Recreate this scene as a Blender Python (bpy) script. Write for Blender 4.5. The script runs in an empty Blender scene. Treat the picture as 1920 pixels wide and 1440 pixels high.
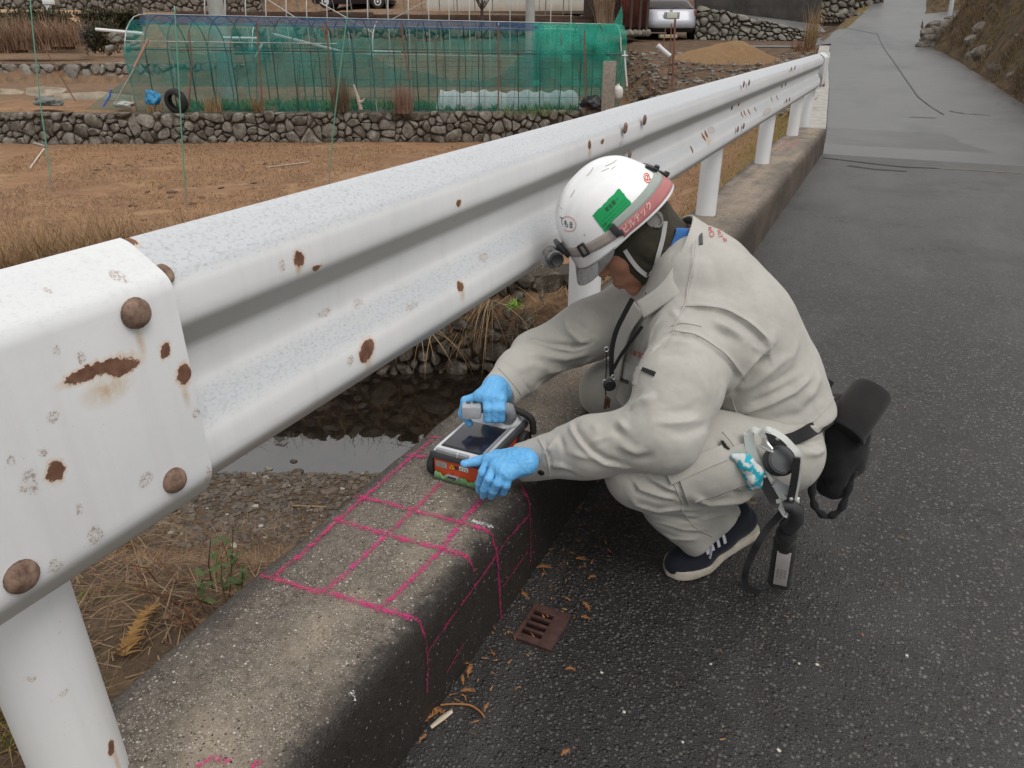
import bpy, bmesh, math, random
import numpy as np
from mathutils import Vector, Matrix, noise as mnoise
from mathutils.bvhtree import BVHTree

C = bpy.context.scene.collection
SC = bpy.context.scene
R = math.radians
rng = random.Random(7)

# ---------------------------------------------------------------- camera, world, sun
H = 1.22
FPX = 1386.0
PITCH, YAW = R(25.6), R(25.8)
cam_data = bpy.data.cameras.new('camera')
cam_data.sensor_width = 36.0
cam_data.lens = 36.0 * FPX / 1920.0
cam_data.clip_start = 0.02
cam_data.clip_end = 600.0
cam = bpy.data.objects.new('camera', cam_data)
C.objects.link(cam)
cam.location = (0, 0, H)
cam.rotation_euler = (R(90) - PITCH, 0, YAW)
SC.camera = cam

SUN_EL, SUN_AZ = R(58), R(112)     # overcast: a very broad sun, high, from the right of the photographer
world = bpy.data.worlds.new('World')
SC.world = world
world.use_nodes = True
wn = world.node_tree
bg = wn.nodes['Background']
sky = wn.nodes.new('ShaderNodeTexSky')
sky.sky_type = 'NISHITA'
sky.sun_disc = False
sky.sun_elevation = SUN_EL
sky.sun_rotation = SUN_AZ
sky.air_density = 1.0
sky.dust_density = 4.0
sky.ozone_density = 1.0
# a closed cloud deck: most of the blue is lost, brighter overhead than at the horizon
hs = wn.nodes.new('ShaderNodeHueSaturation')
hs.inputs['Saturation'].default_value = 0.08
wn.links.new(sky.outputs['Color'], hs.inputs['Color'])
geo = wn.nodes.new('ShaderNodeTexCoord')
sep = wn.nodes.new('ShaderNodeSeparateXYZ')
wn.links.new(geo.outputs['Generated'], sep.inputs[0])
mr = wn.nodes.new('ShaderNodeMapRange')
mr.inputs['From Min'].default_value = 0.0
mr.inputs['From Max'].default_value = 1.0
mr.inputs['To Min'].default_value = 5.5
mr.inputs['To Max'].default_value = 13.0
wn.links.new(sep.outputs['Z'], mr.inputs['Value'])
cn = wn.nodes.new('ShaderNodeTexNoise')
cn.inputs['Scale'].default_value = 2.2
cn.inputs['Detail'].default_value = 4
wn.links.new(geo.outputs['Generated'], cn.inputs['Vector'])
cm = wn.nodes.new('ShaderNodeMapRange')
cm.inputs['From Min'].default_value = 0.3
cm.inputs['From Max'].default_value = 0.7
cm.inputs['To Min'].default_value = 0.9
cm.inputs['To Max'].default_value = 1.1
wn.links.new(cn.outputs['Fac'], cm.inputs['Value'])
mm = wn.nodes.new('ShaderNodeMath'); mm.operation = 'MULTIPLY'
wn.links.new(mr.outputs[0], mm.inputs[0]); wn.links.new(cm.outputs[0], mm.inputs[1])
cl = wn.nodes.new('ShaderNodeCombineColor')
for i in range(3):
    wn.links.new(mm.outputs[0], cl.inputs[i])
mx = wn.nodes.new('ShaderNodeMix'); mx.data_type = 'RGBA'
mx.inputs[0].default_value = 0.8
wn.links.new(hs.outputs['Color'], mx.inputs[6]); wn.links.new(cl.outputs[0], mx.inputs[7])
wn.links.new(mx.outputs[2], bg.inputs['Color'])
bg.inputs['Strength'].default_value = 0.096

sun_data = bpy.data.lights.new('sun', 'SUN')
sun_data.energy = 1.25
sun_data.angle = R(28)
sun_data.color = (1.0, 0.97, 0.93)
sun = bpy.data.objects.new('sun', sun_data)
C.objects.link(sun)
sun.location = (0, 0, 30)
# sky sun_rotation is measured clockwise from +Y
sdir = Vector((math.sin(SUN_AZ) * math.cos(SUN_EL), math.cos(SUN_AZ) * math.cos(SUN_EL), math.sin(SUN_EL)))
sun.rotation_euler = sdir.to_track_quat('Z', 'Y').to_euler()

SC.view_settings.view_transform = 'Standard'
SC.view_settings.look = 'None'
SC.view_settings.gamma = 1.0
SC.view_settings.use_curve_mapping = False
SC.view_settings.exposure = 0.08

# ---------------------------------------------------------------- measuring helpers (metres; road surface z = 0, +Y along the guardrail)
FH = np.array([-math.sin(YAW), math.cos(YAW), 0.0])
RT = np.array([math.cos(YAW), math.sin(YAW), 0.0])
ZU = np.array([0, 0, 1.0])
FW = FH * math.cos(PITCH) - ZU * math.sin(PITCH)
UPV = FH * math.sin(PITCH) + ZU * math.cos(PITCH)
CP = np.array([0, 0, H])

def ray(x, y):
    return FW + RT * ((x - 960) / FPX) - UPV * ((y - 720) / FPX)
def PZ(x, y, z):
    r = ray(x, y); return CP + r * ((z - H) / r[2])
def PY(x, y, Y):
    r = ray(x, y); return CP + r * (Y / r[1])
def PX(x, y, X):
    r = ray(x, y); return CP + r * (X / r[0])
def PD(x, y, D):
    r = ray(x, y); return CP + r * (D / (r @ FH))
def DR(p):
    return p[0] * FH[0] + p[1] * FH[1], p[0] * RT[0] + p[1] * RT[1]
def W(D, Rr, z):
    return FH * D + RT * Rr + ZU * z
def PTD(x, y, d):                       # at optical depth d
    return CP + ray(x, y) * d
def depth(p):
    return float((np.asarray(p) - CP) @ FW)
def pix(p):
    q = np.asarray(p, float) - CP; d = q @ FW
    return 960 + FPX * (q @ RT) / d, 720 - FPX * (q @ UPV) / d

def sst(a, b, x):
    t = np.clip((np.asarray(x, float) - a) / (b - a), 0, 1)
    return t * t * (3 - 2 * t)

# ---------------------------------------------------------------- object helpers
def tag(o, label=None, cat=None, group=None, kind=None):
    if label: o['label'] = label
    if cat: o['category'] = cat
    if group: o['group'] = group
    if kind: o['kind'] = kind
    return o

def empty(name, loc=(0, 0, 0), label=None, cat=None, group=None):
    o = bpy.data.objects.new(name, None)
    C.objects.link(o)
    o.location = loc
    o.empty_display_size = 0.1
    return tag(o, label, cat, group)

def link(name, me, mat=None, parent=None, smooth=True):
    o = bpy.data.objects.new(name, me)
    C.objects.link(o)
    if mat is not None and not me.materials:
        for m in (mat if isinstance(mat, (list, tuple)) else [mat]):
            me.materials.append(m)
    if smooth and len(me.polygons):
        me.polygons.foreach_set('use_smooth', [True] * len(me.polygons))
    if parent is not None:
        o.parent = parent
        o.matrix_parent_inverse = Matrix.Translation(-Vector(parent_world(parent)))
    return o

def parent_world(p):
    v = Vector((0, 0, 0))
    while p is not None:
        v += p.location
        q = p.parent
        if q is not None:
            v += p.matrix_parent_inverse.translation
        p = q
    return v

class MB:
    """collects shapes given in world coordinates, links them as ONE mesh object"""
    def __init__(s): s.v, s.f, s.uv, s.mi = [], [], None, []
    def add(s, vs, fs, mi=0):
        b = len(s.v)
        s.v += [tuple(map(float, v)) for v in vs]
        s.f += [tuple(i + b for i in f) for f in fs]
        s.mi += [mi] * len(fs)
        return s
    def box(s, c, size, rot=None, mi=0):
        M = np.array(rot if rot is not None else np.eye(3), float)
        hx, hy, hz = [t / 2 for t in size]
        pts = [np.array(c) + M @ np.array([x, y, z]) for x in (-hx, hx) for y in (-hy, hy) for z in (-hz, hz)]
        return s.add(pts, [(0, 1, 3, 2), (4, 6, 7, 5), (0, 4, 5, 1), (2, 3, 7, 6), (0, 2, 6, 4), (1, 5, 7, 3)], mi)
    def rbox(s, c, size, rot=None, r=0.004, mi=0):
        """box with chamfered edges"""
        M = np.array(rot if rot is not None else np.eye(3), float)
        bm = bmesh.new()
        bmesh.ops.create_cube(bm, size=1.0)
        for v in bm.verts: v.co = Vector((v.co.x * size[0], v.co.y * size[1], v.co.z * size[2]))
        bmesh.ops.bevel(bm, geom=bm.edges[:], offset=min(r, min(size) * .45), segments=2, affect='EDGES', profile=.6)
        bm.verts.index_update()
        s.add([np.array(c) + M @ np.array(v.co) for v in bm.verts], [[v.index for v in f.verts] for f in bm.faces], mi)
        bm.free(); return s
    def tube(s, pts, r, n=8, caps=True, mi=0):
        pts = [np.array(p, float) for p in pts]
        rs = r if isinstance(r, (list, tuple, np.ndarray)) else [r] * len(pts)
        T = []
        for i in range(len(pts)):
            a, b = pts[max(i - 1, 0)], pts[min(i + 1, len(pts) - 1)]
            t = b - a; T.append(t / (np.linalg.norm(t) + 1e-12))
        u = np.cross(T[0], [0, 0, 1.0])
        if np.linalg.norm(u) < 1e-3: u = np.cross(T[0], [0, 1.0, 0])
        u /= np.linalg.norm(u)
        vs, fs = [], []
        for p, t, rr in zip(pts, T, rs):
            u = u - t * (u @ t); u /= np.linalg.norm(u) + 1e-12
            w = np.cross(t, u)
            for k in range(n):
                a = 2 * math.pi * k / n
                vs.append(p + (u * math.cos(a) + w * math.sin(a)) * rr)
        for i in range(len(pts) - 1):
            for k in range(n):
                k2 = (k + 1) % n
                fs.append((i * n + k, i * n + k2, (i + 1) * n + k2, (i + 1) * n + k))
        if caps:
            fs.append(tuple(range(n))[::-1]); fs.append(tuple((len(pts) - 1) * n + k for k in range(n)))
        return s.add(vs, fs, mi)
    def ribbon(s, pts, half, side, thick=0.0, mi=0):
        """flat strap along pts, half width along side vector(s); thick > 0 closes it"""
        pts = [np.array(p, float) for p in pts]
        sd = [np.array(x, float) for x in (side if isinstance(side, list) else [side] * len(pts))]
        hw = half if isinstance(half, (list, tuple)) else [half] * len(pts)
        vs, fs = [], []
        n = len(pts)
        for i in range(n):
            a, b = pts[max(i - 1, 0)], pts[min(i + 1, n - 1)]
            t = b - a; t /= np.linalg.norm(t) + 1e-12
            q = sd[i] - t * (sd[i] @ t); q /= np.linalg.norm(q) + 1e-12
            nn = np.cross(t, q) * thick * .5
            vs += [pts[i] - q * hw[i] - nn, pts[i] + q * hw[i] - nn, pts[i] + q * hw[i] + nn, pts[i] - q * hw[i] + nn]
        for i in range(n - 1):
            b = i * 4
            for k in range(4):
                k2 = (k + 1) % 4
                fs.append((b + k, b + k2, b + 4 + k2, b + 4 + k))
        fs.append((3, 2, 1, 0)); e = (n - 1) * 4; fs.append((e, e + 1, e + 2, e + 3))
        return s.add(vs, fs, mi)
    def lathe(s, c, axis, prof, n=20, mi=0):
        """prof: list of (radius, height along axis)"""
        ax = np.array(axis, float); ax /= np.linalg.norm(ax)
        u = np.cross(ax, [0, 0, 1.0])
        if np.linalg.norm(u) < 1e-3: u = np.array([1.0, 0, 0])
        u /= np.linalg.norm(u); w = np.cross(ax, u)
        vs, fs = [], []
        for rr, h in prof:
            for k in range(n):
                a = 2 * math.pi * k / n
                vs.append(np.array(c) + ax * h + (u * math.cos(a) + w * math.sin(a)) * rr)
        for i in range(len(prof) - 1):
            for k in range(n):
                k2 = (k + 1) % n
                fs.append((i * n + k, i * n + k2, (i + 1) * n + k2, (i + 1) * n + k))
        fs.append(tuple(range(n))[::-1]); fs.append(tuple((len(prof) - 1) * n + k for k in range(n)))
        return s.add(vs, fs, mi)
    def mesh(s, name):
        me = bpy.data.meshes.new(name)
        me.from_pydata(s.v, [], s.f)
        if any(s.mi): me.polygons.foreach_set('material_index', s.mi)
        me.update()
        return me
    def build(s, name, mat=None, parent=None, smooth=True, sharp=40):
        me = s.mesh(name)
        o = link(name, me, mat, parent, smooth)
        if smooth and sharp: me.set_sharp_from_angle(angle=R(sharp))
        return o

def fix_normals(me):
    bm = bmesh.new(); bm.from_mesh(me)
    bmesh.ops.recalc_face_normals(bm, faces=bm.faces[:])
    bm.to_mesh(me); bm.free()

# ---------------------------------------------------------------- material helpers
class NT:
    def __init__(s, name):
        s.m = bpy.data.materials.new(name); s.m.use_nodes = True
        s.t = s.m.node_tree
        s.p = s.t.nodes['Principled BSDF']
        s.out = s.t.nodes['Material Output']
    def n(s, typ, ins=None, **props):
        nd = s.t.nodes.new('ShaderNode' + typ)
        for k, v in props.items(): setattr(nd, k, v)
        for k, v in (ins or {}).items():
            s.set(nd.inputs[k], v)
        return nd
    def set(s, sock, v):
        if isinstance(v, bpy.types.NodeSocket): s.t.links.new(v, sock)
        elif isinstance(v, (tuple, list)) and len(v) == 3 and sock.type == 'RGBA': sock.default_value = (*v, 1)
        else: sock.default_value = v
    def bsdf(s, **kw):
        names = dict(color='Base Color', rough='Roughness', metal='Metallic', normal='Normal', alpha='Alpha', ior='IOR',
                     spec='Specular IOR Level', trans='Transmission Weight', sheen='Sheen Weight', coat='Coat Weight', emit='Emission Color',
                     sss='Subsurface Weight')
        for k, v in kw.items(): s.set(s.p.inputs[names[k]], v)
        return s.m
    def math(s, op, a, b=None, clamp=False):
        nd = s.n('Math', operation=op, use_clamp=clamp); s.set(nd.inputs[0], a)
        if b is not None: s.set(nd.inputs[1], b)
        return nd.outputs[0]
    def pos(s): return s.n('NewGeometry').outputs['Position']
    def noise(s, scale, detail=3, rough=.5, vec=None, dist=0.0):
        nd = s.n('TexNoise', {'Scale': scale, 'Detail': detail, 'Roughness': rough, 'Distortion': dist})
        s.set(nd.inputs['Vector'], vec if vec is not None else s.pos())
        return nd.outputs['Fac']
    def voro(s, scale, vec=None, feature='F1', out='Color', rand=1.0):
        nd = s.n('TexVoronoi', {'Scale': scale, 'Randomness': rand}, feature=feature)
        s.set(nd.inputs['Vector'], vec if vec is not None else s.pos())
        return nd.outputs[out]
    def ramp(s, fac, a, b, lo=0.0, hi=1.0):
        nd = s.n('MapRange', {'From Min': a, 'From Max': b, 'To Min': lo, 'To Max': hi}, clamp=True)
        s.set(nd.inputs['Value'], fac); return nd.outputs[0]
    def mix(s, fac, a, b, blend='MIX'):
        nd = s.n('Mix', data_type='RGBA', blend_type=blend)
        s.set(nd.inputs[0], fac); s.set(nd.inputs[6], a); s.set(nd.inputs[7], b); return nd.outputs[2]
    def scale(s, v, sc):
        nd = s.n('VectorMath', operation='MULTIPLY'); s.set(nd.inputs[0], v); nd.inputs[1].default_value = sc
        return nd.outputs[0]
    def sep(s, v):
        nd = s.n('SeparateXYZ'); s.set(nd.inputs[0], v); return nd.outputs
    def bump(s, h, strength=.4, dist=.01, normal=None):
        nd = s.n('Bump', {'Strength': strength, 'Distance': dist}); s.set(nd.inputs['Height'], h)
        if normal is not None: s.set(nd.inputs['Normal'], normal)
        return nd.outputs[0]

def plain(name, col, rough=.6, metal=0.0, var=.12, scale=30, bump=0.0, bscale=200, **kw):
    """a simple material that still has some uneven colour and grain"""
    t = NT(name)
    f = t.noise(scale, 4, .6)
    c0 = tuple(min(1, c * (1 - var)) for c in col); c1 = tuple(min(1, c * (1 + var)) for c in col)
    t.bsdf(color=t.mix(t.ramp(f, .3, .7), c0, c1), rough=rough, metal=metal, **kw)
    if bump: t.bsdf(normal=t.bump(t.noise(bscale, 3), bump, .002))
    return t.m
# ---------------------------------------------------------------- terrain profile
_ys = np.linspace(-5, 140, 2901)
_sl = .055 * sst(8.5, 13, _ys) + .07 * sst(21, 29, _ys)
_zz = np.cumsum(_sl) * (_ys[1] - _ys[0])
def zroad(Y): return np.interp(Y, _ys, _zz)
ROAD_L = [(-5, -.597), (8.95, -.597), (11, -.70), (15.6, -1.08), (20, -1.5), (24.8, -1.9), (27, -1.95), (30, -1.72), (36.4, -1.45), (60, -.8), (110, 1.0)]
ROAD_R = [(-5, 2.9), (8.6, 2.9), (9.6, 2.35), (14, 1.80), (17.9, 1.45), (22.4, 1.02), (24.8, .62), (29.2, .30), (36.1, .49), (60, 1.3), (110, 3.2)]
def rl(Y): return np.interp(Y, [a for a, b in ROAD_L], [b for a, b in ROAD_L])
def rr(Y): return np.interp(Y, [a for a, b in ROAD_R], [b for a, b in ROAD_R])

WATER_Z = -2.2
def vnoise(X, Y, sc, seed=0.0):
    X = np.asarray(X, float); Y = np.asarray(Y, float)
    out = np.zeros(X.shape)
    for i, (a, b, ph) in enumerate(((1.0, .3, 0), (-.4, 1.1, 1.7), (.7, -.8, 3.1), (1.9, 1.3, 4.2), (-1.7, 2.1, .6), (3.1, -2.3, 2.2))):
        out += np.sin((X * a + Y * b) / sc + ph + seed) * (1 / (1 + .6 * i))
    return out / 2.4

def zterrain(X, Y):
    """ground height (left bank, stream, fields, slopes), vectorised"""
    X = np.asarray(X, float); Y = np.asarray(Y, float)
    D = X * FH[0] + Y * FH[1]; Rr = X * RT[0] + Y * RT[1]
    # stream side profile along D
    z = np.interp(D, [-3, 1.2, 1.7, 2.2, 2.8, 3.5, 4.4, 5.3, 5.9, 7.35, 7.5, 7.62, 8.6, 18.85, 19.0, 28.6, 28.9, 38, 40.5, 44.9, 45.2, 46.5, 70, 140],
                     [-.12, -.16, -.28, -.58, -1.06, -1.62, -2.0, -2.18, -2.4, -2.5, -2.45, -1.38, -1.22, -1.22, -.56, -.5, .10, .3, 2.0, 2.1, 2.1, 4.2, 8, 16])
    z = z + .03 * vnoise(X, Y, .22) * sst(5.2, 4.6, D) + .025 * vnoise(X, Y, .5, 2) * sst(7.6, 8.3, D)
    # the car lot and the earth slope below it, right of the netted garden
    lot = np.interp(D, [12.5, 15.5, 18.5, 20.5, 25.0, 40, 46.5, 70, 140], [-1.22, -.9, -.15, .42, .86, 1.5, 4.2, 8, 16])
    w = sst(2.6, 3.6, Rr) * sst(11, 13, D)
    z = z * (1 - w) + np.maximum(z, lot) * w
    # middle ground behind the garden rises to the parked cars
    w2 = sst(-10, -7, Rr) * sst(21.8, 22.6, D) * (1 - w)
    mid = np.interp(D, [22, 24.5, 27.3, 27.7, 30, 33, 40.5, 46.5, 70, 140], [-.5, 0, .6, 1.28, 1.5, 1.9, 2.15, 4.2, 8, 16])
    z = z * (1 - w2) + mid * w2
    # bridge approach embankment left of the road
    zr = zroad(Y)
    e = zr - .02 - np.maximum(0, (rl(Y) - .30 - X)) * .78
    e = np.where(Y > 6.0, e, -9) - 6 * sst(7.2, 5.9, Y)
    z = np.where(X < rl(Y), np.maximum(z, e), z)
    # under and beside the road
    zin = zr - .05
    under = np.where(Y > 7.0, zin, -2.45)
    inside = (X >= rl(Y) - .28) & (X <= rr(Y) + .1)
    z = np.where(inside, np.where(Y > 6.0, zin, np.minimum(z, under + 0 * z)), z)
    # right-hand hillside
    bx = X - rr(Y) - .12
    bank = zr - .03 + 3.4 * (1 - np.exp(-np.maximum(bx, 0) * .62)) + .35 * np.maximum(bx, 0) + (.16 * vnoise(X, Y, .35) + .14 * vnoise(X * .6, Y, .16, 5) + .07 * vnoise(X, Y, .07, 8)) * sst(.05, .6, bx)
    flat = np.interp(Y, [-5, 8.6, 9.5], [-.6, -.3, 0])
    bank = np.where(Y < 9.2, zr + flat - .05 - .0 * bx, bank)
    open_ = sst(25.2, 25.8, Y) * sst(34, 33, Y)        # side road opening on the right
    bank = bank * (1 - open_) + (zr - .03 + .10 * np.maximum(bx, 0)) * open_
    z = np.where(X > rr(Y) + .1, bank, z)
    return z

# ---------------------------------------------------------------- setting materials
def mat_asphalt():
    t = NT('asphalt_bridge'); P = t.pos()
    def layer(sc, r0, r1):
        v = t.n('TexVoronoi', {'Scale': sc}); t.set(v.inputs['Vector'], P); c = t.sep(v.outputs['Color'])
        rad = t.ramp(c[2], 0, 1, r0, r1); d = t.math('SUBTRACT', rad, v.outputs['Distance'])
        return c, t.ramp(d, 0.0, .10), t.ramp(d, -.05, .35)
    c1, m1, h1 = layer(115, .22, .62); c2, m2, h2 = layer(230, .25, .62)
    big = t.noise(1.1, 4, .6); mid = t.noise(8, 4, .65); fine = t.noise(420, 3, .7)
    xy = t.sep(P)
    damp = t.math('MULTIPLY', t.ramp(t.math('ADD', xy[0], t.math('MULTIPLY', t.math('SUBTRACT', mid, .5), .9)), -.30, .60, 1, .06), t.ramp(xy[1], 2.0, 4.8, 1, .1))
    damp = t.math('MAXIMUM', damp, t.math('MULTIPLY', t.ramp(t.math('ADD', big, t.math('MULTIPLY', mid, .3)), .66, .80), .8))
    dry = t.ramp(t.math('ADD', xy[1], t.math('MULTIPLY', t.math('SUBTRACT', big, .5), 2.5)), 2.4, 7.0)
    dry = t.math('MAXIMUM', dry, t.ramp(t.math('ADD', xy[0], t.math('MULTIPLY', t.math('SUBTRACT', big, .5), 1.2)), .1, 1.5, 0, .75))
    def stone(c, lo, hi):
        q = t.mix(t.math('POWER', c[0], 1.8), lo, hi)
        q = t.mix(t.ramp(c[1], .90, .93), q, (.16, .15, .135)); q = t.mix(t.ramp(c[1], .988, .992), q, (.26, .235, .205))
        return t.mix(t.math('MULTIPLY', t.ramp(c[1], .10, .06), .7), q, (.075, .048, .036))
    fines = t.mix(t.ramp(fine, .35, .65), (.012, .011, .010), (.040, .036, .034))
    col = t.mix(m2, fines, stone(c2, (.022, .020, .0185), (.125, .115, .108)))
    col = t.mix(m1, col, stone(c1, (.025, .023, .021), (.180, .166, .156)))
    col = t.mix(t.math('MULTIPLY', dry, .62), col, t.mix(mid, (.100, .096, .092), (.160, .154, .148)))
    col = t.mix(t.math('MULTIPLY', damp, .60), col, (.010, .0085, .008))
    pit = t.math('MULTIPLY', t.ramp(t.noise(34, 3, .6), .56, .62), t.ramp(t.noise(1.7, 4, .6, vec=t.scale(P, (1, 1.6, 1))), .54, .64))
    col = t.mix(t.math('MULTIPLY', pit, .75), col, (.018, .016, .015))
    wornl = t.ramp(t.noise(1.2, 4, .65, vec=t.scale(P, (1.5, .5, 1)), dist=.5), .50, .66)
    col = t.mix(t.math('MULTIPLY', wornl, .22), col, (.17, .163, .156))
    h = t.math('MAXIMUM', h1, t.math('MULTIPLY', h2, .6)); h = t.math('SUBTRACT', h, t.math('MULTIPLY', pit, .8)); h = t.math('ADD', h, t.math('MULTIPLY', fine, .25))
    rough = t.math('ADD', t.ramp(damp, 0, 1, .56, .33), t.math('MULTIPLY', mid, .10))
    return t.bsdf(color=col, rough=rough, normal=t.bump(h, .8, .005), spec=.5)

def mat_asphalt_far():
    t = NT('asphalt_worn'); P = t.pos()
    f = t.noise(140, 3, .7); big = t.noise(.8, 4, .6); st = t.noise(1.0, 4, .6, vec=t.scale(P, (.8, .25, .4)))
    c = t.mix(t.ramp(big, .3, .7), (.108, .106, .105), (.150, .147, .145))
    c = t.mix(t.ramp(st, .5, .72), c, (.08, .08, .081))
    c = t.mix(t.math('MULTIPLY', t.ramp(f, .35, .65), .35), c, (.05, .05, .05))
    xy = t.sep(P); wob = t.math('MULTIPLY', t.math('SUBTRACT', t.noise(3, 4, .6), .5), .25); yw = t.math('ADD', xy[1], wob); xw = t.math('ADD', t.math('ADD', xy[0], wob), t.math('MULTIPLY', t.math('SUBTRACT', xy[1], 9.9), .35))
    pt = t.math('MULTIPLY', t.math('MULTIPLY', t.ramp(yw, 9.80, 9.86), t.ramp(yw, 11.25, 11.18)), t.ramp(xw, 1.12, 1.05))
    c = t.mix(t.math('MULTIPLY', pt, .85), c, t.mix(f, (.055, .051, .05), (.10, .094, .09)))
    return t.bsdf(color=c, rough=t.ramp(big, .3, .7, .36, .52), normal=t.bump(f, .4, .004))

def mat_patch(name, a, b):
    t = NT(name); f = t.noise(120, 3, .7); g = t.noise(4, 4)
    c = t.mix(t.ramp(g, .35, .65), a, b); c = t.mix(t.math('MULTIPLY', t.ramp(f, .4, .6), .4), c, tuple(x * .5 for x in a))
    return t.bsdf(color=c, rough=.6, normal=t.bump(f, .4, .004))

def mat_kerb():
    t = NT('weathered_kerb_concrete'); P = t.pos(); xy = t.sep(P)
    def layer(sc, r0, r1):
        v = t.n('TexVoronoi', {'Scale': sc}); t.set(v.inputs['Vector'], P); c = t.sep(v.outputs['Color'])
        d = t.math('SUBTRACT', t.ramp(c[2], 0, 1, r0, r1), v.outputs['Distance'])
        return c, t.ramp(d, 0, .14), t.ramp(d, -.1, .3)
    g1, k1, h1 = layer(185, .15, .55); g2, k2, h2 = layer(390, .2, .6)
    n1 = t.noise(7, 5, .62); n2 = t.noise(60, 4, .7); n3 = t.noise(1.6, 4, .6); n4 = t.noise(2.6, 5, .65)
    base = t.mix(t.ramp(n2, .3, .7), (.062, .051, .041), (.185, .156, .128))
    base = t.mix(t.math('MULTIPLY', t.ramp(n4, .42, .62), .55), base, t.mix(n2, (.10, .084, .068), (.25, .213, .172)))
    # sandy rubbed streak along the middle of the top
    dx = t.math('ABSOLUTE', t.math('ADD', xy[0], t.math('ADD', .735, t.math('MULTIPLY', t.math('SUBTRACT', n3, .5), .26))))
    sand = t.math('MULTIPLY', t.ramp(dx, .01, .11, 1, 0), t.ramp(n1, .36, .66))
    base = t.mix(t.math('MULTIPLY', sand, .55), base, (.42, .345, .255))
    base = t.mix(t.math('MULTIPLY', t.ramp(xy[1], 3.0, 5.5), t.math('MULTIPLY', t.ramp(t.noise(2.2, 4, .6, vec=t.scale(P, (3, .8, 1))), .45, .6), .6)), base, (.37, .285, .21))
    rust = t.math('MULTIPLY', t.ramp(dx, .0, .07, 1, 0), t.ramp(t.noise(5, 3, .6, dist=.3), .60, .72))
    base = t.mix(t.math('MULTIPLY', rust, .5), base, (.30, .17, .075))
    grain = t.mix(t.math('POWER', g2[0], 1.6), (.032, .026, .022), (.60, .54, .455))
    c = t.mix(t.math('MULTIPLY', k2, t.ramp(g2[1], .22, .34, 0, .92)), base, grain)
    peb = t.mix(t.math('POWER', g1[0], 1.4), (.026, .022, .018), (.46, .40, .33)); peb = t.mix(t.ramp(g1[1], .93, .95), peb, (.50, .47, .42))
    c = t.mix(t.math('MULTIPLY', k1, t.ramp(g1[1], .48, .58, 0, .95)), c, peb)
    # black algae on the road side and along both arrises (stays where it grows)
    jag = t.math('MULTIPLY', t.math('SUBTRACT', n1, .5), .16)
    side = t.ramp(t.math('ADD', xy[0], t.math('MULTIPLY', t.math('SUBTRACT', t.noise(14, 5, .75), .5), .10)), -.645, -.605)
    side = t.math('MULTIPLY', side, t.ramp(xy[1], 2.3, 5.2, 1, .45))
    outer = t.math('MULTIPLY', t.ramp(t.math('ADD', xy[0], jag), -.90, -.955), .7)
    blot = t.math('MULTIPLY', t.ramp(t.noise(4, 5, .7, dist=.4), .60, .68), .5)
    alg = t.math('MAXIMUM', t.math('MAXIMUM', side, outer), blot)
    c = t.mix(t.math('MULTIPLY', alg, t.ramp(t.math('MULTIPLY', k1, t.ramp(g1[1], .82, .9)), 0, 1, .94, .60)), c, t.mix(n2, (.008, .007, .0065), (.026, .021, .018)))
    brown = t.math('MULTIPLY', t.math('MULTIPLY', side, t.ramp(xy[1], 2.5, 5.0)), .6)
    c = t.mix(brown, c, (.060, .036, .028))
    h = t.math('ADD', t.math('MULTIPLY', n2, .6), t.math('ADD', t.math('MULTIPLY', h1, .5), t.math('MULTIPLY', h2, .4)))
    return t.bsdf(color=c, rough=t.ramp(alg, 0, 1, .88, .55), normal=t.bump(h, .7, .004), spec=.35)

def mat_earth(name, cols, sc=1.0, bump=.8):
    t = NT(name); P = t.pos()
    a = t.noise(.55 * sc, 5, .62); b = t.noise(5 * sc, 5, .7, dist=.4); c_ = t.noise(38 * sc, 4, .7)
    col = t.mix(t.ramp(a, .32, .68), cols[0], cols[1])
    col = t.mix(t.ramp(b, .52, .70), col, cols[2])
    col = t.mix(t.math('MULTIPLY', t.ramp(c_, .45, .7), .6), col, cols[3])
    h = t.math('ADD', b, t.math('MULTIPLY', c_, .5))
    return t.bsdf(color=col, rough=.95, normal=t.bump(h, bump, .04), spec=.15)

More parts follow.
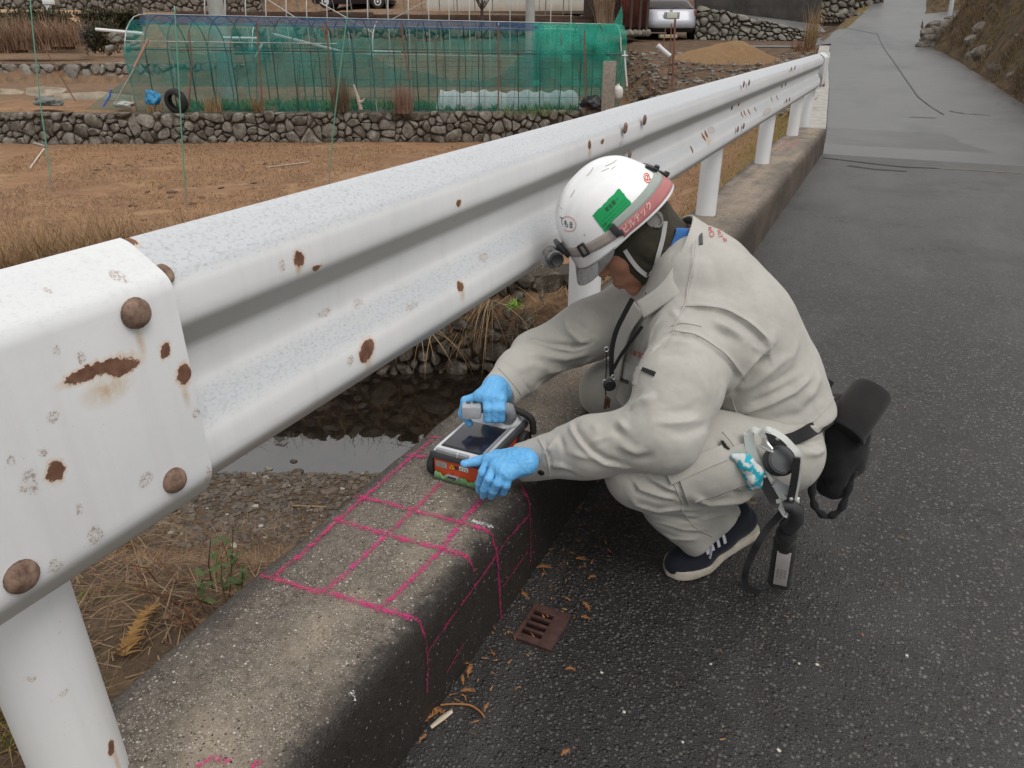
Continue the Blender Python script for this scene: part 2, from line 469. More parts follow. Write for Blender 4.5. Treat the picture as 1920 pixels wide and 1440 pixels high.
def mat_ground():
    """one sheet of ground: brown litter, orange dead grass, moss and stony stream bed by place"""
    t = NT('ground_soil'); P = t.pos(); xy = t.sep(P)
    D = t.math('ADD', t.math('MULTIPLY', xy[0], float(FH[0])), t.math('MULTIPLY', xy[1], float(FH[1])))
    Rr = t.math('ADD', t.math('MULTIPLY', xy[0], float(RT[0])), t.math('MULTIPLY', xy[1], float(RT[1])))
    a = t.noise(.5, 5, .62); b = t.noise(4.5, 5, .7, dist=.5); c_ = t.noise(32, 4, .7); bb = t.noise(1.4, 5, .7, vec=t.scale(P, (1, 1, 1)), dist=.8)
    field = t.mix(t.ramp(a, .32, .68), (.315, .178, .098), (.235, .136, .080))
    field = t.mix(t.ramp(bb, .50, .72), field, (.385, .245, .140))
    field = t.mix(t.math('MULTIPLY', t.ramp(b, .55, .68), .75), field, (.105, .068, .045))
    field = t.mix(t.math('MULTIPLY', t.ramp(c_, .48, .7), .5), field, (.150, .092, .058))
    near = t.mix(t.ramp(b, .35, .65), (.050, .035, .024), (.115, .078, .050))
    near = t.mix(t.math('MULTIPLY', t.ramp(c_, .45, .65), .6), near, (.17, .115, .07))
    dist_ = t.math('ADD', D, t.math('MULTIPLY', t.math('SUBTRACT', bb, .5), 2.0))
    c = t.mix(t.ramp(dist_, 7.4, 8.1), near, field)
    # rear terraces are greyer, the lot is raw earth
    c = t.mix(t.math('MULTIPLY', t.ramp(dist_, 20.5, 23), .7), c, t.mix(t.ramp(b, .4, .6), (.21, .14, .09), (.12, .085, .06)))
    raw = t.math('MULTIPLY', t.ramp(t.math('ADD', Rr, t.math('MULTIPLY', bb, .8)), 3.0, 4.0), t.ramp(dist_, 14.5, 17))
    c = t.mix(raw, c, t.mix(t.ramp(b, .38, .62), (.085, .060, .044), (.16, .10, .062)))
    # moss and yellow grass beside the kerb
    kx = t.math('MULTIPLY', t.ramp(t.math('ADD', xy[0], t.math('MULTIPLY', t.math('SUBTRACT', b, .5), .9)), -2.4, -1.5), t.ramp(xy[1], 5.0, 6.0))
    kx = t.math('MAXIMUM', kx, t.math('MULTIPLY', t.ramp(t.math('ADD', xy[0], t.math('MULTIPLY', t.math('SUBTRACT', b, .5), .5)), -1.32, -1.08), .8))
    moss = t.math('MULTIPLY', kx, t.ramp(c_, .3, .6, .45, 1))
    moss = t.math('MULTIPLY', moss, t.ramp(xy[0], -.7, -.9, 0, 1))
    c = t.mix(moss, c, t.mix(t.ramp(b, .4, .62), (.105, .098, .022), (.23, .155, .05)))
    # hillside right of the road
    rx = t.ramp(xy[0], .2, .5); far = t.ramp(xy[1], 8.7, 9.3)
    hill = t.mix(t.ramp(b, .38, .64), (.050, .040, .030), (.17, .115, .065))
    hill = t.mix(t.math('MULTIPLY', t.ramp(bb, .55, .68), .6), hill, (.12, .105, .03))
    c = t.mix(t.math('MULTIPLY', rx, far), c, hill)
    h = t.math('ADD', b, t.math('MULTIPLY', c_, .45))
    return t.bsdf(color=c, rough=.95, normal=t.bump(h, .9, .05), spec=.15)

def mat_stone(name, a, b, lich=(.30, .29, .26), dark=(.05, .043, .036)):
    t = NT(name)
    oi = t.n('ObjectInfo').outputs['Random']
    n1 = t.noise(6, 5, .65); n2 = t.noise(40, 4, .65); ri = t.n('NewGeometry').outputs['Random Per Island']
    v = t.math('FRACT', t.math('ADD', oi, ri))
    c = t.mix(v, a, b)
    c = t.mix(t.math('MULTIPLY', t.ramp(n1, .5, .66), .7), c, lich)
    c = t.mix(t.math('MULTIPLY', t.ramp(n1, .48, .34), .75), c, dark)
    c = t.mix(t.math('MULTIPLY', t.ramp(n2, .42, .65), .5), c, tuple(x * .6 for x in a))
    return t.bsdf(color=c, rough=.9, normal=t.bump(t.math('ADD', n2, n1), .7, .02), spec=.2)

def mat_water():
    t = NT('stream_water'); P = t.pos()
    w = t.noise(2.2, 3, .5, vec=t.scale(P, (1, 1, 1)), dist=.3); w2 = t.noise(9, 2, .5)
    h = t.math('ADD', w, t.math('MULTIPLY', w2, .2))
    bed = t.noise(5, 5, .7)
    t.bsdf(color=t.mix(t.ramp(bed, .35, .65), (.006, .0045, .0035), (.022, .016, .011)), rough=.02, ior=2.3, normal=t.bump(h, .10, .03), spec=.5)
    return t.m

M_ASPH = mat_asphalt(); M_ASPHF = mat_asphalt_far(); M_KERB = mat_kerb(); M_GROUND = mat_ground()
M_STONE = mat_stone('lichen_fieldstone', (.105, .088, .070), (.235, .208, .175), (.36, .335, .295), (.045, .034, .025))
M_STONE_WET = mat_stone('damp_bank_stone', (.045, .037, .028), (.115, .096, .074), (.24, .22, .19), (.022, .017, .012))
M_SOIL = plain('bank_soil', (.042, .031, .022), .95, bump=.6, bscale=50, var=.4)
M_DARK = plain('pit_shade', (.022, .017, .013), .95, bump=.5, bscale=60)
M_CORE = plain('wall_joint_earth', (.085, .066, .048), .95, var=.4, scale=9)
M_WATER = mat_water()

# ---------------------------------------------------------------- ground sheet
def build_ground():
    ds = np.concatenate([np.arange(-3, 1, .5), np.arange(1, 8.6, .075), np.arange(8.6, 24, .22), np.arange(24, 50, .5), np.arange(50, 141, 6)])
    ts = np.linspace(-1, 1, 171)
    Dg, Tg = np.meshgrid(ds, ts, indexing='ij')
    half = np.maximum(Dg, 0) * .95 + 4.5
    Rg = Tg * half + .15 * np.maximum(Dg, 0)
    X = FH[0] * Dg + RT[0] * Rg; Y = FH[1] * Dg + RT[1] * Rg
    Z = zterrain(X, Y)
    n0, n1 = Dg.shape
    vs = np.stack([X, Y, Z], -1).reshape(-1, 3)
    idx = np.arange(n0 * n1).reshape(n0, n1)
    f = np.stack([idx[:-1, :-1], idx[:-1, 1:], idx[1:, 1:], idx[1:, :-1]], -1).reshape(-1, 4)
    me = bpy.data.meshes.new('ground')
    me.from_pydata(vs.tolist(), [], f.tolist())
    o = link('ground', me, M_GROUND)
    fix_normals(me)
    tag(o, kind='structure')
build_ground()

def sheet(name, mat, pts_fn, ys, nx, dz=0.0, z_fn=zroad):
    """road-like sheet between two edges"""
    vs, fs = [], []
    for y in ys:
        a, b = pts_fn(y)
        for k in range(nx + 1):
            x = a + (b - a) * k / nx
            vs.append((x, y, float(z_fn(y)) + dz))
    for i in range(len(ys) - 1):
        for k in range(nx):
            p = i * (nx + 1) + k
            fs.append((p, p + 1, p + nx + 2, p + nx + 1))
    me = bpy.data.meshes.new(name); me.from_pydata(vs, [], fs)
    return tag(link(name, me, mat), kind='structure')

# drain hole cut is avoided: the grate sits in a shallow recess frame on the deck
DRAIN = (-.537, -.444, 1.113, 1.233)
xs_ = sorted([-.597, DRAIN[0], DRAIN[1]] + list(np.arange(-.2, 2.91, .25)) + [2.9]); ys_ = sorted(list(np.arange(-3, 9.01, .25)) + [DRAIN[2], DRAIN[3]])
vs = [(x, y, 0.0) for y in ys_ for x in xs_]; nx_ = len(xs_)
fs = [(j * nx_ + i, j * nx_ + i + 1, (j + 1) * nx_ + i + 1, (j + 1) * nx_ + i) for j in range(len(ys_) - 1) for i in range(nx_ - 1)
      if not (abs(xs_[i] - DRAIN[0]) < 1e-6 and DRAIN[2] - 1e-6 <= ys_[j] < DRAIN[3] - 1e-6)]
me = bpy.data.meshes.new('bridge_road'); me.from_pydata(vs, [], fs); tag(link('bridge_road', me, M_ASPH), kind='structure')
mb = MB(); a_, b_, c_, d_ = DRAIN
mb.add([(a_, c_, 0), (b_, c_, 0), (b_, d_, 0), (a_, d_, 0), (a_, c_, -.055), (b_, c_, -.055), (b_, d_, -.055), (a_, d_, -.055)], [(0, 1, 5, 4), (1, 2, 6, 5), (2, 3, 7, 6), (3, 0, 4, 7), (4, 5, 6, 7)])
tag(mb.build('drain_pit', M_DARK, smooth=False), kind='structure')  # near-black colour stands in for the shade of a deeper pit
sheet('far_road', M_ASPHF, lambda y: (rl(y) - .02, rr(y) + .03), np.concatenate([np.arange(8.9, 40, .35), np.arange(40, 110, 2.5)]), 10, -.004)
# left branch to the car lot, right side road
me = bpy.data.meshes.new('side_road')
def _br(px, py, D): return PD(px, py, D)
vs = []; fs = []
for i, s in enumerate(np.linspace(0, 1, 9)):
    for y in (25.4, 29.0):
        x = rl(y) + .05 - s * 2.6
        vs.append((x, y - s * 1.0, (float(zroad(y)) - .012) if s == 0 else max(float(zterrain(np.array([x]), np.array([y - s]))[0]) + .02, (float(zroad(y)) - .012) * (1 - s))))
for i in range(8): fs.append((2 * i, 2 * i + 1, 2 * i + 3, 2 * i + 2))
me.from_pydata(vs, [], fs); fix_normals(me)
tag(link('side_road', me, M_ASPHF), kind='structure')
vs = []; fs = []
for s in np.linspace(0, 1, 7):
    for y in (26.0, 32.5):
        x = rr(y) - .05 + s * 9
        vs.append((x, y, float(zroad(y)) - .008 + .10 * s * 9))
for i in range(6): fs.append((2 * i, 2 * i + 1, 2 * i + 3, 2 * i + 2))
me = bpy.data.meshes.new('side_road'); me.from_pydata(vs, [], fs); fix_normals(me)
tag(link('side_road', me, M_ASPHF), kind='structure')

# asphalt patches at the bridge joint
M_PATCHD = mat_patch('asphalt_patch_dark', (.085, .080, .078), (.11, .105, .10))
M_PATCHL = mat_patch('asphalt_patch_light', (.115, .112, .112), (.145, .141, .14))
#sheet('road_patch', M_PATCHL, lambda y: (-.56, 2.85), np.arange(8.75 , 9.95, .2), 6, .006)
#sheet('road_patch', M_PATCHD, lambda y: (-.58, 1.05 - .25 * (y - 9.9)), np.arange(9.9, 11.35, .2), 6, .006)

def ground_strip(name, mat, pxs, half, dz=.006):
    """thin tar strip on the road along pixel path"""
    pts = []
    for (x, y) in pxs:
        r = ray(x, y)
        t = np.linspace(2, 60, 6000); P = CP[None] + r[None] * t[:, None]
        k = np.argmax(P[:, 2] < zroad(P[:, 1]))
        p = P[k].copy(); p[2] = float(zroad(p[1])) + dz; pts.append(p)
    q = []
    for a, b in zip(pts[:-1], pts[1:]):
        for s in np.linspace(0, 1, 5)[:-1]:
            p = a * (1 - s) + b * s; p[2] = float(zroad(p[1])) + dz; q.append(p)
    q.append(pts[-1])
    vs, fs = [], []
    for i, p in enumerate(q):
        a, b = q[max(i - 1, 0)], q[min(i + 1, len(q) - 1)]
        t_ = b - a; s_ = np.array([t_[1], -t_[0], 0]); s_ /= np.linalg.norm(s_) + 1e-9
        w_ = half * (.7 + .6 * rng.random())
        vs += [p - s_ * w_, p + s_ * w_]
    for i in range(len(q) - 1): fs.append((2 * i, 2 * i + 1, 2 * i + 3, 2 * i + 2))
    me = bpy.data.meshes.new(name); me.from_pydata(vs, [], fs); fix_normals(me)
    return tag(link(name, me, mat), kind='structure')
M_TAR = plain('old_tar', (.085, .083, .082), .6, var=.3)
ground_strip('tar_seam', M_TAR, [(1640, 62), (1646, 64), (1650, 75), (1672, 110), (1696, 145), (1722, 182), (1745, 200), (1770, 215)], .011)
ground_strip('tar_seam', M_TAR, [(1570, 50), (1600, 55), (1642, 63)], .018)
ground_strip('tar_seam', M_TAR, [(1705, 219), (1730, 220), (1755, 221)], .02)
ground_strip('tar_seam', M_TAR, [(1780, 208), (1810, 213), (1855, 216)], .018)
ground_strip('tar_seam', M_TAR, [(1530, 187), (1552, 188)], .03)
M_JOINT = plain('joint_grit', (.028, .024, .021), .7, var=.4, scale=12)
ground_strip('bridge_joint', M_JOINT, [(1542, 296), (1600, 303), (1650, 309), (1700, 314), (1760, 316)], .020, .004)
ground_strip('bridge_joint', M_JOINT, [(1590, 311), (1640, 318), (1700, 322)], .040, .003)
ground_strip('bridge_joint', plain('joint_filler', (.20, .16, .115), .8, var=.3, scale=15), [(1755, 316), (1830, 320), (1920, 326)], .012, .005)

# ---------------------------------------------------------------- kerb of the bridge
KX0, KX1, KZ = -.965, -.592, .25
def build_kerb(y0, y1, name='kerb', step=.035):
    prof = [(KX1 + .004, -.06), (KX1 + .002, .08), (KX1, .18), (KX1 - .003, .226), (KX1 - .011, .241), (KX1 - .026, .2475), (KX1 - .06, KZ), (-.70, KZ + .002), (-.80, KZ + .002), (-.90, KZ), (KX0 + .02, .247), (KX0 + .005, .238), (KX0, .22), (KX0, 0), (KX0, -.42), (-.62, -.42)]
    ys = np.arange(y0, y1 + 1e-6, step); ys[-1] = y1
    n = len(prof); vs = []; fs = []
    for y in ys:
        for (x, z) in prof:
            w = .0025 if z > -.01 else 0
            q = mnoise.noise_vector(Vector((x * 7, y * 7, z * 7))) * w * 2 + mnoise.noise_vector(Vector((x * 30, y * 30, z * 30))) * w
            vs.append((x + q.x, y, z + q.z))
    m = len(ys)
    for i in range(m - 1):
        for k in range(n):
            k2 = (k + 1) % n
            fs.append((i * n + k, i * n + k2, (i + 1) * n + k2, (i + 1) * n + k))
    fs.append(tuple(range(n))); fs.append(tuple((m - 1) * n + k for k in range(n))[::-1])
    me = bpy.data.meshes.new(name); me.from_pydata(vs, [], fs); fix_normals(me)
    return tag(link(name, me, M_KERB), kind='structure')
kerb = build_kerb(-1.6, 8.55)
kerb_end = build_kerb(8.58, 9.1, 'kerb')
mb = MB(); mb.box((1.0, 3.5, -.25), (3.9, 10.6, .38)); tag(mb.build('bridge_deck', plain('deck_concrete', (.22, .21, .19), .9)), kind='structure')

# low concrete edge strip of the road beyond the rail
mb = MB()
ysr = np.arange(9.2, 24.6, .4)
pr = []
for y in ysr:
    x = float(rl(y)); z = float(zroad(y))
    pr.append([(x - .30, y, z - .12), (x - .30, y, z + .035), (x - .03, y, z + .03), (x - .02, y, z - .1)])
for i in range(len(pr) - 1):
    mb.add(pr[i] + pr[i + 1], [(0, 1, 5, 4), (1, 2, 6, 5), (2, 3, 7, 6)])
tag(mb.build('road_edge', plain('edge_concrete', (.33, .31, .28), .9, var=.25, scale=6)), kind='structure')

# ---------------------------------------------------------------- water
D0, D1 = 5.05, 7.62
me = bpy.data.meshes.new('water')
rs = np.linspace(-14, 12, 27)
vs = [W(d, r, WATER_Z) for r in rs for d in (D0, D1)]
me.from_pydata([tuple(v) for v in vs], [], [(2 * i, 2 * i + 2, 2 * i + 3, 2 * i + 1) for i in range(len(rs) - 1)])
fix_normals(me)
tag(link('water', me, M_WATER), kind='structure')

# ---------------------------------------------------------------- guardrail
RBX, RZC = -.800, .815
def px_spots(lst, X=-.742):
    """(px, py, rx, ry) ellipses seen on the rail face -> (Y, Z, rY, rZ)"""
    out = []
    for (x, y, a, b) in lst:
        c = PX(x, y, X); l = PX(x - a, y + a * .3, X); r = PX(x + a, y - a * .3, X)
        rz = b * depth(c) / FPX / math.cos(PITCH)
        out.append((c[1], c[2], abs(r[1] - l[1]) / 2, rz))
    return out

def mat_rail(name, spots, faint, streaks, mottle=.5):
    t = NT(name); P = t.pos(); xyz = t.sep(P)
    comb = t.n('CombineXYZ'); t.set(comb.inputs[0], xyz[1]); t.set(comb.inputs[1], xyz[2]); V = comb.outputs[0]
    wn_ = t.n('TexNoise', {'Scale': 45.0, 'Detail': 5.0, 'Roughness': .7}); t.set(wn_.inputs['Vector'], P)
    wv = t.n('VectorMath', operation='MULTIPLY_ADD'); t.set(wv.inputs[0], wn_.outputs['Color']); wv.inputs[1].default_value = (.022, .022, 0)
    sh = t.n('VectorMath', operation='ADD'); t.set(sh.inputs[0], V); sh.inputs[1].default_value = (-.011, -.011, 0)
    t.set(wv.inputs[2], sh.outputs[0]); VW = wv.outputs[0]
    def field(lst, vec):
        m = None
        for (y, z, ry, rz) in lst:
            s = t.n('VectorMath', operation='SUBTRACT'); t.set(s.inputs[0], vec); s.inputs[1].default_value = (y, z, 0)
            q = t.n('VectorMath', operation='MULTIPLY'); t.set(q.inputs[0], s.outputs[0]); q.inputs[1].default_value = (1 / ry, 1 / rz, 0)
            l = t.n('VectorMath', operation='LENGTH'); t.set(l.inputs[0], q.outputs[0])
            m = l.outputs['Value'] if m is None else t.math('MINIMUM', m, l.outputs['Value'])
        return m
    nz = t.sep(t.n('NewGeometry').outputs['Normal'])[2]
    n1 = t.noise(3, 4, .6); n2 = t.noise(60, 4, .65); fl = t.noise(230, 4, .75, vec=t.scale(P, (1, .6, 1.0)))
    drip = t.noise(20, 4, .6, vec=t.scale(P, (1, 1.6, .12)))
    c = t.mix(t.ramp(n1, .3, .7), (.66, .665, .67), (.74, .74, .735))
    c = t.mix(t.math('MULTIPLY', t.ramp(drip, .50, .72), .25), c, (.56, .545, .51))
    # zinc showing through worn paint on the faces that look up
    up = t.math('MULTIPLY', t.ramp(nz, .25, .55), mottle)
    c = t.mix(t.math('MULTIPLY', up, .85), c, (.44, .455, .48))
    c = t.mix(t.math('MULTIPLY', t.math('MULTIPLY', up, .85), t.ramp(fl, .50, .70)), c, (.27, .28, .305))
    c = t.mix(t.ramp(t.noise(220, 2, .5), .70, .76, 0, .35), c, (.42, .37, .31))
    # dirt that collects on the underside lip
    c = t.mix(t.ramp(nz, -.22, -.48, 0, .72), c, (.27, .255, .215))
    rust = None
    if faint:
        ff = field(faint, VW)
        edge_ = t.ramp(t.math('ABSOLUTE', t.math('SUBTRACT', ff, .72)), .42, .05)
        ring = t.math('MULTIPLY', edge_, t.ramp(t.noise(260, 3, .75), .48, .56))
        ring = t.math('MAXIMUM', ring, t.math('MULTIPLY', t.ramp(ff, .85, .4), t.ramp(t.noise(330, 3, .75), .53, .58)))
        c = t.mix(t.math('MULTIPLY', t.ramp(ff, 1.5, .5), .16), c, (.50, .40, .31)); c = t.mix(t.math('MULTIPLY', ring, .72), c, (.25, .145, .095))
    if streaks:
        fs_ = field(streaks, V)
        c = t.mix(t.math('MULTIPLY', t.ramp(fs_, 1.0, .1), t.ramp(n2, .3, .6, .25, .8)), c, (.52, .34, .17))
    if spots:
        f = field(spots, VW)
        halo = t.ramp(f, 1.45, .95)
        c = t.mix(t.math('MULTIPLY', halo, .6), c, (.62, .40, .22))
        rust = t.ramp(t.math('ADD', f, t.math('MULTIPLY', t.math('SUBTRACT', t.noise(150, 4, .7), .5), .25)), 1.02, .88)
        rc = t.mix(t.ramp(n2, .3, .7), (.10, .040, .024), (.21, .105, .065))
        c = t.mix(rust, c, rc)
    rough = t.mix(rust, (.42, .42, .42), (.95, .95, .95)) if rust is not None else .42
    h = t.math('MULTIPLY', n2, .3)
    if rust is not None: h = t.math('ADD', h, t.math('MULTIPLY', rust, t.math('ADD', t.noise(160, 4, .7), .4)))
    return t.bsdf(color=c, rough=rough, normal=t.bump(h, .35, .003))

def beam(name, prof, ys, th, mat, parent, dx=0.0):
    """profile (z, x) swept along Y as a folded sheet of thickness th"""
    pz = np.array([a for a, b in prof]); px_ = np.array([b for a, b in prof])
    n = len(prof)
    tz = np.gradient(pz); tx = np.gradient(px_); L = np.hypot(tz, tx)
    nz, nx = tx / L, -tz / L
    vs, fs = [], []
    for y in ys:
        for i in range(n): vs.append((RBX + dx + px_[i], y, RZC + pz[i]))
        for i in range(n): vs.append((RBX + dx + px_[i] - nx[i] * th, y, RZC + pz[i] - nz[i] * th))
    m = 2 * n; loop = list(range(n)) + list(range(2 * n - 1, n - 1, -1))
    for i in range(len(ys) - 1):
        for k in range(m):
            a, b = loop[k], loop[(k + 1) % m]
            fs.append((i * m + a, i * m + b, (i + 1) * m + b, (i + 1) * m + a))
    fs.append(tuple(loop)); fs.append(tuple((len(ys) - 1) * m + k for k in loop[::-1]))
    me = bpy.data.meshes.new(name); me.from_pydata(vs, [], fs); fix_normals(me)
    o = link(name, me, mat, parent); me.set_sharp_from_angle(angle=R(55))
    return o

def smoothprof(p, k=5):
    """Catmull-Rom through the control points"""
    p = np.array(p, float); out = []
    for i in range(len(p) - 1):
        p0, p1, p2, p3 = p[max(i - 1, 0)], p[i], p[i + 1], p[min(i + 2, len(p) - 1)]
        for s in np.arange(k) / k:
            out.append(.5 * ((2 * p1) + (-p0 + p2) * s + (2 * p0 - 5 * p1 + 4 * p2 - p3) * s * s + (-p0 + 3 * p1 - 3 * p2 + p3) * s ** 3))
    out.append(p[-1]); return [tuple(x) for x in out]

def fillet(p, r, k=4):
    p = [np.array(q, float) for q in p]; out = [p[0]]
    for a, b, c in zip(p[:-2], p[1:-1], p[2:]):
        u = (a - b) / np.linalg.norm(a - b); v = (c - b) / np.linalg.norm(c - b); l = min(r, np.linalg.norm(a - b) * .48, np.linalg.norm(c - b) * .48)
        q0, q1 = b + u * l, b + v * l
        for s in np.linspace(0, 1, k + 1): out.append(q0 * (1 - s) ** 2 + b * 2 * s * (1 - s) + q1 * s * s)
    out.append(p[-1]); return [tuple(q) for q in out]
WPROF = fillet([(.176, -.010), (.173, .002), (.132, .053), (.074, .056), (.030, .021), (-.028, .018), (-.080, .053), (-.136, .056), (-.170, .026), (-.178, .006)], .018)
SPROF = fillet([(.179, -.012), (.176, .002), (.138, .0625), (-.134, .0655), (-.172, .042), (-.182, .016)], .016, 5)

rail = empty('guardrail', (-.862, 3.0, KZ), 'white steel guardrail with rust spots running along the concrete kerb', 'guardrail')
near_rust = px_spots([(185, 694, 62, 13), (230, 688, 30, 13), (150, 704, 34, 11), (308, 656, 11, 14), (343, 702, 14, 19), (101, 882, 17, 20), (213, 1402, 9, 16)], -.734)
near_faint = px_spots([(55, 905, 18, 22), (176, 1003, 14, 20), (106, 661, 8, 8), (95, 785, 12, 9), (270, 898, 14, 14), (365, 773, 7, 10), (150, 672, 8, 12), (80, 848, 8, 8), (18, 861, 8, 8), (145, 955, 8, 9), (35, 570, 10, 8), (128, 550, 6, 6), (246, 520, 14, 7), (390, 890, 6, 16), (100, 1060, 14, 14)], -.734)
near_str = px_spots([(262, 640, 10, 45), (345, 735, 9, 34), (200, 730, 60, 32)], -.734)
main_rust = px_spots([(560, 487, 9, 15), (690, 655, 12, 17), (683, 667, 9, 13), (866, 538, 6, 8), (860, 381, 5, 7), (595, 500, 9, 5), (1106, 272, 3, 7), (1130, 265, 3, 4), (1330, 257, 1.6, 6), (1336, 252, 1.6, 6), (1303, 281, 1.3, 6), (1402, 215, .9, 5), (1407, 212, .9, 5), (1414, 210, .9, 5), (1456, 186, .7, 4), (1465, 183, .7, 4), (307, 457, 9, 11), (1425, 205, .8, 4)], -.745)
main_str = px_spots([(692, 682, 9, 24), (868, 553, 6, 18), (560, 505, 8, 14), (1106, 285, 5, 12), (1333, 265, 6, 10)], -.745)
main_faint = px_spots([(530, 497, 6, 8), (640, 592, 12, 7), (700, 575, 9, 7), (658, 676, 6, 8), (1165, 268, 4, 4), (920, 484, 8, 7), (1000, 500, 6, 4), (1346, 245, 6, 6), (780, 575, 12, 5), (1440, 210, 8, 6), (1230, 325, 6, 5)], -.745)
M_RAILN = mat_rail('rail_sleeve_paint', near_rust, near_faint, near_str, .22)
M_RAIL = mat_rail('rail_beam_paint', main_rust, main_faint, main_str, .85)
_ps = px_spots([(213, 1402, 8, 15)], -.806); M_POST = mat_rail('rail_post_paint', _ps, px_spots([(122, 1298, 8, 7), (70, 1280, 7, 6)], -.806), [(a, b - .03, .006, .035) for a, b, c, d in _ps], .3)
ysplit = float(PX(343, 640, -.736)[1])
yspl2 = float(PX(1213, 215, -.742)[1])
beam('sleeve', SPROF, np.linspace(-1.4, ysplit, 12), .004, M_RAILN, rail, .004)
beam('beam', WPROF, np.linspace(ysplit - .12, yspl2, 30), .004, M_RAIL, rail)
beam('beam', WPROF, np.linspace(yspl2 - .22, 9.28, 22), .004, M_RAIL, rail, -.0045)
beam('sleeve', SPROF, np.linspace(9.20, 9.62, 4), .004, M_POST, rail, .004)
# turned-back end wing of the far sleeve
mb = MB()
for a in range(7):
    th0, th1 = a * 15, (a + 1) * 15
    def _q(t_): return (RBX - .02 + .085 * math.cos(R(t_)), 9.62 + .10 * math.sin(R(t_)))
    (xa, ya), (xb, yb) = _q(th0), _q(th1)
    mb.add([(xa, ya, RZC - .178), (xa, ya, RZC + .178), (xb, yb, RZC + .178), (xb, yb, RZC - .178)], [(0, 1, 2, 3)])
o = mb.build('end_wing', M_POST, rail); sm = o.modifiers.new('th', 'SOLIDIFY'); sm.thickness = .004

post_y = [.375, 2.375, 4.375, 6.41, 8.33]
pm = None
for y in post_y + [9.45]:
    mb = MB()
    # tube with a shallow groove at the foot and a closed cap
    mb.lathe((0, 0, 0), (0, 0, 1), [(.057, KZ - .05), (.057, .45), (.057, .89), (.052, .90), (.03, .905)], 28)
    if pm is None:
        pm = mb.mesh('post')
    o = link('post', pm, M_POST, rail)
    if pm.users == 1: pm.set_sharp_from_angle(angle=R(40))
    o.matrix_basis = Matrix.Translation((-.862, y, 0 if y < 9 else -.25))
    # mounting collar stain ring
bolt_prof = [(.0215, 0), (.0205, .006), (.0165, .0115), (.009, .0145), (.002, .0152)]
mb = MB(); mb.lathe((0, 0, 0), (1, 0, 0), bolt_prof, 18)
bolt_me = mb.mesh('bolt')
def mat_bolt():
    t = NT('rusty_bolt'); n = t.noise(55, 4, .7)
    return t.bsdf(color=t.mix(t.ramp(n, .35, .65), (.085, .045, .032), (.27, .175, .125)), rough=.8, normal=t.bump(t.noise(150, 3), .2, .0015))
M_BOLT = mat_bolt()
bolts = [(253, 587, -.7325, .86), (325, 900, -.732, .80), (38, 1080, -.732, .88),
         (1172, 240, -.738, .8), (1208, 225, -.738, .8), (1180, 290, -.757, .7), (1404, 155, -.742, .8), (1394, 158, -.742, .8), (1372, 200, -.782, .8), (1385, 193, -.782, .8),
         (1383, 242, -.742, .8), (1394, 236, -.742, .8), (1483, 130, -.742, .8), (1490, 127, -.742, .8), (1466, 160, -.782, .8), (1473, 157, -.782, .8), (1474, 189, -.742, .8), (1480, 186, -.742, .8)]
for (x, y, X, s) in bolts:
    p = PX(x, y, X)
    o = link('bolt', bolt_me, M_BOLT, rail)
    o.matrix_basis = Matrix.Translation(Vector(p)) @ Matrix.Diagonal((s * (1 if x < 400 else .5), s, s, 1))
# bolt sitting on the sloped shoulder of the sleeve
p = PX(309, 513, -.752)
o = link('bolt', bolt_me, M_BOLT, rail); o.matrix_basis = Matrix.Translation(Vector(p)) @ Matrix.Rotation(R(-38), 4, 'Y') @ Matrix.Diagonal((.35, .50, .62, 1))

# ---------------------------------------------------------------- pink spray lines on the kerb
def mat_spray(name, a, b, gs=330):
    t = NT(name)
    uv = t.n('UVMap').outputs[0]; u = t.sep(uv)
    P = t.pos()
    d = t.math('ABSOLUTE', t.math('SUBTRACT', u[0], .5))
    nn = t.math('ADD', t.math('MULTIPLY', t.noise(gs, 3, .75), .7), t.math('MULTIPLY', t.noise(60, 3, .6), .3))
    th = t.ramp(d, .03, .5, .485, .67)
    m = t.ramp(t.math('SUBTRACT', nn, th), -.03, .05)
    t.bsdf(color=t.mix(t.noise(14, 3), a, b), rough=.8)
    tr = t.n('BsdfTransparent')
    mixs = t.n('MixShader'); t.set(mixs.inputs[0], m); t.t.links.new(tr.outputs[0], mixs.inputs[1]); t.t.links.new(t.p.outputs[0], mixs.inputs[2])
    t.t.links.new(mixs.outputs[0], t.out.inputs[0])
    return t.m
M_PINK = mat_spray('pink_marking_spray', (.54, .026, .105), (.52, .022, .21))
M_PINKD = mat_spray('thin_pink_spray', (.36, .015, .07), (.30, .015, .12))
kerb_bvh = BVHTree.FromPolygons([v.co for v in kerb.data.vertices], [tuple(p.vertices) for p in kerb.data.polygons])
kerb_end_bvh = BVHTree.FromPolygons([v.co for v in kerb_end.data.vertices], [tuple(p.vertices) for p in kerb_end.data.polygons])
def cast(bvh, x, y, off=0.0):
    r = Vector(ray(x, y)).normalized()
    loc, nor, i, d = bvh.ray_cast(Vector(CP), r)
    if loc is None: return None, None
    if nor.dot(r) > 0: nor = -nor
    return np.array(loc + nor * off), np.array(nor)
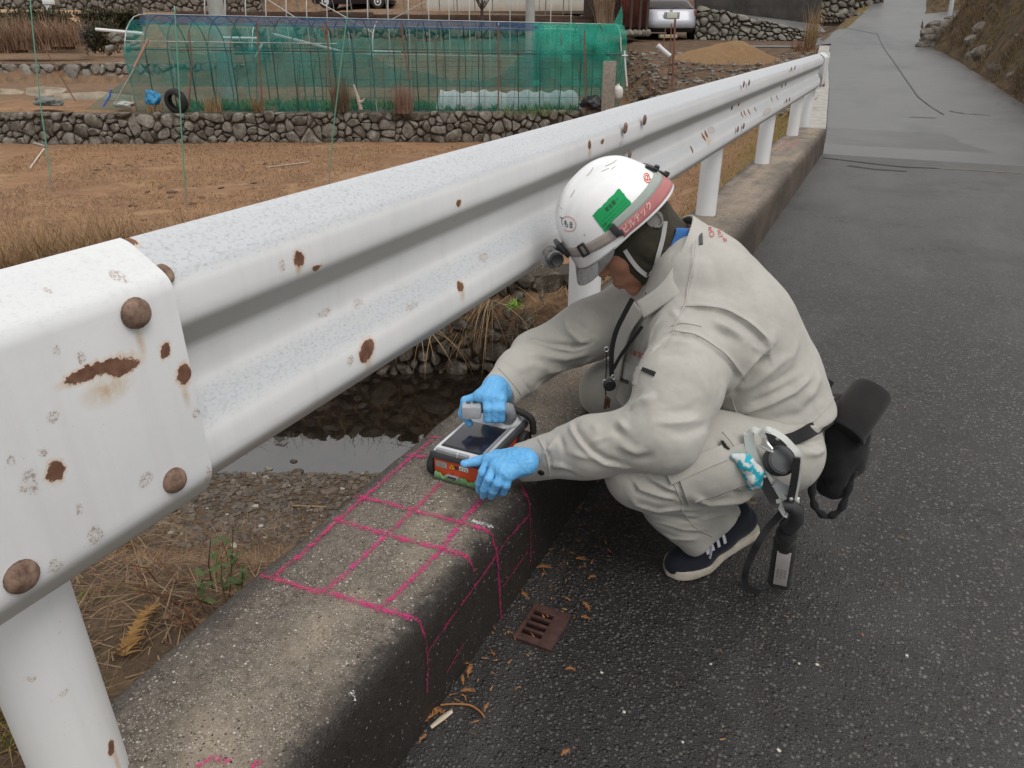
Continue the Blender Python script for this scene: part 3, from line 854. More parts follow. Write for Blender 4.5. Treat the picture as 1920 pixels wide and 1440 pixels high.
def spray(pxs, half, mat=None):
    pts = []
    for (a, b) in zip(pxs[:-1], pxs[1:]):
        L = max(2, int(math.hypot(b[0] - a[0], b[1] - a[1]) / 12))
        for k in range(L + (b == pxs[-1])):
            s = k / L
            p, nrm = cast(kerb_bvh, a[0] + (b[0] - a[0]) * s, a[1] + (b[1] - a[1]) * s, .003)
            if p is not None: pts.append((p, nrm))
    me = bpy.data.meshes.new('spray_line'); vs, fs, uvs = [], [], []
    for i, (p, nrm) in enumerate(pts):
        t_ = pts[min(i + 1, len(pts) - 1)][0] - pts[max(i - 1, 0)][0]
        s_ = np.cross(t_, nrm); s_ /= np.linalg.norm(s_) + 1e-9
        vs += [tuple(p - s_ * half), tuple(p + s_ * half)]
    for i in range(len(pts) - 1): fs.append((2 * i, 2 * i + 1, 2 * i + 3, 2 * i + 2))
    me.from_pydata(vs, [], fs)
    uvl = me.uv_layers.new(name='UVMap')
    for lp in me.loops: uvl.data[lp.index].uv = (lp.vertex_index % 2, 0)
    return link('spray_line', me, mat or M_PINK, kerb)
for path, h in [
    ([(478, 1076), (560, 1100), (640, 1120), (710, 1142), (782, 1162)], .018),
    ([(612, 968), (640, 978), (720, 1002), (800, 1024), (876, 1044)], .018),
    ([(655, 928), (720, 944), (790, 962), (860, 980), (918, 998)], .017),
    ([(742, 852), (775, 857), (800, 858)], .015), ([(788, 818), (830, 823)], .013),
    ([(512, 1082), (560, 1046), (620, 990), (690, 928), (760, 868), (810, 826)], .0155),
    ([(606, 1112), (660, 1066), (730, 1000), (790, 944), (826, 908)], .0155),
    ([(708, 1148), (760, 1100), (820, 1040), (862, 985), (905, 935)], .0155),
    ([(184 * 2, 1440), (400, 1424), (432, 1430)], .013), ([(470, 1440), (490, 1428)], .012),
    ([(935, 765), (950, 758)], .010)]:
    spray(path, h)
for path, h in [
    ([(782, 1162), (796, 1195), (800, 1250), (798, 1300)], .008),
    ([(918, 998), (930, 1035), (934, 1100), (938, 1160)], .012),
    ([(876, 1044), (888, 1070)], .008),
    ([(975, 910), (990, 940), (993, 1000), (993, 1055)], .010),
    ([(800, 1220), (850, 1150), (905, 1075), (950, 1010), (990, 965)], .009),
    ([(835, 1260), (868, 1205)], .007), ([(940, 1100), (990, 1030)], .008)]:
    spray(path, h, M_PINKD)
for path in [[(1470, 263), (1500, 256)], [(1455, 275), (1495, 268)], [(1452, 285), (1480, 262)], [(1474, 284), (1500, 262)], [(1440, 272), (1455, 262)]]:
    spray(path, .012, M_PINK)

# chalk mark beside the grid
M_CHALK = mat_spray('white_chalk_smudge', (.75, .75, .74), (.6, .6, .6))
spray([(885, 978), (925, 990)], .014, M_CHALK)
# ---------------------------------------------------------------- rubble walls: every stone a piece
def zt(x, y): return float(zterrain(np.array([x]), np.array([y]))[0])

def clip_poly(poly, mx_, my_, nx_, ny_):
    out = []
    for i in range(len(poly)):
        a, b = poly[i], poly[(i + 1) % len(poly)]
        da = (a[0] - mx_) * nx_ + (a[1] - my_) * ny_; db = (b[0] - mx_) * nx_ + (b[1] - my_) * ny_
        if da <= 0: out.append(a)
        if da * db < 0:
            s = da / (da - db); out.append((a[0] + (b[0] - a[0]) * s, a[1] + (b[1] - a[1]) * s))
    return out

def stone_cells(w, h, n, rg, asp=1.25):
    pts = []
    rad = math.sqrt(w * h / n) * .62
    tries = 0
    while len(pts) < n and tries < n * 60:
        tries += 1
        p = (rg.random() * w, rg.random() * h); r_ = rad * rg.choice((.42, .5, .62, .8, 1.0, 1.3, 1.75))
        if tries > n * 25: r_ *= .6
        if all(((p[0] - q[0]) / asp) ** 2 + (p[1] - q[1]) ** 2 > ((r_ + q[2]) * .52) ** 2 for q in pts): pts.append((*p, r_))
    cells = []
    for i, p in enumerate(pts):
        poly = [(0, 0), (w, 0), (w, h), (0, h)]
        near = sorted((q for j, q in enumerate(pts) if j != i), key=lambda q: (q[0] - p[0]) ** 2 + (q[1] - p[1]) ** 2)[:18]
        for q in near:
            s = .5 + .42 * (p[2] - q[2]) / (p[2] + q[2])
            mx_, my_ = p[0] + (q[0] - p[0]) * s, p[1] + (q[1] - p[1]) * s
            poly = clip_poly(poly, mx_, my_, q[0] - p[0], q[1] - p[1])
            if len(poly) < 3: break
        if len(poly) >= 3: cells.append(poly)
    return cells

def stone_mesh(poly, gap, bulge, rg):
    n0 = len(poly)
    cx = sum(p[0] for p in poly) / n0; cy = sum(p[1] for p in poly) / n0
    # round the corners: replace each corner by two points
    pts = []
    for i in range(n0):
        a, b, c = poly[i - 1], poly[i], poly[(i + 1) % n0]
        for s, q in ((.28, a), (.28, c)):
            pts.append((b[0] + (q[0] - b[0]) * s, b[1] + (q[1] - b[1]) * s))
    pts = [(x + rg.uniform(-1, 1) * gap * .5, y + rg.uniform(-1, 1) * gap * .5) for x, y in pts]
    rmean = sum(math.hypot(x - cx, y - cy) for x, y in pts) / len(pts)
    k = max(.5, 1 - gap / max(rmean, 1e-3))
    tilt = (rg.uniform(-.25, .25), rg.uniform(-.3, .2)); d0 = rg.uniform(-.25, .45) * bulge
    vs = []; n = len(pts)
    for sc, dz in ((k, -1.6 * bulge), (k, .15 * bulge + d0), (k * .74, .9 * bulge + d0)):
        for x, y in pts:
            u, v = (x - cx) * sc, (y - cy) * sc
            vs.append((cx + u, cy + v, dz + (tilt[0] * u + tilt[1] * v if dz > 0 else 0) + rg.uniform(-.12, .12) * bulge * (dz > 0)))
    vs.append((cx, cy, 1.15 * bulge + d0))
    fs = []
    for r_ in range(2):
        for i in range(n):
            j = (i + 1) % n
            fs.append((r_ * n + i, r_ * n + j, (r_ + 1) * n + j, (r_ + 1) * n + i))
    for i in range(n): fs.append((2 * n + i, 2 * n + (i + 1) % n, 3 * n))
    return vs, fs, (cx, cy)

def rubble_wall(name, label, base_pts, h0, h1, n, seed, mat, gap=.012, bulge=.05, group=None, core=None, joined=False, lean=.12, cat='stone wall'):
    """base_pts: polyline (world xyz) of the foot, left to right as seen from its front; h0/h1 heights at its ends"""
    rg = random.Random(seed)
    bp = [np.array(p, float) for p in base_pts]
    seg = [np.linalg.norm(b - a) for a, b in zip(bp[:-1], bp[1:])]; L = sum(seg)
    cum = np.cumsum([0] + seg)
    def frame(u):
        u = min(max(u, 0), L - 1e-6); i = int(np.searchsorted(cum, u, 'right') - 1); s = (u - cum[i]) / seg[i]
        t = bp[i + 1] - bp[i]; tt = np.array([t[0], t[1], 0]); tt /= np.linalg.norm(tt)
        return bp[i] + t * s, tt, np.array([tt[1], -tt[0], 0])
    hm = max(h0, h1)
    root = empty(name, tuple(bp[0]), label, cat, group)
    def put(u, v, w):
        p, tt, nn = frame(u); hh = (h0 + (h1 - h0) * u / L) / hm
        return p + ZU * (v * hh) + nn * (w - v * lean)
    mb_ = MB(); us = np.linspace(0, L, max(3, int(L / .6)))
    for a, b in zip(us[:-1], us[1:]):
        q = [put(a, -.1, -.05), put(b, -.1, -.05), put(b, hm * .985, -.05), put(a, hm * .985, -.05), put(a, hm * .985, -.45), put(b, hm * .985, -.45)]
        mb_.add(q, [(0, 1, 2, 3), (3, 2, 5, 4)])
    mb_.build('wall_core', core or M_CORE, root, smooth=False)
    allm = MB()
    cells = stone_cells(L, hm, n, rg)
    if len(cells) > 300: joined = True
    for poly in cells:
        vs, fs, c = stone_mesh(poly, gap, bulge, rg)
        top = c[1] > hm * .78
        extra = rg.uniform(-.02, .05) if top else 0
        pv = [put(x, y + extra, z) for x, y, z in vs]
        if joined: allm.add(pv, fs); continue
        me = bpy.data.meshes.new('stone'); me.from_pydata([tuple(p) for p in pv], [], fs); fix_normals(me)
        link('stone', me, mat, root, smooth=True); me.set_sharp_from_angle(angle=R(38))
    if joined:
        o = allm.build('stone', mat, root, sharp=38); fix_normals(o.data); tag(o, kind='stuff')
    return root

def FL(x, y, D): return PD(x, y, D)
# front terrace wall under the netted garden
base = [W(18.55, -13.5, -1.26), W(18.2, -9.5, -1.26), W(18.5, -5, -1.26), W(18.6, 0, -1.26), W(18.75, 3.2, -1.22)]
rubble_wall('terrace_wall', 'long low fieldstone terrace wall along the foot of the green netted garden', base, .70, .72, 300, 3, M_STONE, .009, .045, 'fieldstone terrace walls')
base = [W(28.9, -22, -.52), W(28.7, -14, -.52), W(28.9, -8.6, -.5)]
rubble_wall('terrace_wall', 'pale rubble terrace wall on the left behind the white sheeting', base, .66, .64, 105, 4, mat_stone('pale_rubble', (.19, .165, .14), (.30, .275, .24)), .018, .06, 'fieldstone terrace walls')
base = [W(27.6, -9.5, .55), W(27.5, -3, .60), W(27.4, 2.8, .62)]
rubble_wall('terrace_wall', 'grey stone wall half hidden behind the blue top band of the netting', base, .72, .72, 120, 5, M_STONE, .016, .05, 'fieldstone terrace walls')

# far bank of the stream, damp stones
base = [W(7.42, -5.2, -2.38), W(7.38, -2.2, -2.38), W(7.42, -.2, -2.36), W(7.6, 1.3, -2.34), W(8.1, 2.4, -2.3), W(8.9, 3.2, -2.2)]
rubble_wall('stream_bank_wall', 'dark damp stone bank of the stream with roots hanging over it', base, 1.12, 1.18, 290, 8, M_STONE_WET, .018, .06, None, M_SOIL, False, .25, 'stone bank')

# walls up by the silver car
b0, b1, b2 = PD(1300, 80, 26.6), PD(1400, 82, 26.2), PD(1512, 84, 25.8)
M_STONE2 = mat_stone('roadside_stone', (.17, .155, .13), (.28, .265, .225), (.36, .35, .31), (.075, .062, .05))
rubble_wall('stone_wall', 'stone retaining wall of rounded stones right of the silver car', [b0, b1, b2], 1.10, .42, 95, 11, M_STONE2, .016, .05, 'stone walls beside the upper road')
b0, b1 = PD(1535, 42, 33), PD(1652, 44, 33)
rubble_wall('stone_wall', 'pale stone wall left of the road where it climbs out of view', [b0, b1], 1.6, 1.9, 60, 12, M_STONE2, .025, .07, 'stone walls beside the upper road')
b0, b1 = PD(1735, 20, 36), PD(1850, 20, 35)
rubble_wall('stone_wall', 'low dark stone wall at the top right beyond the side road', [b0, b1], .8, .8, 36, 13, M_STONE, .025, .06, 'stone walls beside the upper road')
# far terrace at top left
b0, b1 = W(45.0, -34, 2.05), W(45.0, -13.5, 2.05)
rubble_wall('terrace_wall', 'distant rubble terrace along the top left of the view above the orange path', [b0, b1], 2.4, 2.4, 420, 14, mat_stone('far_rubble', (.15, .125, .10), (.25, .215, .18)), .02, .09, 'fieldstone terrace walls', None, True)

# dark concrete wall above the stones
mb = MB()
q = [PD(1306, -6, 28.6), PD(1540, -6, 28.6), PD(1537, 46, 28.6), PD(1306, 16, 28.6)]
bk = [p + FH * .35 for p in q]
mb.add(q + bk, [(0, 3, 2, 1), (4, 5, 6, 7), (0, 1, 5, 4), (1, 2, 6, 5), (2, 3, 7, 6), (3, 0, 4, 7)])
tag(mb.build('retaining_wall', plain('sooty_concrete', (.055, .050, .045), .95, var=.35, scale=3), smooth=False), 'dark stained concrete wall sloping down above the stones beside the car', 'retaining wall')
mb = MB()
q = [PD(1306, 16, 28.4), PD(1537, 46, 28.4), PD(1548, 60, 27.0), PD(1420, 46, 27.0), PD(1312, 25, 27.0)]
mb.add(q, [(0, 1, 2, 3, 4)]); o = mb.build('side_path', M_ASPHF, smooth=False); tag(o, kind='structure')

# corner stones at the right-hand bank (a small pile)
def rock(name, c, size, seed, mat, parent=None):
    rg = random.Random(seed)
    bm = bmesh.new(); bmesh.ops.create_icosphere(bm, subdivisions=2, radius=1)
    off = Vector((rg.random() * 50, rg.random() * 50, 0))
    planes = [Vector((rg.uniform(-1, 1), rg.uniform(-1, 1), rg.uniform(-.4, 1))).normalized() for _ in range(6)]
    for v in bm.verts:
        co = v.co.copy()
        for p in planes:
            d = co.dot(p) - .72
            if d > 0: co -= p * d * .9
        co *= 1 + .16 * mnoise.noise(v.co * 1.6 + off)
        v.co = Vector((co.x * size[0], co.y * size[1], co.z * size[2])) + Vector(c)
    me = bpy.data.meshes.new(name); bm.to_mesh(me); bm.free()
    o = link(name, me, mat, parent); me.set_sharp_from_angle(angle=R(42))
    return o
_pb = [(1746, 86, 13), (1766, 92, 17), (1790, 99, 16), (1758, 74, 15), (1778, 78, 18), (1798, 84, 15), (1752, 62, 13), (1770, 62, 17), (1792, 66, 19), (1812, 70, 17), (1764, 50, 13), (1786, 50, 16), (1806, 54, 17), (1826, 56, 15), (1800, 40, 15), (1822, 40, 15)]
PB = None
for yy in np.linspace(20, 26, 200):
    q = np.array([float(rr(yy)) + .25, yy, float(zroad(yy))])
    if abs(pix(q)[0] - 1768) < 3: PB = q
if PB is None: PB = np.array([float(rr(24)) + .25, 24, float(zroad(24))])
pd_ = DR(PB)[0]
pile = empty('stone_pile', tuple(PB), 'rough mossy boulders stacked at the corner of the right bank below the pale post', 'boulders')
for i, (x, y, s) in enumerate(_pb):
    c = PD(x - 14, y, pd_ + .25 + (92 - y) * .010); s_ = s * depth(c) / FPX
    rock('boulder', c, (s_ * 1.25, s_ * 1.15, s_ * .85), 60 + i, M_STONE, pile)

# ---------------------------------------------------------------- blades, straws, leaves
def blades(name, specs, mat, parent=None, seg=4, kind=None, flat=True):
    """specs: array rows (x, y, z, length, az, lean0, curl, width) -> one mesh of tapering blades"""
    S = np.array(specs, float); n = len(S)
    if n == 0: return None
    px_, py_, pz_, L, az, lean, curl, wd = S.T
    d = np.stack([np.cos(az), np.sin(az)], 1); sd = np.stack([-np.sin(az), np.cos(az)], 1)
    V = np.zeros((n, seg + 1, 2, 3)); cur = S[:, :3].copy(); a = lean.copy()
    for i in range(seg + 1):
        w = wd * (1 - (i / seg) ** 1.5 * .92) * .5
        for k, s in enumerate((-1, 1)):
            V[:, i, k, :2] = cur[:, :2] + sd * (w * s)[:, None]; V[:, i, k, 2] = cur[:, 2]
        st = L / seg
        cur[:, :2] += d * (np.sin(a) * st)[:, None]; cur[:, 2] += np.cos(a) * st
        a = a + curl / seg
    vs = V.reshape(-1, 3); per = (seg + 1) * 2
    b = (np.arange(n) * per)[:, None]
    f1 = np.array([[2 * i, 2 * i + 1, 2 * i + 3, 2 * i + 2] for i in range(seg)]).reshape(1, -1)
    fs = (b + f1).reshape(-1, 4)
    me = bpy.data.meshes.new(name)
    me.vertices.add(len(vs)); me.vertices.foreach_set('co', vs.ravel())
    me.loops.add(len(fs) * 4); me.loops.foreach_set('vertex_index', fs.ravel())
    me.polygons.add(len(fs)); me.polygons.foreach_set('loop_start', np.arange(0, len(fs) * 4, 4)); me.polygons.foreach_set('loop_total', np.full(len(fs), 4))
    me.update(calc_edges=True)
    o = link(name, me, mat, parent)
    if kind: tag(o, kind=kind)
    return o

def mat_blade(name, a, b, c=None, rough=.7, trans=.25):
    t = NT(name); r_ = t.n('NewGeometry').outputs['Random Per Island']
    col = t.mix(r_, a, b)
    if c: col = t.mix(t.ramp(t.math('FRACT', t.math('MULTIPLY', r_, 7.3)), .7, .8), col, c)
    t.bsdf(color=col, rough=rough, spec=.25)
    tl = t.n('BsdfTranslucent', {'Color': col}); ms = t.n('MixShader', {0: trans})
    t.t.links.new(t.p.outputs[0], ms.inputs[1]); t.t.links.new(tl.outputs[0], ms.inputs[2]); t.t.links.new(ms.outputs[0], t.out.inputs[0])
    return t.m
M_STRAW = mat_blade('dry_straw', (.30, .19, .095), (.46, .33, .185), (.17, .095, .05))
M_STRAWD = mat_blade('dull_dry_grass', (.27, .165, .085), (.46, .31, .165), (.13, .075, .04))
M_FIELD = mat_blade('field_stubble', (.31, .185, .10), (.46, .31, .18), (.18, .11, .065))
M_MOSSG = mat_blade('moss_grass', (.13, .125, .025), (.27, .21, .06), (.36, .24, .09))
M_GREEN = mat_blade('green_leaf', (.055, .12, .025), (.13, .22, .055), (.22, .26, .09))
M_RUSSET = mat_blade('russet_stem', (.12, .055, .03), (.22, .11, .06), (.26, .16, .09))
nr = np.random.default_rng(5)

def clump(c, n, L, spread, lean=(.1, .7), curl=(.2, 1.4), w=.006, az=None, azs=3.2):
    out = []
    for _ in range(n):
        a = (nr.random() * 2 * math.pi) if az is None else az + nr.normal() * azs
        r_ = spread * math.sqrt(nr.random()); b = nr.random() * 6.28
        out.append((c[0] + r_ * math.cos(b), c[1] + r_ * math.sin(b), c[2] - .02, L * nr.uniform(.45, 1.1), a, nr.uniform(*lean), nr.uniform(*curl), w * nr.uniform(.6, 1.3)))
    return out

def scatter(n, Dr, Rr_, cond=None):
    out = []
    D = nr.uniform(*Dr, n); Rv = nr.uniform(*Rr_, n)
    X = FH[0] * D + RT[0] * Rv; Y = FH[1] * D + RT[1] * Rv
    Z = zterrain(X, Y)
    keep = (X < rl(Y) - .31) | (Y > 9.6) & (X > rr(Y) + .15)
    if cond is not None: keep &= cond(X, Y, D, Rv)
    return X[keep], Y[keep], Z[keep], D[keep], Rv[keep]

# stubble over the field
X, Y, Z, D, Rv = scatter(90000, (7.7, 18.5), (-10.5, 5.0), lambda X, Y, D, Rv: (np.abs(Rv) < D * .74) & (zterrain(X, Y) < -1.0))
f = vnoise(X, Y, .35) + .8 * vnoise(X, Y, 1.1, 3)
k = f > -.45
n = int(k.sum())
sp = np.stack([X[k], Y[k], Z[k] - .01, nr.uniform(.05, .12, n), nr.uniform(0, 6.28, n), nr.uniform(.6, 1.45, n), nr.uniform(.0, .8, n), nr.uniform(.007, .014, n)], 1)
blades('field_stubble', sp, M_FIELD, kind='stuff', seg=2)
# tall dry grass along the far bank edge (left) and hanging over the water
sp = []
for _ in range(150):
    r_ = nr.uniform(-6.0, -3.1); d_ = nr.uniform(7.55, 9.0); p = W(d_, r_, 0); z = zt(p[0], p[1])
    sp += clump((p[0], p[1], z), 46, nr.uniform(.28, .55) * (1.5 if r_ < -4.0 else 1), .16, (.1, .8), (.3, 1.6), .007)
for _ in range(46):
    r_ = nr.uniform(-3.1, .4); d_ = nr.uniform(7.5, 8.0); p = W(d_, r_, 0); z = zt(p[0], p[1])
    sp += clump((p[0], p[1], z), 30, nr.uniform(.22, .42), .12, (.2, .9), (.4, 1.5), .006)
blades('bank_grass', sp, M_STRAWD, kind='stuff')
# mossy short grass beside the kerb and down the embankment
X, Y, Z, D, Rv = scatter(26000, (5.6, 19), (-1, 7.5), lambda X, Y, D, Rv: (X > -3.4) & (X < rl(Y)) & (Y > 6.2) & (Y < 19) & (zterrain(X, Y) > -1.15))
n = len(X)
blades('kerbside_grass', np.stack([X, Y, Z - .01, nr.uniform(.03, .10, n), nr.uniform(0, 6.28, n), nr.uniform(.2, 1.2, n), nr.uniform(0, 1, n), nr.uniform(.006, .013, n)], 1), M_MOSSG, kind='stuff', seg=2)
X, Y, Z, D, Rv = scatter(7000, (6.5, 10.5), (.3, 4.5), lambda X, Y, D, Rv: (X > -3.6) & (X < -.99) & (Y < 11))
n = len(X)
blades('embankment_grass', np.stack([X, Y, Z - .01, nr.uniform(.04, .16, n), nr.uniform(0, 6.28, n), nr.uniform(.2, 1.3, n), nr.uniform(0, 1.2, n), nr.uniform(.006, .012, n)], 1), M_STRAW, kind='stuff', seg=3)
# hillside on the right
Y = nr.uniform(9.4, 25.1, 30000); X = rr(Y) + .12 + 3.6 * nr.random(30000) ** 1.2; Z = zterrain(X, Y)
f = vnoise(X, Y, .33) + .7 * vnoise(X, Y, .9, 4)
k = f > -.05; n = int(k.sum())
blades('hillside_grass', np.stack([X[k], Y[k], Z[k] - .02, nr.uniform(.10, .42, n), nr.normal(3.14, .8, n), nr.uniform(.2, 1.0, n), nr.uniform(.6, 1.9, n), nr.uniform(.006, .014, n)], 1), mat_blade('hill_grass', (.20, .135, .075), (.42, .30, .17), (.09, .06, .038)), kind='stuff', seg=4)
k = f < -.45; n = int(k.sum())
blades('hillside_moss', np.stack([X[k], Y[k], Z[k] - .02, nr.uniform(.03, .10, n), nr.normal(3.14, 1.4, n), nr.uniform(.3, 1.3, n), nr.uniform(.2, 1.0, n), nr.uniform(.010, .022, n)], 1), M_MOSSG, kind='stuff', seg=2)
# boulders showing through the hillside
for i in range(90):
    y = 9.8 + 15 * rng.random(); x = float(rr(y)) + .2 + 2.8 * rng.random() ** 1.2
    s = rng.uniform(.05, .20)
    tag(rock('hill_rock', (x, y, zt(x, y) - s * .45), (s * 1.3, s, s * .9), 300 + i, M_STONE), 'weathered grey rock half buried in the grassy hillside right of the road', 'rock', 'rocks in the hillside')
# litter of needles and leaves along the foot of the hillside
X = []; 
sp = []
for _ in range(2600):
    y = rng.uniform(9.3, 25); x = float(rr(y)) + rng.gauss(.10, .16)
    sp.append((x, y, float(zroad(y)) + .012 if x < rr(y) + .1 else zt(x, y) + .01, rng.uniform(.03, .09), rng.uniform(0, 6.28), 1.5, .1, rng.uniform(.008, .02)))
blades('leaf_litter', sp, mat_blade('russet_litter', (.30, .13, .055), (.42, .24, .12), (.14, .08, .045)), kind='stuff', seg=2)

# ---------------------------------------------------------------- near bank: gravel, straw, weeds
def gravel(name, pts, mat, kind='stuff'):
    bm = bmesh.new(); bmesh.ops.create_icosphere(bm, subdivisions=1, radius=1); bv = np.array([v.co[:] for v in bm.verts]); bf = np.array([[v.index for v in f.verts] for f in bm.faces]); bm.free()
    n = len(pts); V = np.zeros((n, len(bv), 3))
    for i, (x, y, z, s) in enumerate(pts):
        v = bv * (1 + nr.normal(0, .16, (len(bv), 1)))
        v = v * np.array([nr.uniform(.8, 1.5), nr.uniform(.6, 1.0), nr.uniform(.35, .6)]) * s
        a = nr.uniform(0, 6.28); ca, sa = math.cos(a), math.sin(a); b = nr.normal(0, .25)
        v = v @ np.array([[ca, -sa, 0], [sa, ca, 0], [0, 0, 1]]).T
        v[:, 2] += v[:, 0] * math.tan(b) * .5
        V[i] = v + [x, y, z]
    fs = (np.arange(n) * len(bv))[:, None, None] + bf[None]; fs = fs.reshape(-1, 3)
    me = bpy.data.meshes.new(name); me.from_pydata(V.reshape(-1, 3).tolist(), [], fs.tolist())
    o = link(name, me, mat, None, smooth=False); return tag(o, kind=kind)
def mat_gravel():
    t = NT('stream_gravel'); r_ = t.n('NewGeometry').outputs['Random Per Island']; n = t.noise(30, 3)
    c = t.mix(t.ramp(r_, 0, .9), (.045, .034, .026), (.145, .112, .084)); c = t.mix(t.ramp(r_, .965, .98), c, (.42, .39, .34)); c = t.mix(t.math('MULTIPLY', n, .4), c, (.05, .04, .03))
    return t.bsdf(color=c, rough=.75)
M_GRAVEL = mat_gravel()
gp = []
X, Y, Z, D, Rv = scatter(8500, (3.7, 5.45), (-3.6, .9), lambda X, Y, D, Rv: (X < -1.0))
for x, y, z, d in zip(X, Y, Z, D):
    if rng.random() < .35 + .65 * min(1, max(0, (d - 3.9) / .5)): gp.append((x, y, z + .005, rng.choice((.009, .012, .015, .02, .03))))
gravel('gravel', gp, M_GRAVEL)
# single stones standing in the shallow water
M_WETST = mat_stone('stream_stone', (.11, .095, .08), (.28, .25, .21), (.42, .39, .34), (.04, .034, .03))
for i, (x, y, s, lb) in enumerate([(503, 879, 8, 'pale flat stone at the water edge under the guardrail'), (551, 865, 7, 'small dark stone alone in the stream'), (558, 884, 11, 'dark brown stone standing out of the shallow water'),
                                   (535, 899, 14, 'broad dark stone on the gravel edge of the stream'), (585, 904, 9, 'pale stone at the edge of the stream near the kerb'), (609, 913, 8, 'round dark pebble beside the pale one in the water'),
                                   (651, 904, 11, 'flat pale stone under the water beside the kerb'), (603, 924, 7, 'small whitish stone nearest the kerb in the stream'), (629, 927, 6, 'tan pebble next to the concrete kerb at the water')]):
    c = PZ(x, y, WATER_Z); s_ = s * depth(c) / FPX
    tag(rock('stream_stone', c + np.array([0, 0, s_ * .05]), (s_ * 1.2, s_ * .9, s_ * .5), 500 + i, M_WETST if i not in (1, 2, 3, 5) else M_STONE_WET), lb, 'stone')
# straw lying on the near bank
def at_ground(x, y, t0=1.2, t1=12):
    r = ray(x, y); t = np.linspace(t0, t1, 2400); P = CP[None] + r[None] * t[:, None]
    k = np.argmax(P[:, 2] < zterrain(P[:, 0], P[:, 1])); return P[k]
sp = []
X, Y, Z, D, Rv = scatter(15000, (1.0, 4.5), (-3.2, .4), lambda X, Y, D, Rv: X < -1.0)
n = len(X)
sp = np.stack([X, Y, Z + .004, nr.uniform(.03, .16, n), nr.uniform(0, 6.28, n), nr.uniform(1.2, 1.6, n), nr.uniform(-.2, .3, n), nr.uniform(.002, .005, n)], 1)
blades('straw_litter', sp, mat_blade('brown_litter', (.11, .065, .04), (.24, .15, .09), (.34, .23, .13)), kind='stuff', seg=2)
X, Y, Z, D, Rv = scatter(46000, (.5, 3.6), (-2.6, .2), lambda X, Y, D, Rv: (X < -.97) & (X > -1.9))
f = vnoise(X, Y, .16) + .6 * vnoise(X, Y, .45, 2) + 1.6 * (1 - sst(0, .38, -.97 - X)) - .5
k = f > nr.uniform(-.2, .8, len(X)); X, Y, Z = X[k], Y[k], Z[k]
n = len(X)
blades('kerb_moss', np.stack([X, Y, Z, nr.uniform(.015, .06, n), nr.uniform(0, 6.28, n), nr.uniform(.1, 1.1, n), nr.uniform(0, 1, n), nr.uniform(.003, .007, n)], 1),
       mat_blade('green_moss', (.075, .105, .015), (.17, .17, .03), (.26, .19, .05)), kind='stuff', seg=2)
# arching dry grass clump under the near rail
c = at_ground(178, 1035)
o = blades('dry_grass_clump', clump(c, 300, .75, .22, (.15, 1.2), (.5, 1.9), .0055, -1.9 + math.pi / 2, 1.5), M_STRAW, seg=7)
tag(o, 'arching pale dry grass clump on the bank under the near guardrail post', 'dry grass')
c = at_ground(20, 1330)
o = blades('dry_grass_clump', clump(c, 260, .16, .14, (.1, 1.1), (.3, 1.4), .004), M_MOSSG, seg=4)
tag(o, 'short yellow green grass left of the near guardrail post', 'grass')
# stalks hanging over the far bank
c1 = PD(915, 560, 7.5)
o = blades('dry_stalks', clump(c1, 26, .85, .06, (1.2, 2.3), (.6, 1.4), .008, -2.0, .8), M_STRAW, seg=7)
tag(o, 'pale dry stalks hanging down over the dark stone bank near the rail', 'dry stalks')
c1 = PD(800, 610, 7.35)
o = blades('dry_stalks', clump(c1, 22, .75, .10, (1.0, 2.3), (.6, 1.4), .008, -.9, 1.3), M_STRAW, seg=7)
tag(o, 'broken dry reeds drooping from the bank towards the dark water', 'dry stalks')
sp = []
for _ in range(60):
    q = PD(rng.uniform(720, 1050), rng.uniform(545, 640), 7.42); sp += clump(q, 5, rng.uniform(.15, .5), .05, (1.0, 2.6), (-.6, 1.4), .006, -2.0, 1.2)
blades('bank_roots', sp, mat_blade('brown_roots', (.10, .06, .035), (.24, .15, .085), (.36, .25, .14)), kind='stuff', seg=6)
for i, (px_, py_, s, lb) in enumerate([(965, 575, 1, 'small bright green fern growing between stones of the stream bank')]):
    c = PD(px_, py_, 7.3); sp = []
    for k in range(34): sp.append((c[0] + nr.normal(0, .03), c[1] + nr.normal(0, .03), c[2], nr.uniform(.05, .14), nr.uniform(0, 6.28), nr.uniform(.4, 1.4), .6, .022))
    tag(blades('fern', sp, mat_blade('fresh_green', (.16, .30, .04), (.26, .42, .08)), seg=3), lb, 'fern')

def leafy(name, stems, mat_l, mat_s, label, cat, leaf=.035, seed=1, along=9, many=False):
    """stems: list of (base, tip); alternate leaves along them"""
    rg = random.Random(seed); root = empty(name, tuple(stems[0][0]), label, cat)
    ms, ml = MB(), []
    for b, t_ in stems:
        b = np.array(b); t_ = np.array(t_); mid = (b + t_) / 2 + np.array([rg.gauss(0, .01), rg.gauss(0, .01), .01])
        ms1 = ms if many else MB()
        ms1.tube([b, mid, t_], [.0028, .0022, .0012], 5)
        if not many: ms1.build('stem', mat_s, root)
        for k in range(along):
            s = .35 + .65 * k / along
            p = b * (1 - s) + t_ * s + np.array([rg.gauss(0, .004), rg.gauss(0, .004), 0])
            ml.append((p[0], p[1], p[2], leaf * rg.uniform(.6, 1.3), rg.uniform(0, 6.28), rg.uniform(.6, 1.5), rg.uniform(.2, .9), leaf * rg.uniform(.4, .6)))
    if many:
        tag(ms.build('stem', mat_s, root), kind='stuff'); blades('leaf', ml, mat_l, root, seg=4, kind='stuff')
    else:
        for q in ml: blades('leaf', [q], mat_l, root, seg=4)
    return root
g = at_ground(430, 1120)
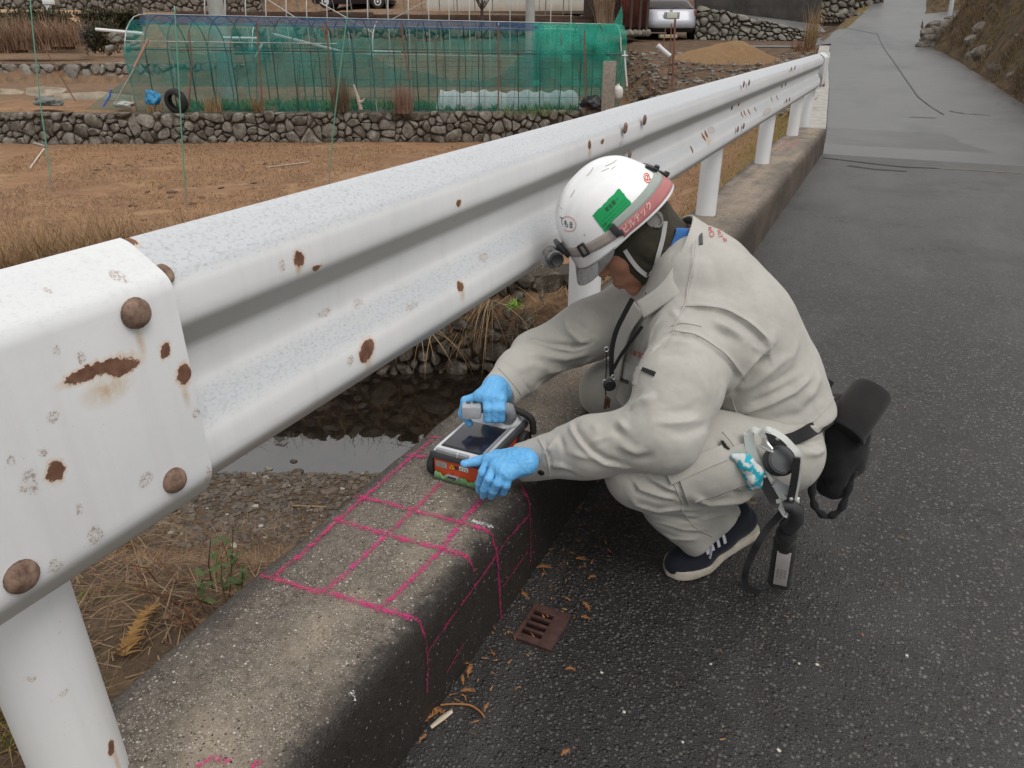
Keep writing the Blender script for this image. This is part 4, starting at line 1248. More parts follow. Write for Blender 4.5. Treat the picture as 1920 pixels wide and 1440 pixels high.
leafy('leafy_weed', [(at_ground(430, 1120), PTD(437, 985, depth(g) - .05)), (at_ground(400, 1110), PTD(395, 1010, depth(g) - .1)), (at_ground(425, 1140), PTD(415, 1040, depth(g) - .12)), (at_ground(390, 1150), PTD(372, 1075, depth(g) - .1)), (at_ground(450, 1130), PTD(455, 1060, depth(g) - .1))],
      mat_blade('weed_leaf', (.065, .105, .035), (.14, .19, .07), (.24, .23, .12)), M_RUSSET, 'green leafy weed growing on the bank just left of the kerb', 'weed', .036, 4, 8)
leafy('bare_twig', [(at_ground(566, 990), PTD(572, 905, depth(at_ground(566, 990)) - .08)), (at_ground(566, 990), PTD(590, 930, depth(at_ground(566, 990)) - .08))], mat_blade('twig_leaf', (.22, .22, .08), (.30, .26, .12)), M_RUSSET, 'thin upright reddish twig between the gravel and the kerb', 'twig', .02, 5, 2)
st = []
for k in range(26):
    x = rng.uniform(240, 520); y = rng.uniform(1090, 1230)
    b = at_ground(x, y)
    if b[0] < -1.0: st.append((b, b + np.array([rng.gauss(0, .08), rng.gauss(0, .08), rng.uniform(.03, .12)])))
leafy('russet_undergrowth', st, mat_blade('russet_leaf', (.16, .075, .035), (.25, .13, .07)), M_RUSSET, 'low russet brown undergrowth of thin stems beside the near kerb', 'undergrowth', .02, 6, 5, True)
# dead fern frond
root = empty('dead_fern', tuple(at_ground(260, 1215)), 'orange dead fern frond lying behind the near guardrail post', 'fern')
a, b = at_ground(236, 1236) + ZU * .015, at_ground(302, 1150) + ZU * .03
ms = MB(); ms.tube([a, (a + b) / 2 + ZU * .03, b], [.003, .0025, .001], 5); ms.build('stem', M_RUSSET, root)
sp = []
ax = math.atan2((b - a)[1], (b - a)[0])
for k in range(34):
    s = k / 34; p = a * (1 - s) + b * s + ZU * (.03 * math.sin(s * 3.14))
    for sd in (-1, 1): sp.append((p[0], p[1], p[2], .040 * (1 - s * .7) * rng.uniform(.6, 1.2), ax + sd * rng.uniform(.7, 1.3), rng.uniform(1.1, 1.6), rng.uniform(.2, 1.2), .009))
blades('frond', sp, mat_blade('fern_orange', (.25, .13, .04), (.36, .21, .07)), root, seg=3)
ms = MB(); a, b = at_ground(548, 952) + ZU * .02, at_ground(612, 955) + ZU * .02; ms.tube([a, b], .006, 6)
tag(ms.build('reed', M_STRAW), 'single dry reed lying across the gravel beside the kerb', 'reed')
# ---------------------------------------------------------------- garden tunnel with nets
def mat_net(name, a, b, alpha, scale=1.0):
    t = NT(name); n = t.noise(1.7, 4, .6); n2 = t.noise(14, 3, .6)
    c = t.mix(t.ramp(n, .3, .7), a, b)
    t.bsdf(color=c, rough=.7, spec=.2)
    tl = t.n('BsdfTranslucent', {'Color': c}); ms = t.n('MixShader', {0: .45}); t.t.links.new(t.p.outputs[0], ms.inputs[1]); t.t.links.new(tl.outputs[0], ms.inputs[2])
    tr = t.n('BsdfTransparent'); al = t.math('ADD', t.ramp(n2, .3, .7, alpha * .82, alpha * 1.12), t.ramp(n, .35, .65, -.06, .06), clamp=True)
    m2 = t.n('MixShader'); t.set(m2.inputs[0], al); t.t.links.new(tr.outputs[0], m2.inputs[1]); t.t.links.new(ms.outputs[0], m2.inputs[2]); t.t.links.new(m2.outputs[0], t.out.inputs[0])
    return t.m
M_NETG = mat_net('green_net_thin', (.02, .25, .215), (.035, .37, .32), .31)
M_NETG2 = mat_net('green_net_double', (.012, .20, .18), (.025, .31, .275), .42)
M_NETG3 = mat_net('green_net_folded', (.02, .36, .25), (.05, .50, .37), .48)
M_NETB = mat_net('blue_net', (.018, .06, .13), (.035, .10, .20), .70)
M_PIPEW = plain('white_pvc', (.70, .71, .72), .4)
M_PIPED = plain('dark_steel_hoop', (.035, .045, .042), .5)
M_PIPEG = plain('galvanised_tube', (.42, .41, .39), .5, .3)
M_RUSTP = plain('rusty_tube', (.20, .085, .055), .85, var=.3, scale=12, bump=.3)
M_WOOD = plain('grey_weathered_wood', (.27, .235, .20), .9, var=.3, scale=18)
GX = lambda x, D=18.95: float((x - 960) / FPX * ((D * math.cos(PITCH)) + (H + .3) * math.sin(PITCH)))
RA, RB = GX(254), GX(1163)
DF, DB = 18.95, 21.5
def ridge(r): return 1.56 + (1.33 - 1.56) * (r - RA) / (RB - RA)
def arch(ph, r, inset=0.0):
    """ph 0 = front foot .. 1 = back foot, hoop profile with straight legs"""
    zb, zt_ = -.58, ridge(r) - inset; Dm = (DF + DB) / 2; hw = (DB - DF) / 2 - inset; leg = .55 + .58
    L1 = leg; L2 = math.pi * .5 * (hw + (zt_ - .55)); tot = 2 * L1 + L2; s = ph * tot
    if s < L1: return W(Dm - hw, r, zb + s)
    if s > L1 + L2: return W(Dm + hw, r, zb + (tot - s))
    a = math.pi * (s - L1) / L2
    return W(Dm - hw * math.cos(a), r, .55 + (zt_ - .55) * math.sin(a) ** .9)
tun = empty('net_tunnel', tuple(W(DF, (RA + RB) / 2, -.56)), 'long hooped garden tunnel covered with green and blue netting on the terrace', 'net tunnel')
for k in range(25):
    r = RA + (RB - RA) * k / 24 + rng.uniform(-.05, .05)
    m = MB(); m.tube([arch(s, r) + RT * rng.uniform(-.012, .012) for s in np.linspace(0, 1, 22)], .013, 6); m.build('hoop', M_PIPED if k % 6 else M_PIPEG, tun)
for ph, r0, r1, mt in ((.235, RA, RB, M_PIPED), (.27, RA, GX(640), M_PIPEG), (.5, RA, RB, M_PIPEG), (.765, RA, RB, M_PIPED)):
    m = MB(); m.tube([arch(ph, r, -.012) for r in np.linspace(r0, r1, 14)], .012, 6); m.build('purlin', mt, tun)
def netting(name, r0, r1, p0, p1, mat, nr_=70, np_=18, sag=.03, off=.02, edge=None, seed=0):
    vs, fs = [], []
    for i in range(nr_ + 1):
        r = r0 + (r1 - r0) * i / nr_
        for j in range(np_ + 1):
            a, b = p0, p1
            if edge: a, b = edge(r)
            ph = a + (b - a) * j / np_
            q = arch(ph, r, -off)
            w = sag * (vnoise(r * 1.0, ph * 6, .16, seed) + .8 * vnoise(r, ph * 9, .07, seed + 2) * .5)
            q = q - FH * (w if ph < .5 else -w) + ZU * (-.5 * abs(w) if .25 < ph < .75 else 0)
            vs.append(tuple(q))
    for i in range(nr_):
        for j in range(np_): fs.append((i * (np_ + 1) + j, (i + 1) * (np_ + 1) + j, (i + 1) * (np_ + 1) + j + 1, i * (np_ + 1) + j + 1))
    me = bpy.data.meshes.new(name); me.from_pydata(vs, [], fs); return link(name, me, mat, tun)
R1, R2, R3 = GX(640), GX(850), GX(1000)
def e_low(r):
    x = (r - RA) / (RB - RA)
    top = .235 if r < R1 else .235 - .10 * float(sst(R1, R2, r)) + .11 * float(sst(R2 + .6, R3 + .5, r))
    return .0, top
netting('green_netting', RA - .03, RB, 0, .24, M_NETG2, 110, 12, .055, .03, lambda r: (0, e_low(r)[1] + .02 * float(vnoise(r, 3, .35, 4))))
netting('green_netting', RA - .03, R3 + .2, .10, .40, M_NETG, 110, 12, .05, .02, lambda r: (.10, .385 + .012 * float(vnoise(r, 0, .3)) - .09 * float(sst(R1 - .8, R1, r)) + .02 * float(sst(R2, R3, r))))
netting('green_netting', R3, RB + .10, .06, .97, M_NETG3, 46, 30, .11, .03, lambda r: (.10 - .05 * float(vnoise(r, 1, .25)), .97), 5)
netting('blue_netting', GX(268), R3 + .25, .36, .55, M_NETB, 70, 8, .02, .016, None, 2)
netting('back_netting', RA, RB, .62, .93, M_NETG, 60, 10, .02, .014, None, 7)
# guy flap on the left end and pulled-up corner on the right
m = MB(); a = W(DF - .05, RA - .02, .05); b = PD(160, 205, 18.7); c = PD(248, 208, 18.8); d = PD(252, 135, 18.85)
m.add([d, PD(215, 165, 18.75), b, PD(205, 207, 18.7), c, a], [(0, 1, 2, 3), (0, 3, 4, 5)]); m.build('net_flap', M_NETG2, tun)
m = MB(); m.add([PD(1128, 48, 20), PD(1150, 44, 20.1), PD(1157, 30, 20.2), PD(1166, 10, 20.3), PD(1168, 26, 20.25), PD(1166, 60, 20.1), PD(1160, 75, 20)], [(0, 1, 2, 6), (2, 3, 4, 5, 6)]); m.build('net_flap', M_NETG3, tun)

# wire fence in front of the tunnel
fen = empty('wire_fence', tuple(W(18.72, -4, -.56)), 'wire mesh fence on rusty poles in front of the green netting', 'fence')
for pts in ([(353, 206), (360, 120), (354, 56)], [(492, 200), (486, 110), (481, 40)], [(612, 75), (605, 48)], [(620, 160), (617, 120), (614, 72), (612, 40)], [(768, 150), (760, 105), (755, 70), (751, 42)], [(934, 212), (935, 140), (934, 50)], [(1099, 212), (1097, 140), (1096, 56)]):
    m = MB(); m.tube([PD(x, y, 18.72) for x, y in pts], .017, 7); m.build('pole', M_RUSTP, fen)
m = MB()
for x in range(560, 1166, 27):
    m.tube([PD(x + rng.uniform(-3, 3), 212, 18.76), PD(x + rng.uniform(-4, 4), 110, 18.76)], .0045, 4)
for x in range(330, 560, 38): m.tube([PD(x, 212, 18.76), PD(x + rng.uniform(-2, 2), 118, 18.76)], .0045, 4)
for y in (116, 126, 148, 162, 182): m.tube([PD(x, y + 1.5 * math.sin(x / 50), 18.76) for x in range(560 if y > 116 else 330, 1170, 30)], .004, 4)
o = m.build('wire_grid', M_PIPED, fen); tag(o, kind='stuff')

# vegetables and row covers inside
M_VEG = mat_blade('vegetable_leaf', (.075, .16, .035), (.17, .26, .06), (.28, .33, .10))
sp = []
for _ in range(420):
    x = rng.uniform(330, 1080); D = rng.uniform(19.1, 20.9); r = GX(x, D)
    if 820 < x and D > 19.5 and rng.random() < .8: continue
    c = W(D, r, -.55); sp += clump(c, 14, .26, .10, (.2, 1.2), (.3, 1.2), .035)
blades('vegetables', sp, M_VEG, kind='stuff', seg=3)
M_FLEECE = plain('white_fleece', (.66, .69, .70), .8, var=.08, scale=4)
m = MB(); vs = []
xs = np.linspace(818, 1090, 34)
for i, x in enumerate(xs):
    for k in range(9):
        a = math.pi * k / 8; rr_ = .26 + .035 * math.sin(i * 1.9) + .02 * math.sin(i * .7)
        vs.append(W(19.75 - rr_ * 1.2 * math.cos(a), GX(x, 19.7), -.56 + (rr_ + .14) * math.sin(a) * (1 if 0 < i < len(xs) - 1 else .3)))
m.add(vs, [(i * 9 + k, i * 9 + k + 1, (i + 1) * 9 + k + 1, (i + 1) * 9 + k) for i in range(len(xs) - 1) for k in range(8)])
tag(m.build('row_cover', M_FLEECE), 'white fleece row cover over vegetables inside the right half of the tunnel', 'row cover')
def pipe(name, pts, r, mat, label, cat, n=8, caps=True):
    m = MB(); m.tube(pts, r, n); return tag(m.build(name, mat), label, cat)
pipe('white_pipe', [PD(510, 64, 20.6), PD(640, 97, 20.6)], .036, M_PIPEW, 'long white pipe slanting down behind the green netting', 'pipe')
pipe('white_pipe', [PD(478, 108, 20.4), PD(492, 82, 20.6)], .03, M_PIPEW, 'short white pipe standing tilted behind the netting near the second rusty pole', 'pipe')
pipe('white_pipe', [PD(418, 71, 21.8), PD(484, 72, 21.8)], .035, M_PIPEW, 'short level white pipe behind the left half of the netting', 'pipe')
pipe('white_pipe', [PD(700, 97, 21.8), PD(752, 99, 21.8)], .035, M_PIPEW, 'white pipe piece lying behind the middle of the netting', 'pipe')
pipe('white_pipe', [PD(180, 55, 22.0), PD(268, 63, 21.8)], .04, M_PIPEW, 'white pipe resting on the stones left of the tunnel', 'pipe')
pipe('white_pipe', [PD(1233, 85, 19.0), PD(1246, 97, 19.0), PD(1256, 105, 19.0)], .055, M_PIPEW, 'thick short white pipe lying on the bare earth slope below the car', 'pipe', 12)
rp = empty('rubble_heap', tuple(PD(225, 80, 23)), 'heap of pale rubble stones beside the dark bush left of the tunnel', 'rubble')
for i in range(22):
    c = PD(rng.uniform(205, 262), rng.uniform(62, 92), 22.6 + rng.uniform(-.3, .3)); rock('stone', c, (rng.uniform(.09, .17), rng.uniform(.08, .14), rng.uniform(.07, .12)), 900 + i, M_STONE2, rp)

# tyre at the left end
c = PD(330, 190, 18.68); m = MB()
axn = FH * .96 + RT * .25 + ZU * .12; axn /= np.linalg.norm(axn)
m.lathe(c - axn * .085, axn, [(.165, .012), (.17, .0), (.215, -.006), (.262, .010), (.282, .035), (.285, .085), (.282, .135), (.262, .16), (.215, .176), (.17, .17), (.165, .158), (.20, .14), (.215, .085), (.20, .03), (.165, .012)], 36)
o = m.build('old_tyre', plain('tyre_rubber', (.018, .018, .019), .8, bump=.3)); fix_normals(o.data)
# open ring: remove the end caps of the lathe
bm = bmesh.new(); bm.from_mesh(o.data); bmesh.ops.delete(bm, geom=[f for f in bm.faces if len(f.verts) > 4], context='FACES'); bm.to_mesh(o.data); bm.free()
tag(o, 'old black tyre standing at the left foot of the green netting', 'tyre')
f_ = lambda name, c, n, L, sp_, mat, label, cat, w=.012, lean=(.05, .5), curl=(.1, .8): tag(blades(name, clump(c, n, L, sp_, lean, curl, w), mat, seg=5), label, cat)
f_('dry_shrub', PD(640, 208, 18.64), 420, .82, .20, mat_blade('dull_shrub_twig', (.17, .125, .085), (.27, .20, .14), (.10, .07, .045)), 'tall dull brown dry shrub in front of the netting beside the green stake', 'dry shrub', .010, (.02, .28), (.0, .3))
f_('dry_shrub', PD(757, 210, 18.64), 460, .66, .22, mat_blade('pink_dry_twig', (.30, .185, .14), (.40, .27, .21), (.20, .11, .075)), 'pinkish brown dry shrub under the leaning rusty pole by the netting', 'dry shrub', .010, (.02, .35), (.0, .35))
f_('dry_tuft', PD(485, 208, 18.64), 120, .38, .13, M_STRAWD, 'small brown dry tuft beside the second rusty pole', 'dry grass')
f_('dry_tuft', PD(400, 208, 18.64), 150, .42, .22, M_STRAW, 'straw coloured tuft right of the old tyre', 'dry grass')
f_('dry_tuft', PD(290, 208, 18.64), 90, .22, .2, M_STRAWD, 'low brown tuft left of the old tyre at the wall top', 'dry grass')
f_('dry_tuft', PD(1000, 210, 18.66), 220, .28, .9, M_GREEN, 'low green weeds along the right part of the wall top', 'weeds')
# driftwood, bag, board, jug, sack
M_DRIFT = plain('grey_driftwood', (.40, .34, .29), .9, var=.25, scale=25)
m = MB(); m.tube([PD(663, 158, 18.6), PD(670, 180, 18.58), PD(677, 205, 18.6)], [.02, .045, .05], 8); m.tube([PD(673, 192, 18.58), PD(680, 190, 18.56), PD(685, 184, 18.55)], [.04, .03, .008], 7)
tag(m.build('driftwood', M_DRIFT), 'forked grey driftwood leaning between the two dry shrubs', 'driftwood')
def crumple(name, c, size, seed, mat):
    bm = bmesh.new(); bmesh.ops.create_icosphere(bm, subdivisions=4, radius=1); off = Vector((seed * 3.1, seed * 1.7, 0))
    for v in bm.verts:
        co = v.co.copy(); k = 1 + .45 * mnoise.noise(co * 1.3 + off) + .30 * abs(mnoise.noise(co * 2.9 + off)) - .22 * abs(mnoise.noise(co * 6 + off))
        co *= k; co.z = max(co.z, -.55); v.co = Vector((co.x * size[0], co.y * size[1], co.z * size[2])) + Vector(c)
    me = bpy.data.meshes.new(name); bm.to_mesh(me); bm.free(); return link(name, me, mat)
c = PD(287, 187, 18.75); o = crumple('blue_bag', c, (.20, .12, .19), 41, plain('blue_plastic', (.03, .22, .42), .45, var=.3, scale=9)); tag(o, 'crumpled bright blue plastic bag behind the netting left of the tyre', 'bag')
m = MB(); m.tube([PD(193, 200, 18.6), PD(206, 180, 18.7), PD(208, 168, 18.7)], [.02, .025, .02], 6); tag(m.build('blue_rope', plain('blue_rope', (.05, .11, .42), .7)), 'short blue rope hanging by the net flap on the left', 'rope')
m = MB(); m.rbox(PD(1141, 165, 18.5), (.30, .07, 1.15), np.array([RT, FH, ZU]).T, .01); tag(m.build('wooden_board', M_WOOD), 'upright grey weathered board at the right end of the netting', 'board')
c = PD(1158, 172, 18.7); m = MB(); m.lathe(c - ZU * .14, ZU, [(.11, 0), (.13, .03), (.13, .18), (.10, .24), (.04, .28), (.04, .31)], 18); tag(m.build('white_jug', plain('white_plastic_jug', (.68, .66, .62), .5)), 'white plastic jug behind the upright board', 'jug')
o = crumple('black_sack', PD(1112, 194, 18.75), (.28, .2, .17), 43, plain('black_sack', (.02, .02, .024), .4)); tag(o, 'black plastic sack at the foot of the netting left of the board', 'sack')
m = MB(); m.tube([PD(1176, 162, 18.4), PD(1173, 130, 18.4), PD(1171, 95, 18.4)], .018, 8); m.tube([PD(1166, 104, 18.38), PD(1177, 104, 18.38)], .014, 6); tag(m.build('white_stake', M_PIPEW), 'thin white stake with a short crossbar right of the netting', 'stake')
for i, (pts, r, lb) in enumerate([([(1258, 190), (1262, 120), (1266, 34)], .024, 'tallest rusty stake on the slope in front of the silver car'), ([(1250, 180), (1256, 110), (1259, 44)], .014, 'thin rusty stake just left of the tallest one below the car'), ([(1243, 90), (1248, 53)], .012, 'short rusty rod under the number plate of the silver car'), ([(1219, 180), (1217, 142)], .02, 'low rusty stub on the slope right of the white stake')]):
    tag(MB().tube([PD(x, y, 19.0) for x, y in pts], r, 7).build('rusty_stake', M_RUSTP), lb, 'stake', 'rusty stakes')
tag(MB().tube([PD(60, 45, 17.8), PD(106, 130, 17.8), PD(142, 190, 17.8)], .012, 6).build('rusty_stake', M_RUSTP), 'thin rusty rod leaning across the pale terrace wall on the left', 'stake', 'rusty stakes')
tag(MB().tube([PD(252, 126, 18.5), PD(278, 74, 18.7)], .03, 8).build('wooden_stick', plain('pinkish_wood', (.34, .20, .15), .85)), 'short slanting wooden stick at the left corner of the netting', 'stick')
tag(MB().tube([PD(252, 128, 18.5), PD(228, 170, 18.5), PD(215, 198, 18.5)], .016, 6).build('guy_stick', M_DRIFT), 'grey stick propping the net flap left of the tunnel', 'stick')
# white sheeting on the left terrace
M_SHEET = plain('dirty_white_sheet', (.72, .66, .55), .7, var=.2, scale=5, bump=.2)
def lying(name, poly, D, label, th=.05):
    top = [PD(x, y, D) for x, y in poly]; base = [p - ZU * th for p in top]
    n = len(top); m = MB(); m.add(top + base, [tuple(range(n)), tuple(range(n, 2 * n))[::-1]] + [(i, i + n, (i + 1) % n + n, (i + 1) % n) for i in range(n)])
    o = m.build(name, M_SHEET, smooth=False); fix_normals(o.data); return tag(o, label, 'sheeting')
lying('white_sheet', [(0, 166), (28, 167), (45, 171), (30, 173), (0, 173)], 20.8, 'white plastic sheet at the far left edge above the long wall')
lying('white_sheet', [(50, 165), (80, 162), (124, 165), (110, 173), (75, 177), (48, 174)], 20.3, 'widest white plastic sheet lying on the left terrace by the green stake')
lying('white_sheet', [(100, 176), (190, 171), (220, 176), (256, 180), (254, 183), (150, 182), (105, 181)], 19.7, 'long narrow white sheet running towards the left end of the netting')
o = crumple('grey_sack', PD(88, 192, 19.1), (.42, .2, .12), 77, plain('grey_sacking', (.16, .165, .15), .9)); tag(o, 'dark grey sack lying in front of the white sheets', 'sack')
o = crumple('pale_bundle', PD(232, 196, 18.9), (.26, .16, .09), 78, plain('pale_cloth_bundle', (.45, .45, .42), .9)); tag(o, 'pale crumpled bundle under the net flap', 'bundle')

# green garden stakes standing in the field
M_STAKE = plain('green_coated_stake', (.08, .26, .18), .5); M_STAKEG = plain('muddy_stake_foot', (.20, .19, .17), .8)
for pts, lb in (([(97, 357), (88, 280), (75, 190), (60, 40), (54, -40)], 'leftmost green garden stake standing in the brown field'), ([(350, 389), (341, 260), (334, 130), (328, 20), (327, 12)], 'middle green garden stake standing in front of the tyre'), ([(616, 351), (624, 250), (638, 130), (652, 22)], 'right green garden stake leaning right in front of the dull shrub')):
    pts_ = [at_ground(*pts[0], 6, 20)]; D0_ = DR(pts_[0])[0]; P_ = pts_ + [PD(x, y, D0_ + .2 * i) for i, (x, y) in enumerate(pts[1:], 1)]
    root = empty('garden_stake', tuple(P_[0]), lb, 'stake', 'green garden stakes')
    k = P_[0] * .68 + P_[1] * .32
    MB().tube([k] + P_[1:], .010, 7).build('stake_shaft', M_STAKE, root); MB().tube([P_[0] - ZU * .05, k], .011, 7).build('stake_foot', M_STAKEG, root)
tag(MB().tube([at_ground(56, 316, 6, 20), at_ground(70, 300, 6, 20) + ZU * .03, at_ground(84, 283, 6, 20) + ZU * .05], .016, 6).build('white_stick', plain('bleached_wood', (.56, .50, .43), .9)), 'short bleached stick lying in the field by the leftmost stake', 'stick')
tag(MB().tube([at_ground(54, 267, 6, 20) + ZU * .02, at_ground(82, 275, 6, 20) + ZU * .02], .03, 6).build('bleached_log', plain('bleached_wood_grey', (.36, .33, .29), .9)), 'grey bleached branch at the foot of the left wall', 'branch')
tag(MB().tube([at_ground(500, 316, 6, 20) + ZU * .02, at_ground(545, 311, 6, 20) + ZU * .03, at_ground(580, 306, 6, 20) + ZU * .02], .014, 6).build('fallen_branch', M_DRIFT), 'thin grey branch lying in the brown field above the guardrail', 'branch')
gp = []
for _ in range(230):
    D = rng.uniform(9, 18); r = rng.uniform(-D * .65, D * .1); p = W(D, r, 0)
    if vnoise(p[0], p[1], .5, 7) > -.1: continue
    gp.append((p[0], p[1], zt(p[0], p[1]) + .005, rng.choice((.02, .03, .05, .07))))
gravel('soil_clods', gp, plain('dark_clod', (.11, .068, .045), .95, var=.4))

# ---------------------------------------------------------------- behind the tunnel
fr = empty('greenhouse_frame', tuple(W(23, -3, -.3)), 'bare galvanised greenhouse frame of curved tubes behind the netted tunnel', 'greenhouse frame')
DG0, DG1 = 23.4, 27.2; r0_, r1_ = GX(440, 25), GX(1060, 25)
for k in range(19):
    r = r0_ + (r1_ - r0_) * k / 18; pts = []
    for s in np.linspace(0, 1, 24):
        a = math.pi * s; Dm = (DG0 + DG1) / 2
        z0_ = -.4 if s < .5 else .3
        pts.append(W(Dm - (DG1 - DG0) / 2 * math.cos(a) * 1.0, r, 1.35 + 1.5 * math.sin(a)))
    pts = [W(DG0, r, -.3)] + pts + [W(DG1, r, .5)]
    MB().tube(pts, .017, 6).build('hoop', M_PIPEG, fr)
for D, z in ((DG0, 1.35), (DG0 - .0, .62), (DG1, 1.35), ((DG0 + DG1) / 2, 2.85)):
    MB().tube([W(D - .02, r0_ - .2, z + .03), W(D - .02, r1_ + .2, z - .12)], .015, 6).build('purlin', M_PIPEG, fr)
for xa, xb, ya, yb in ((500, 565, -2, 40), (600, 700, 5, 62), (690, 800, 60, 2)): MB().tube([PD(xa, ya, 23.38), PD(xb, yb, 23.38)], .014, 6).build('brace', M_PIPEG, fr)
M_CONC = plain('grey_concrete_pole', (.36, .35, .33), .85, var=.12, scale=6, bump=.2)
for x, D, r, lb in ((409, 22.3, .21, 'thick grey concrete utility pole behind the left half of the tunnel'), (994, 23.0, .13, 'slimmer grey pole behind the right part of the tunnel')):
    p = PD(x, 40, D); m = MB(); m.lathe((p[0], p[1], -.6), ZU, [(r * 1.04, 0), (r, 2.5), (r * .85, 8)], 20); tag(m.build('utility_pole', M_CONC), lb, 'pole')
# store building
b0 = PD(800, 27, 33); b1 = PD(1122, 29, 31.5); root = empty('storehouse', tuple(b0), 'pale cream metal storehouse with rusty lower edge behind the greenhouse frame', 'storehouse')
tt = b1 - b0; tt[2] = 0; L = np.linalg.norm(tt); tt /= L; nb = np.array([tt[1], -tt[0], 0]); zb = b0[2]
def mat_store():
    t = NT('cream_sheet_metal'); z = t.sep(t.pos())[2]; n = t.noise(3, 4, .6); n2 = t.noise(12, 4, .6, vec=t.scale(t.pos(), (1, 1, .2)))
    c = t.mix(t.ramp(n, .3, .7), (.50, .49, .43), (.58, .57, .51)); c = t.mix(t.math('MULTIPLY', t.ramp(t.math('ADD', z, t.math('MULTIPLY', n2, .35)), zb + .55, zb + .12), .85), c, (.34, .18, .085)); return t.bsdf(color=c, rough=.6)
M_STORE = mat_store()
np_ = 6
for k in range(np_):
    s0 = L * k / np_ + .008; s1 = L * (k + 1) / np_ - .008
    m = MB(); c = b0 + tt * (s0 + s1) / 2; m.box((c[0], c[1], zb + 1.35), (s1 - s0, .05, 2.7), np.array([tt, nb, ZU]).T); m.build('wall_panel', M_STORE, root, smooth=False)
m = MB(); c = b0 + tt * L / 2 - nb * 1.6; m.box((c[0], c[1], zb + 1.3), (L * .995, 3.1, 2.6), np.array([tt, nb, ZU]).T); m.build('building_body', M_STORE, root, smooth=False)
m = MB(); m.box((c[0], c[1], zb + 2.78), (L + .4, 3.8, .12), np.array([tt, nb, ZU]).T); m.build('roof', plain('grey_roof', (.2, .2, .21), .6), root, smooth=False)
m = MB(); c = b0 + tt * L / 2 + nb * .04; m.box((c[0], c[1], zb + .05), (L, .06, .10), np.array([tt, nb, ZU]).T); m.build('sill_rail', plain('dark_rail', (.10, .085, .07), .8), root, smooth=False)
# timber beams stacked on the bank below it
M_BEAM = plain('dark_brown_timber', (.075, .045, .032), .9, var=.35, scale=6)
for i, (xa, xb, y, D, hgt) in enumerate([(330, 700, 27, 26.8, .16), (560, 1000, 33, 27.0, .18), (920, 1125, 35, 26.6, .17), (1000, 1130, 42, 26.3, .17), (930, 1000, 45, 26.4, .16)]):
    a, b = PD(xa, y - 1, D), PD(xb, y + 1, D); m = MB(); d_ = b - a; l_ = np.linalg.norm(d_); d_ /= l_; n_ = np.cross(ZU, d_)
    m.rbox((a + b) / 2, (l_, .2, hgt), np.array([d_, n_, np.cross(d_, n_)]).T, .02)
    tag(m.build('timber_beam', M_BEAM), ['long dark beam behind the left of the greenhouse frame', 'long dark beam behind the middle of the greenhouse frame', 'upper dark beam below the cream storehouse', 'lower dark beam below the right of the storehouse', 'short dark beam between the grey pole and the bare tree'][i], 'beam', 'timber beams behind the tunnel')

# bare trees
def bare_tree(base, h, seed, label, spread=.5, n=7):
    rg = random.Random(seed); root = empty('bare_tree', tuple(base), label, 'tree')
    m = MB(); k = np.array(base) + ZU * h * .25
    m.tube([np.array(base) - ZU * .1, np.array(base) + ZU * h * .12, k], [.07, .055, .05], 8); m.build('trunk', M_BARK, root)
    def grow(p, d, L, r, lv):
        q = [p]; 
        for i in range(3): d = d + np.array([rg.gauss(0, .14), rg.gauss(0, .14), .05]); d /= np.linalg.norm(d); q.append(q[-1] + d * L / 3)
        mb.tube(q, [r, r * .85, r * .65, r * .45], 5)
        if lv > 0:
            for i in range(rg.choice((2, 3))):
                a = d + np.array([rg.gauss(0, .5), rg.gauss(0, .5), rg.gauss(.1, .25)]); a /= np.linalg.norm(a); grow(q[rg.choice((1, 2, 3))], a, L * .65, r * .5, lv - 1)
    for i in range(n):
        mb = MB(); a = 6.28 * i / n + rg.random(); d = np.array([math.cos(a) * spread, math.sin(a) * spread, 1.0]); d /= np.linalg.norm(d)
        grow(k, d, h * .35, .028, 3); mb.build('branch', M_BARK, root)
M_BARK = plain('dark_bark', (.075, .06, .05), .95, var=.3, scale=20)
bare_tree(PD(268, 42, 22.5), 1.9, 5, 'small bare tree with upright dark branches left of the concrete pole', .55)
bare_tree(PD(904, 44, 25.6), 1.5, 9, 'small bare tree in front of the cream storehouse', .9)
# shrubs on the left bank
def bush(name, c, rx, rz, n, mat, label, leaf=.07, seed=1, cat='bush', ry=None):
    rg = np.random.default_rng(seed); sp = []
    root = empty(name, tuple(np.array(c) - ZU * rz), label, cat)
    m = MB()
    for k in range(6):
        a = rg.uniform(0, 6.28); m.tube([np.array(c) - ZU * rz, np.array(c) + np.array([math.cos(a) * rx * .5, math.sin(a) * rx * .5, rz * .3])], [.02, .008], 5)
    m.build('stem', M_BARK, root)
    for _ in range(n):
        v = rg.normal(size=3); v /= np.linalg.norm(v); s = rg.uniform(.45, 1.05) * (1 + .22 * mnoise.noise(Vector(v * 2.2 + seed)))
        p = np.array(c) + v * s * np.array([rx, ry or rx * .8, rz])
        sp.append((*p, leaf * rg.uniform(.6, 1.4), rg.uniform(0, 6.28), rg.uniform(.2, 2.2), rg.uniform(0, 1), leaf * .5))
    blades('foliage', sp, mat, root, seg=2); return root
M_DKB = mat_blade('dark_evergreen', (.030, .034, .018), (.065, .065, .032), (.11, .085, .045))
M_GRYB = mat_blade('grey_twiggy_bush', (.10, .08, .065), (.17, .14, .115), (.06, .05, .04))
bush('dark_bush', PD(200, 70, 23.6), .55, .45, 1500, M_DKB, 'round dark bush left of the heap of rubble', .09, 3)
bush('grey_bush', PD(172, 72, 24.0), .40, .40, 900, M_GRYB, 'grey twiggy bush touching the dark round bush on its left', .10, 4)
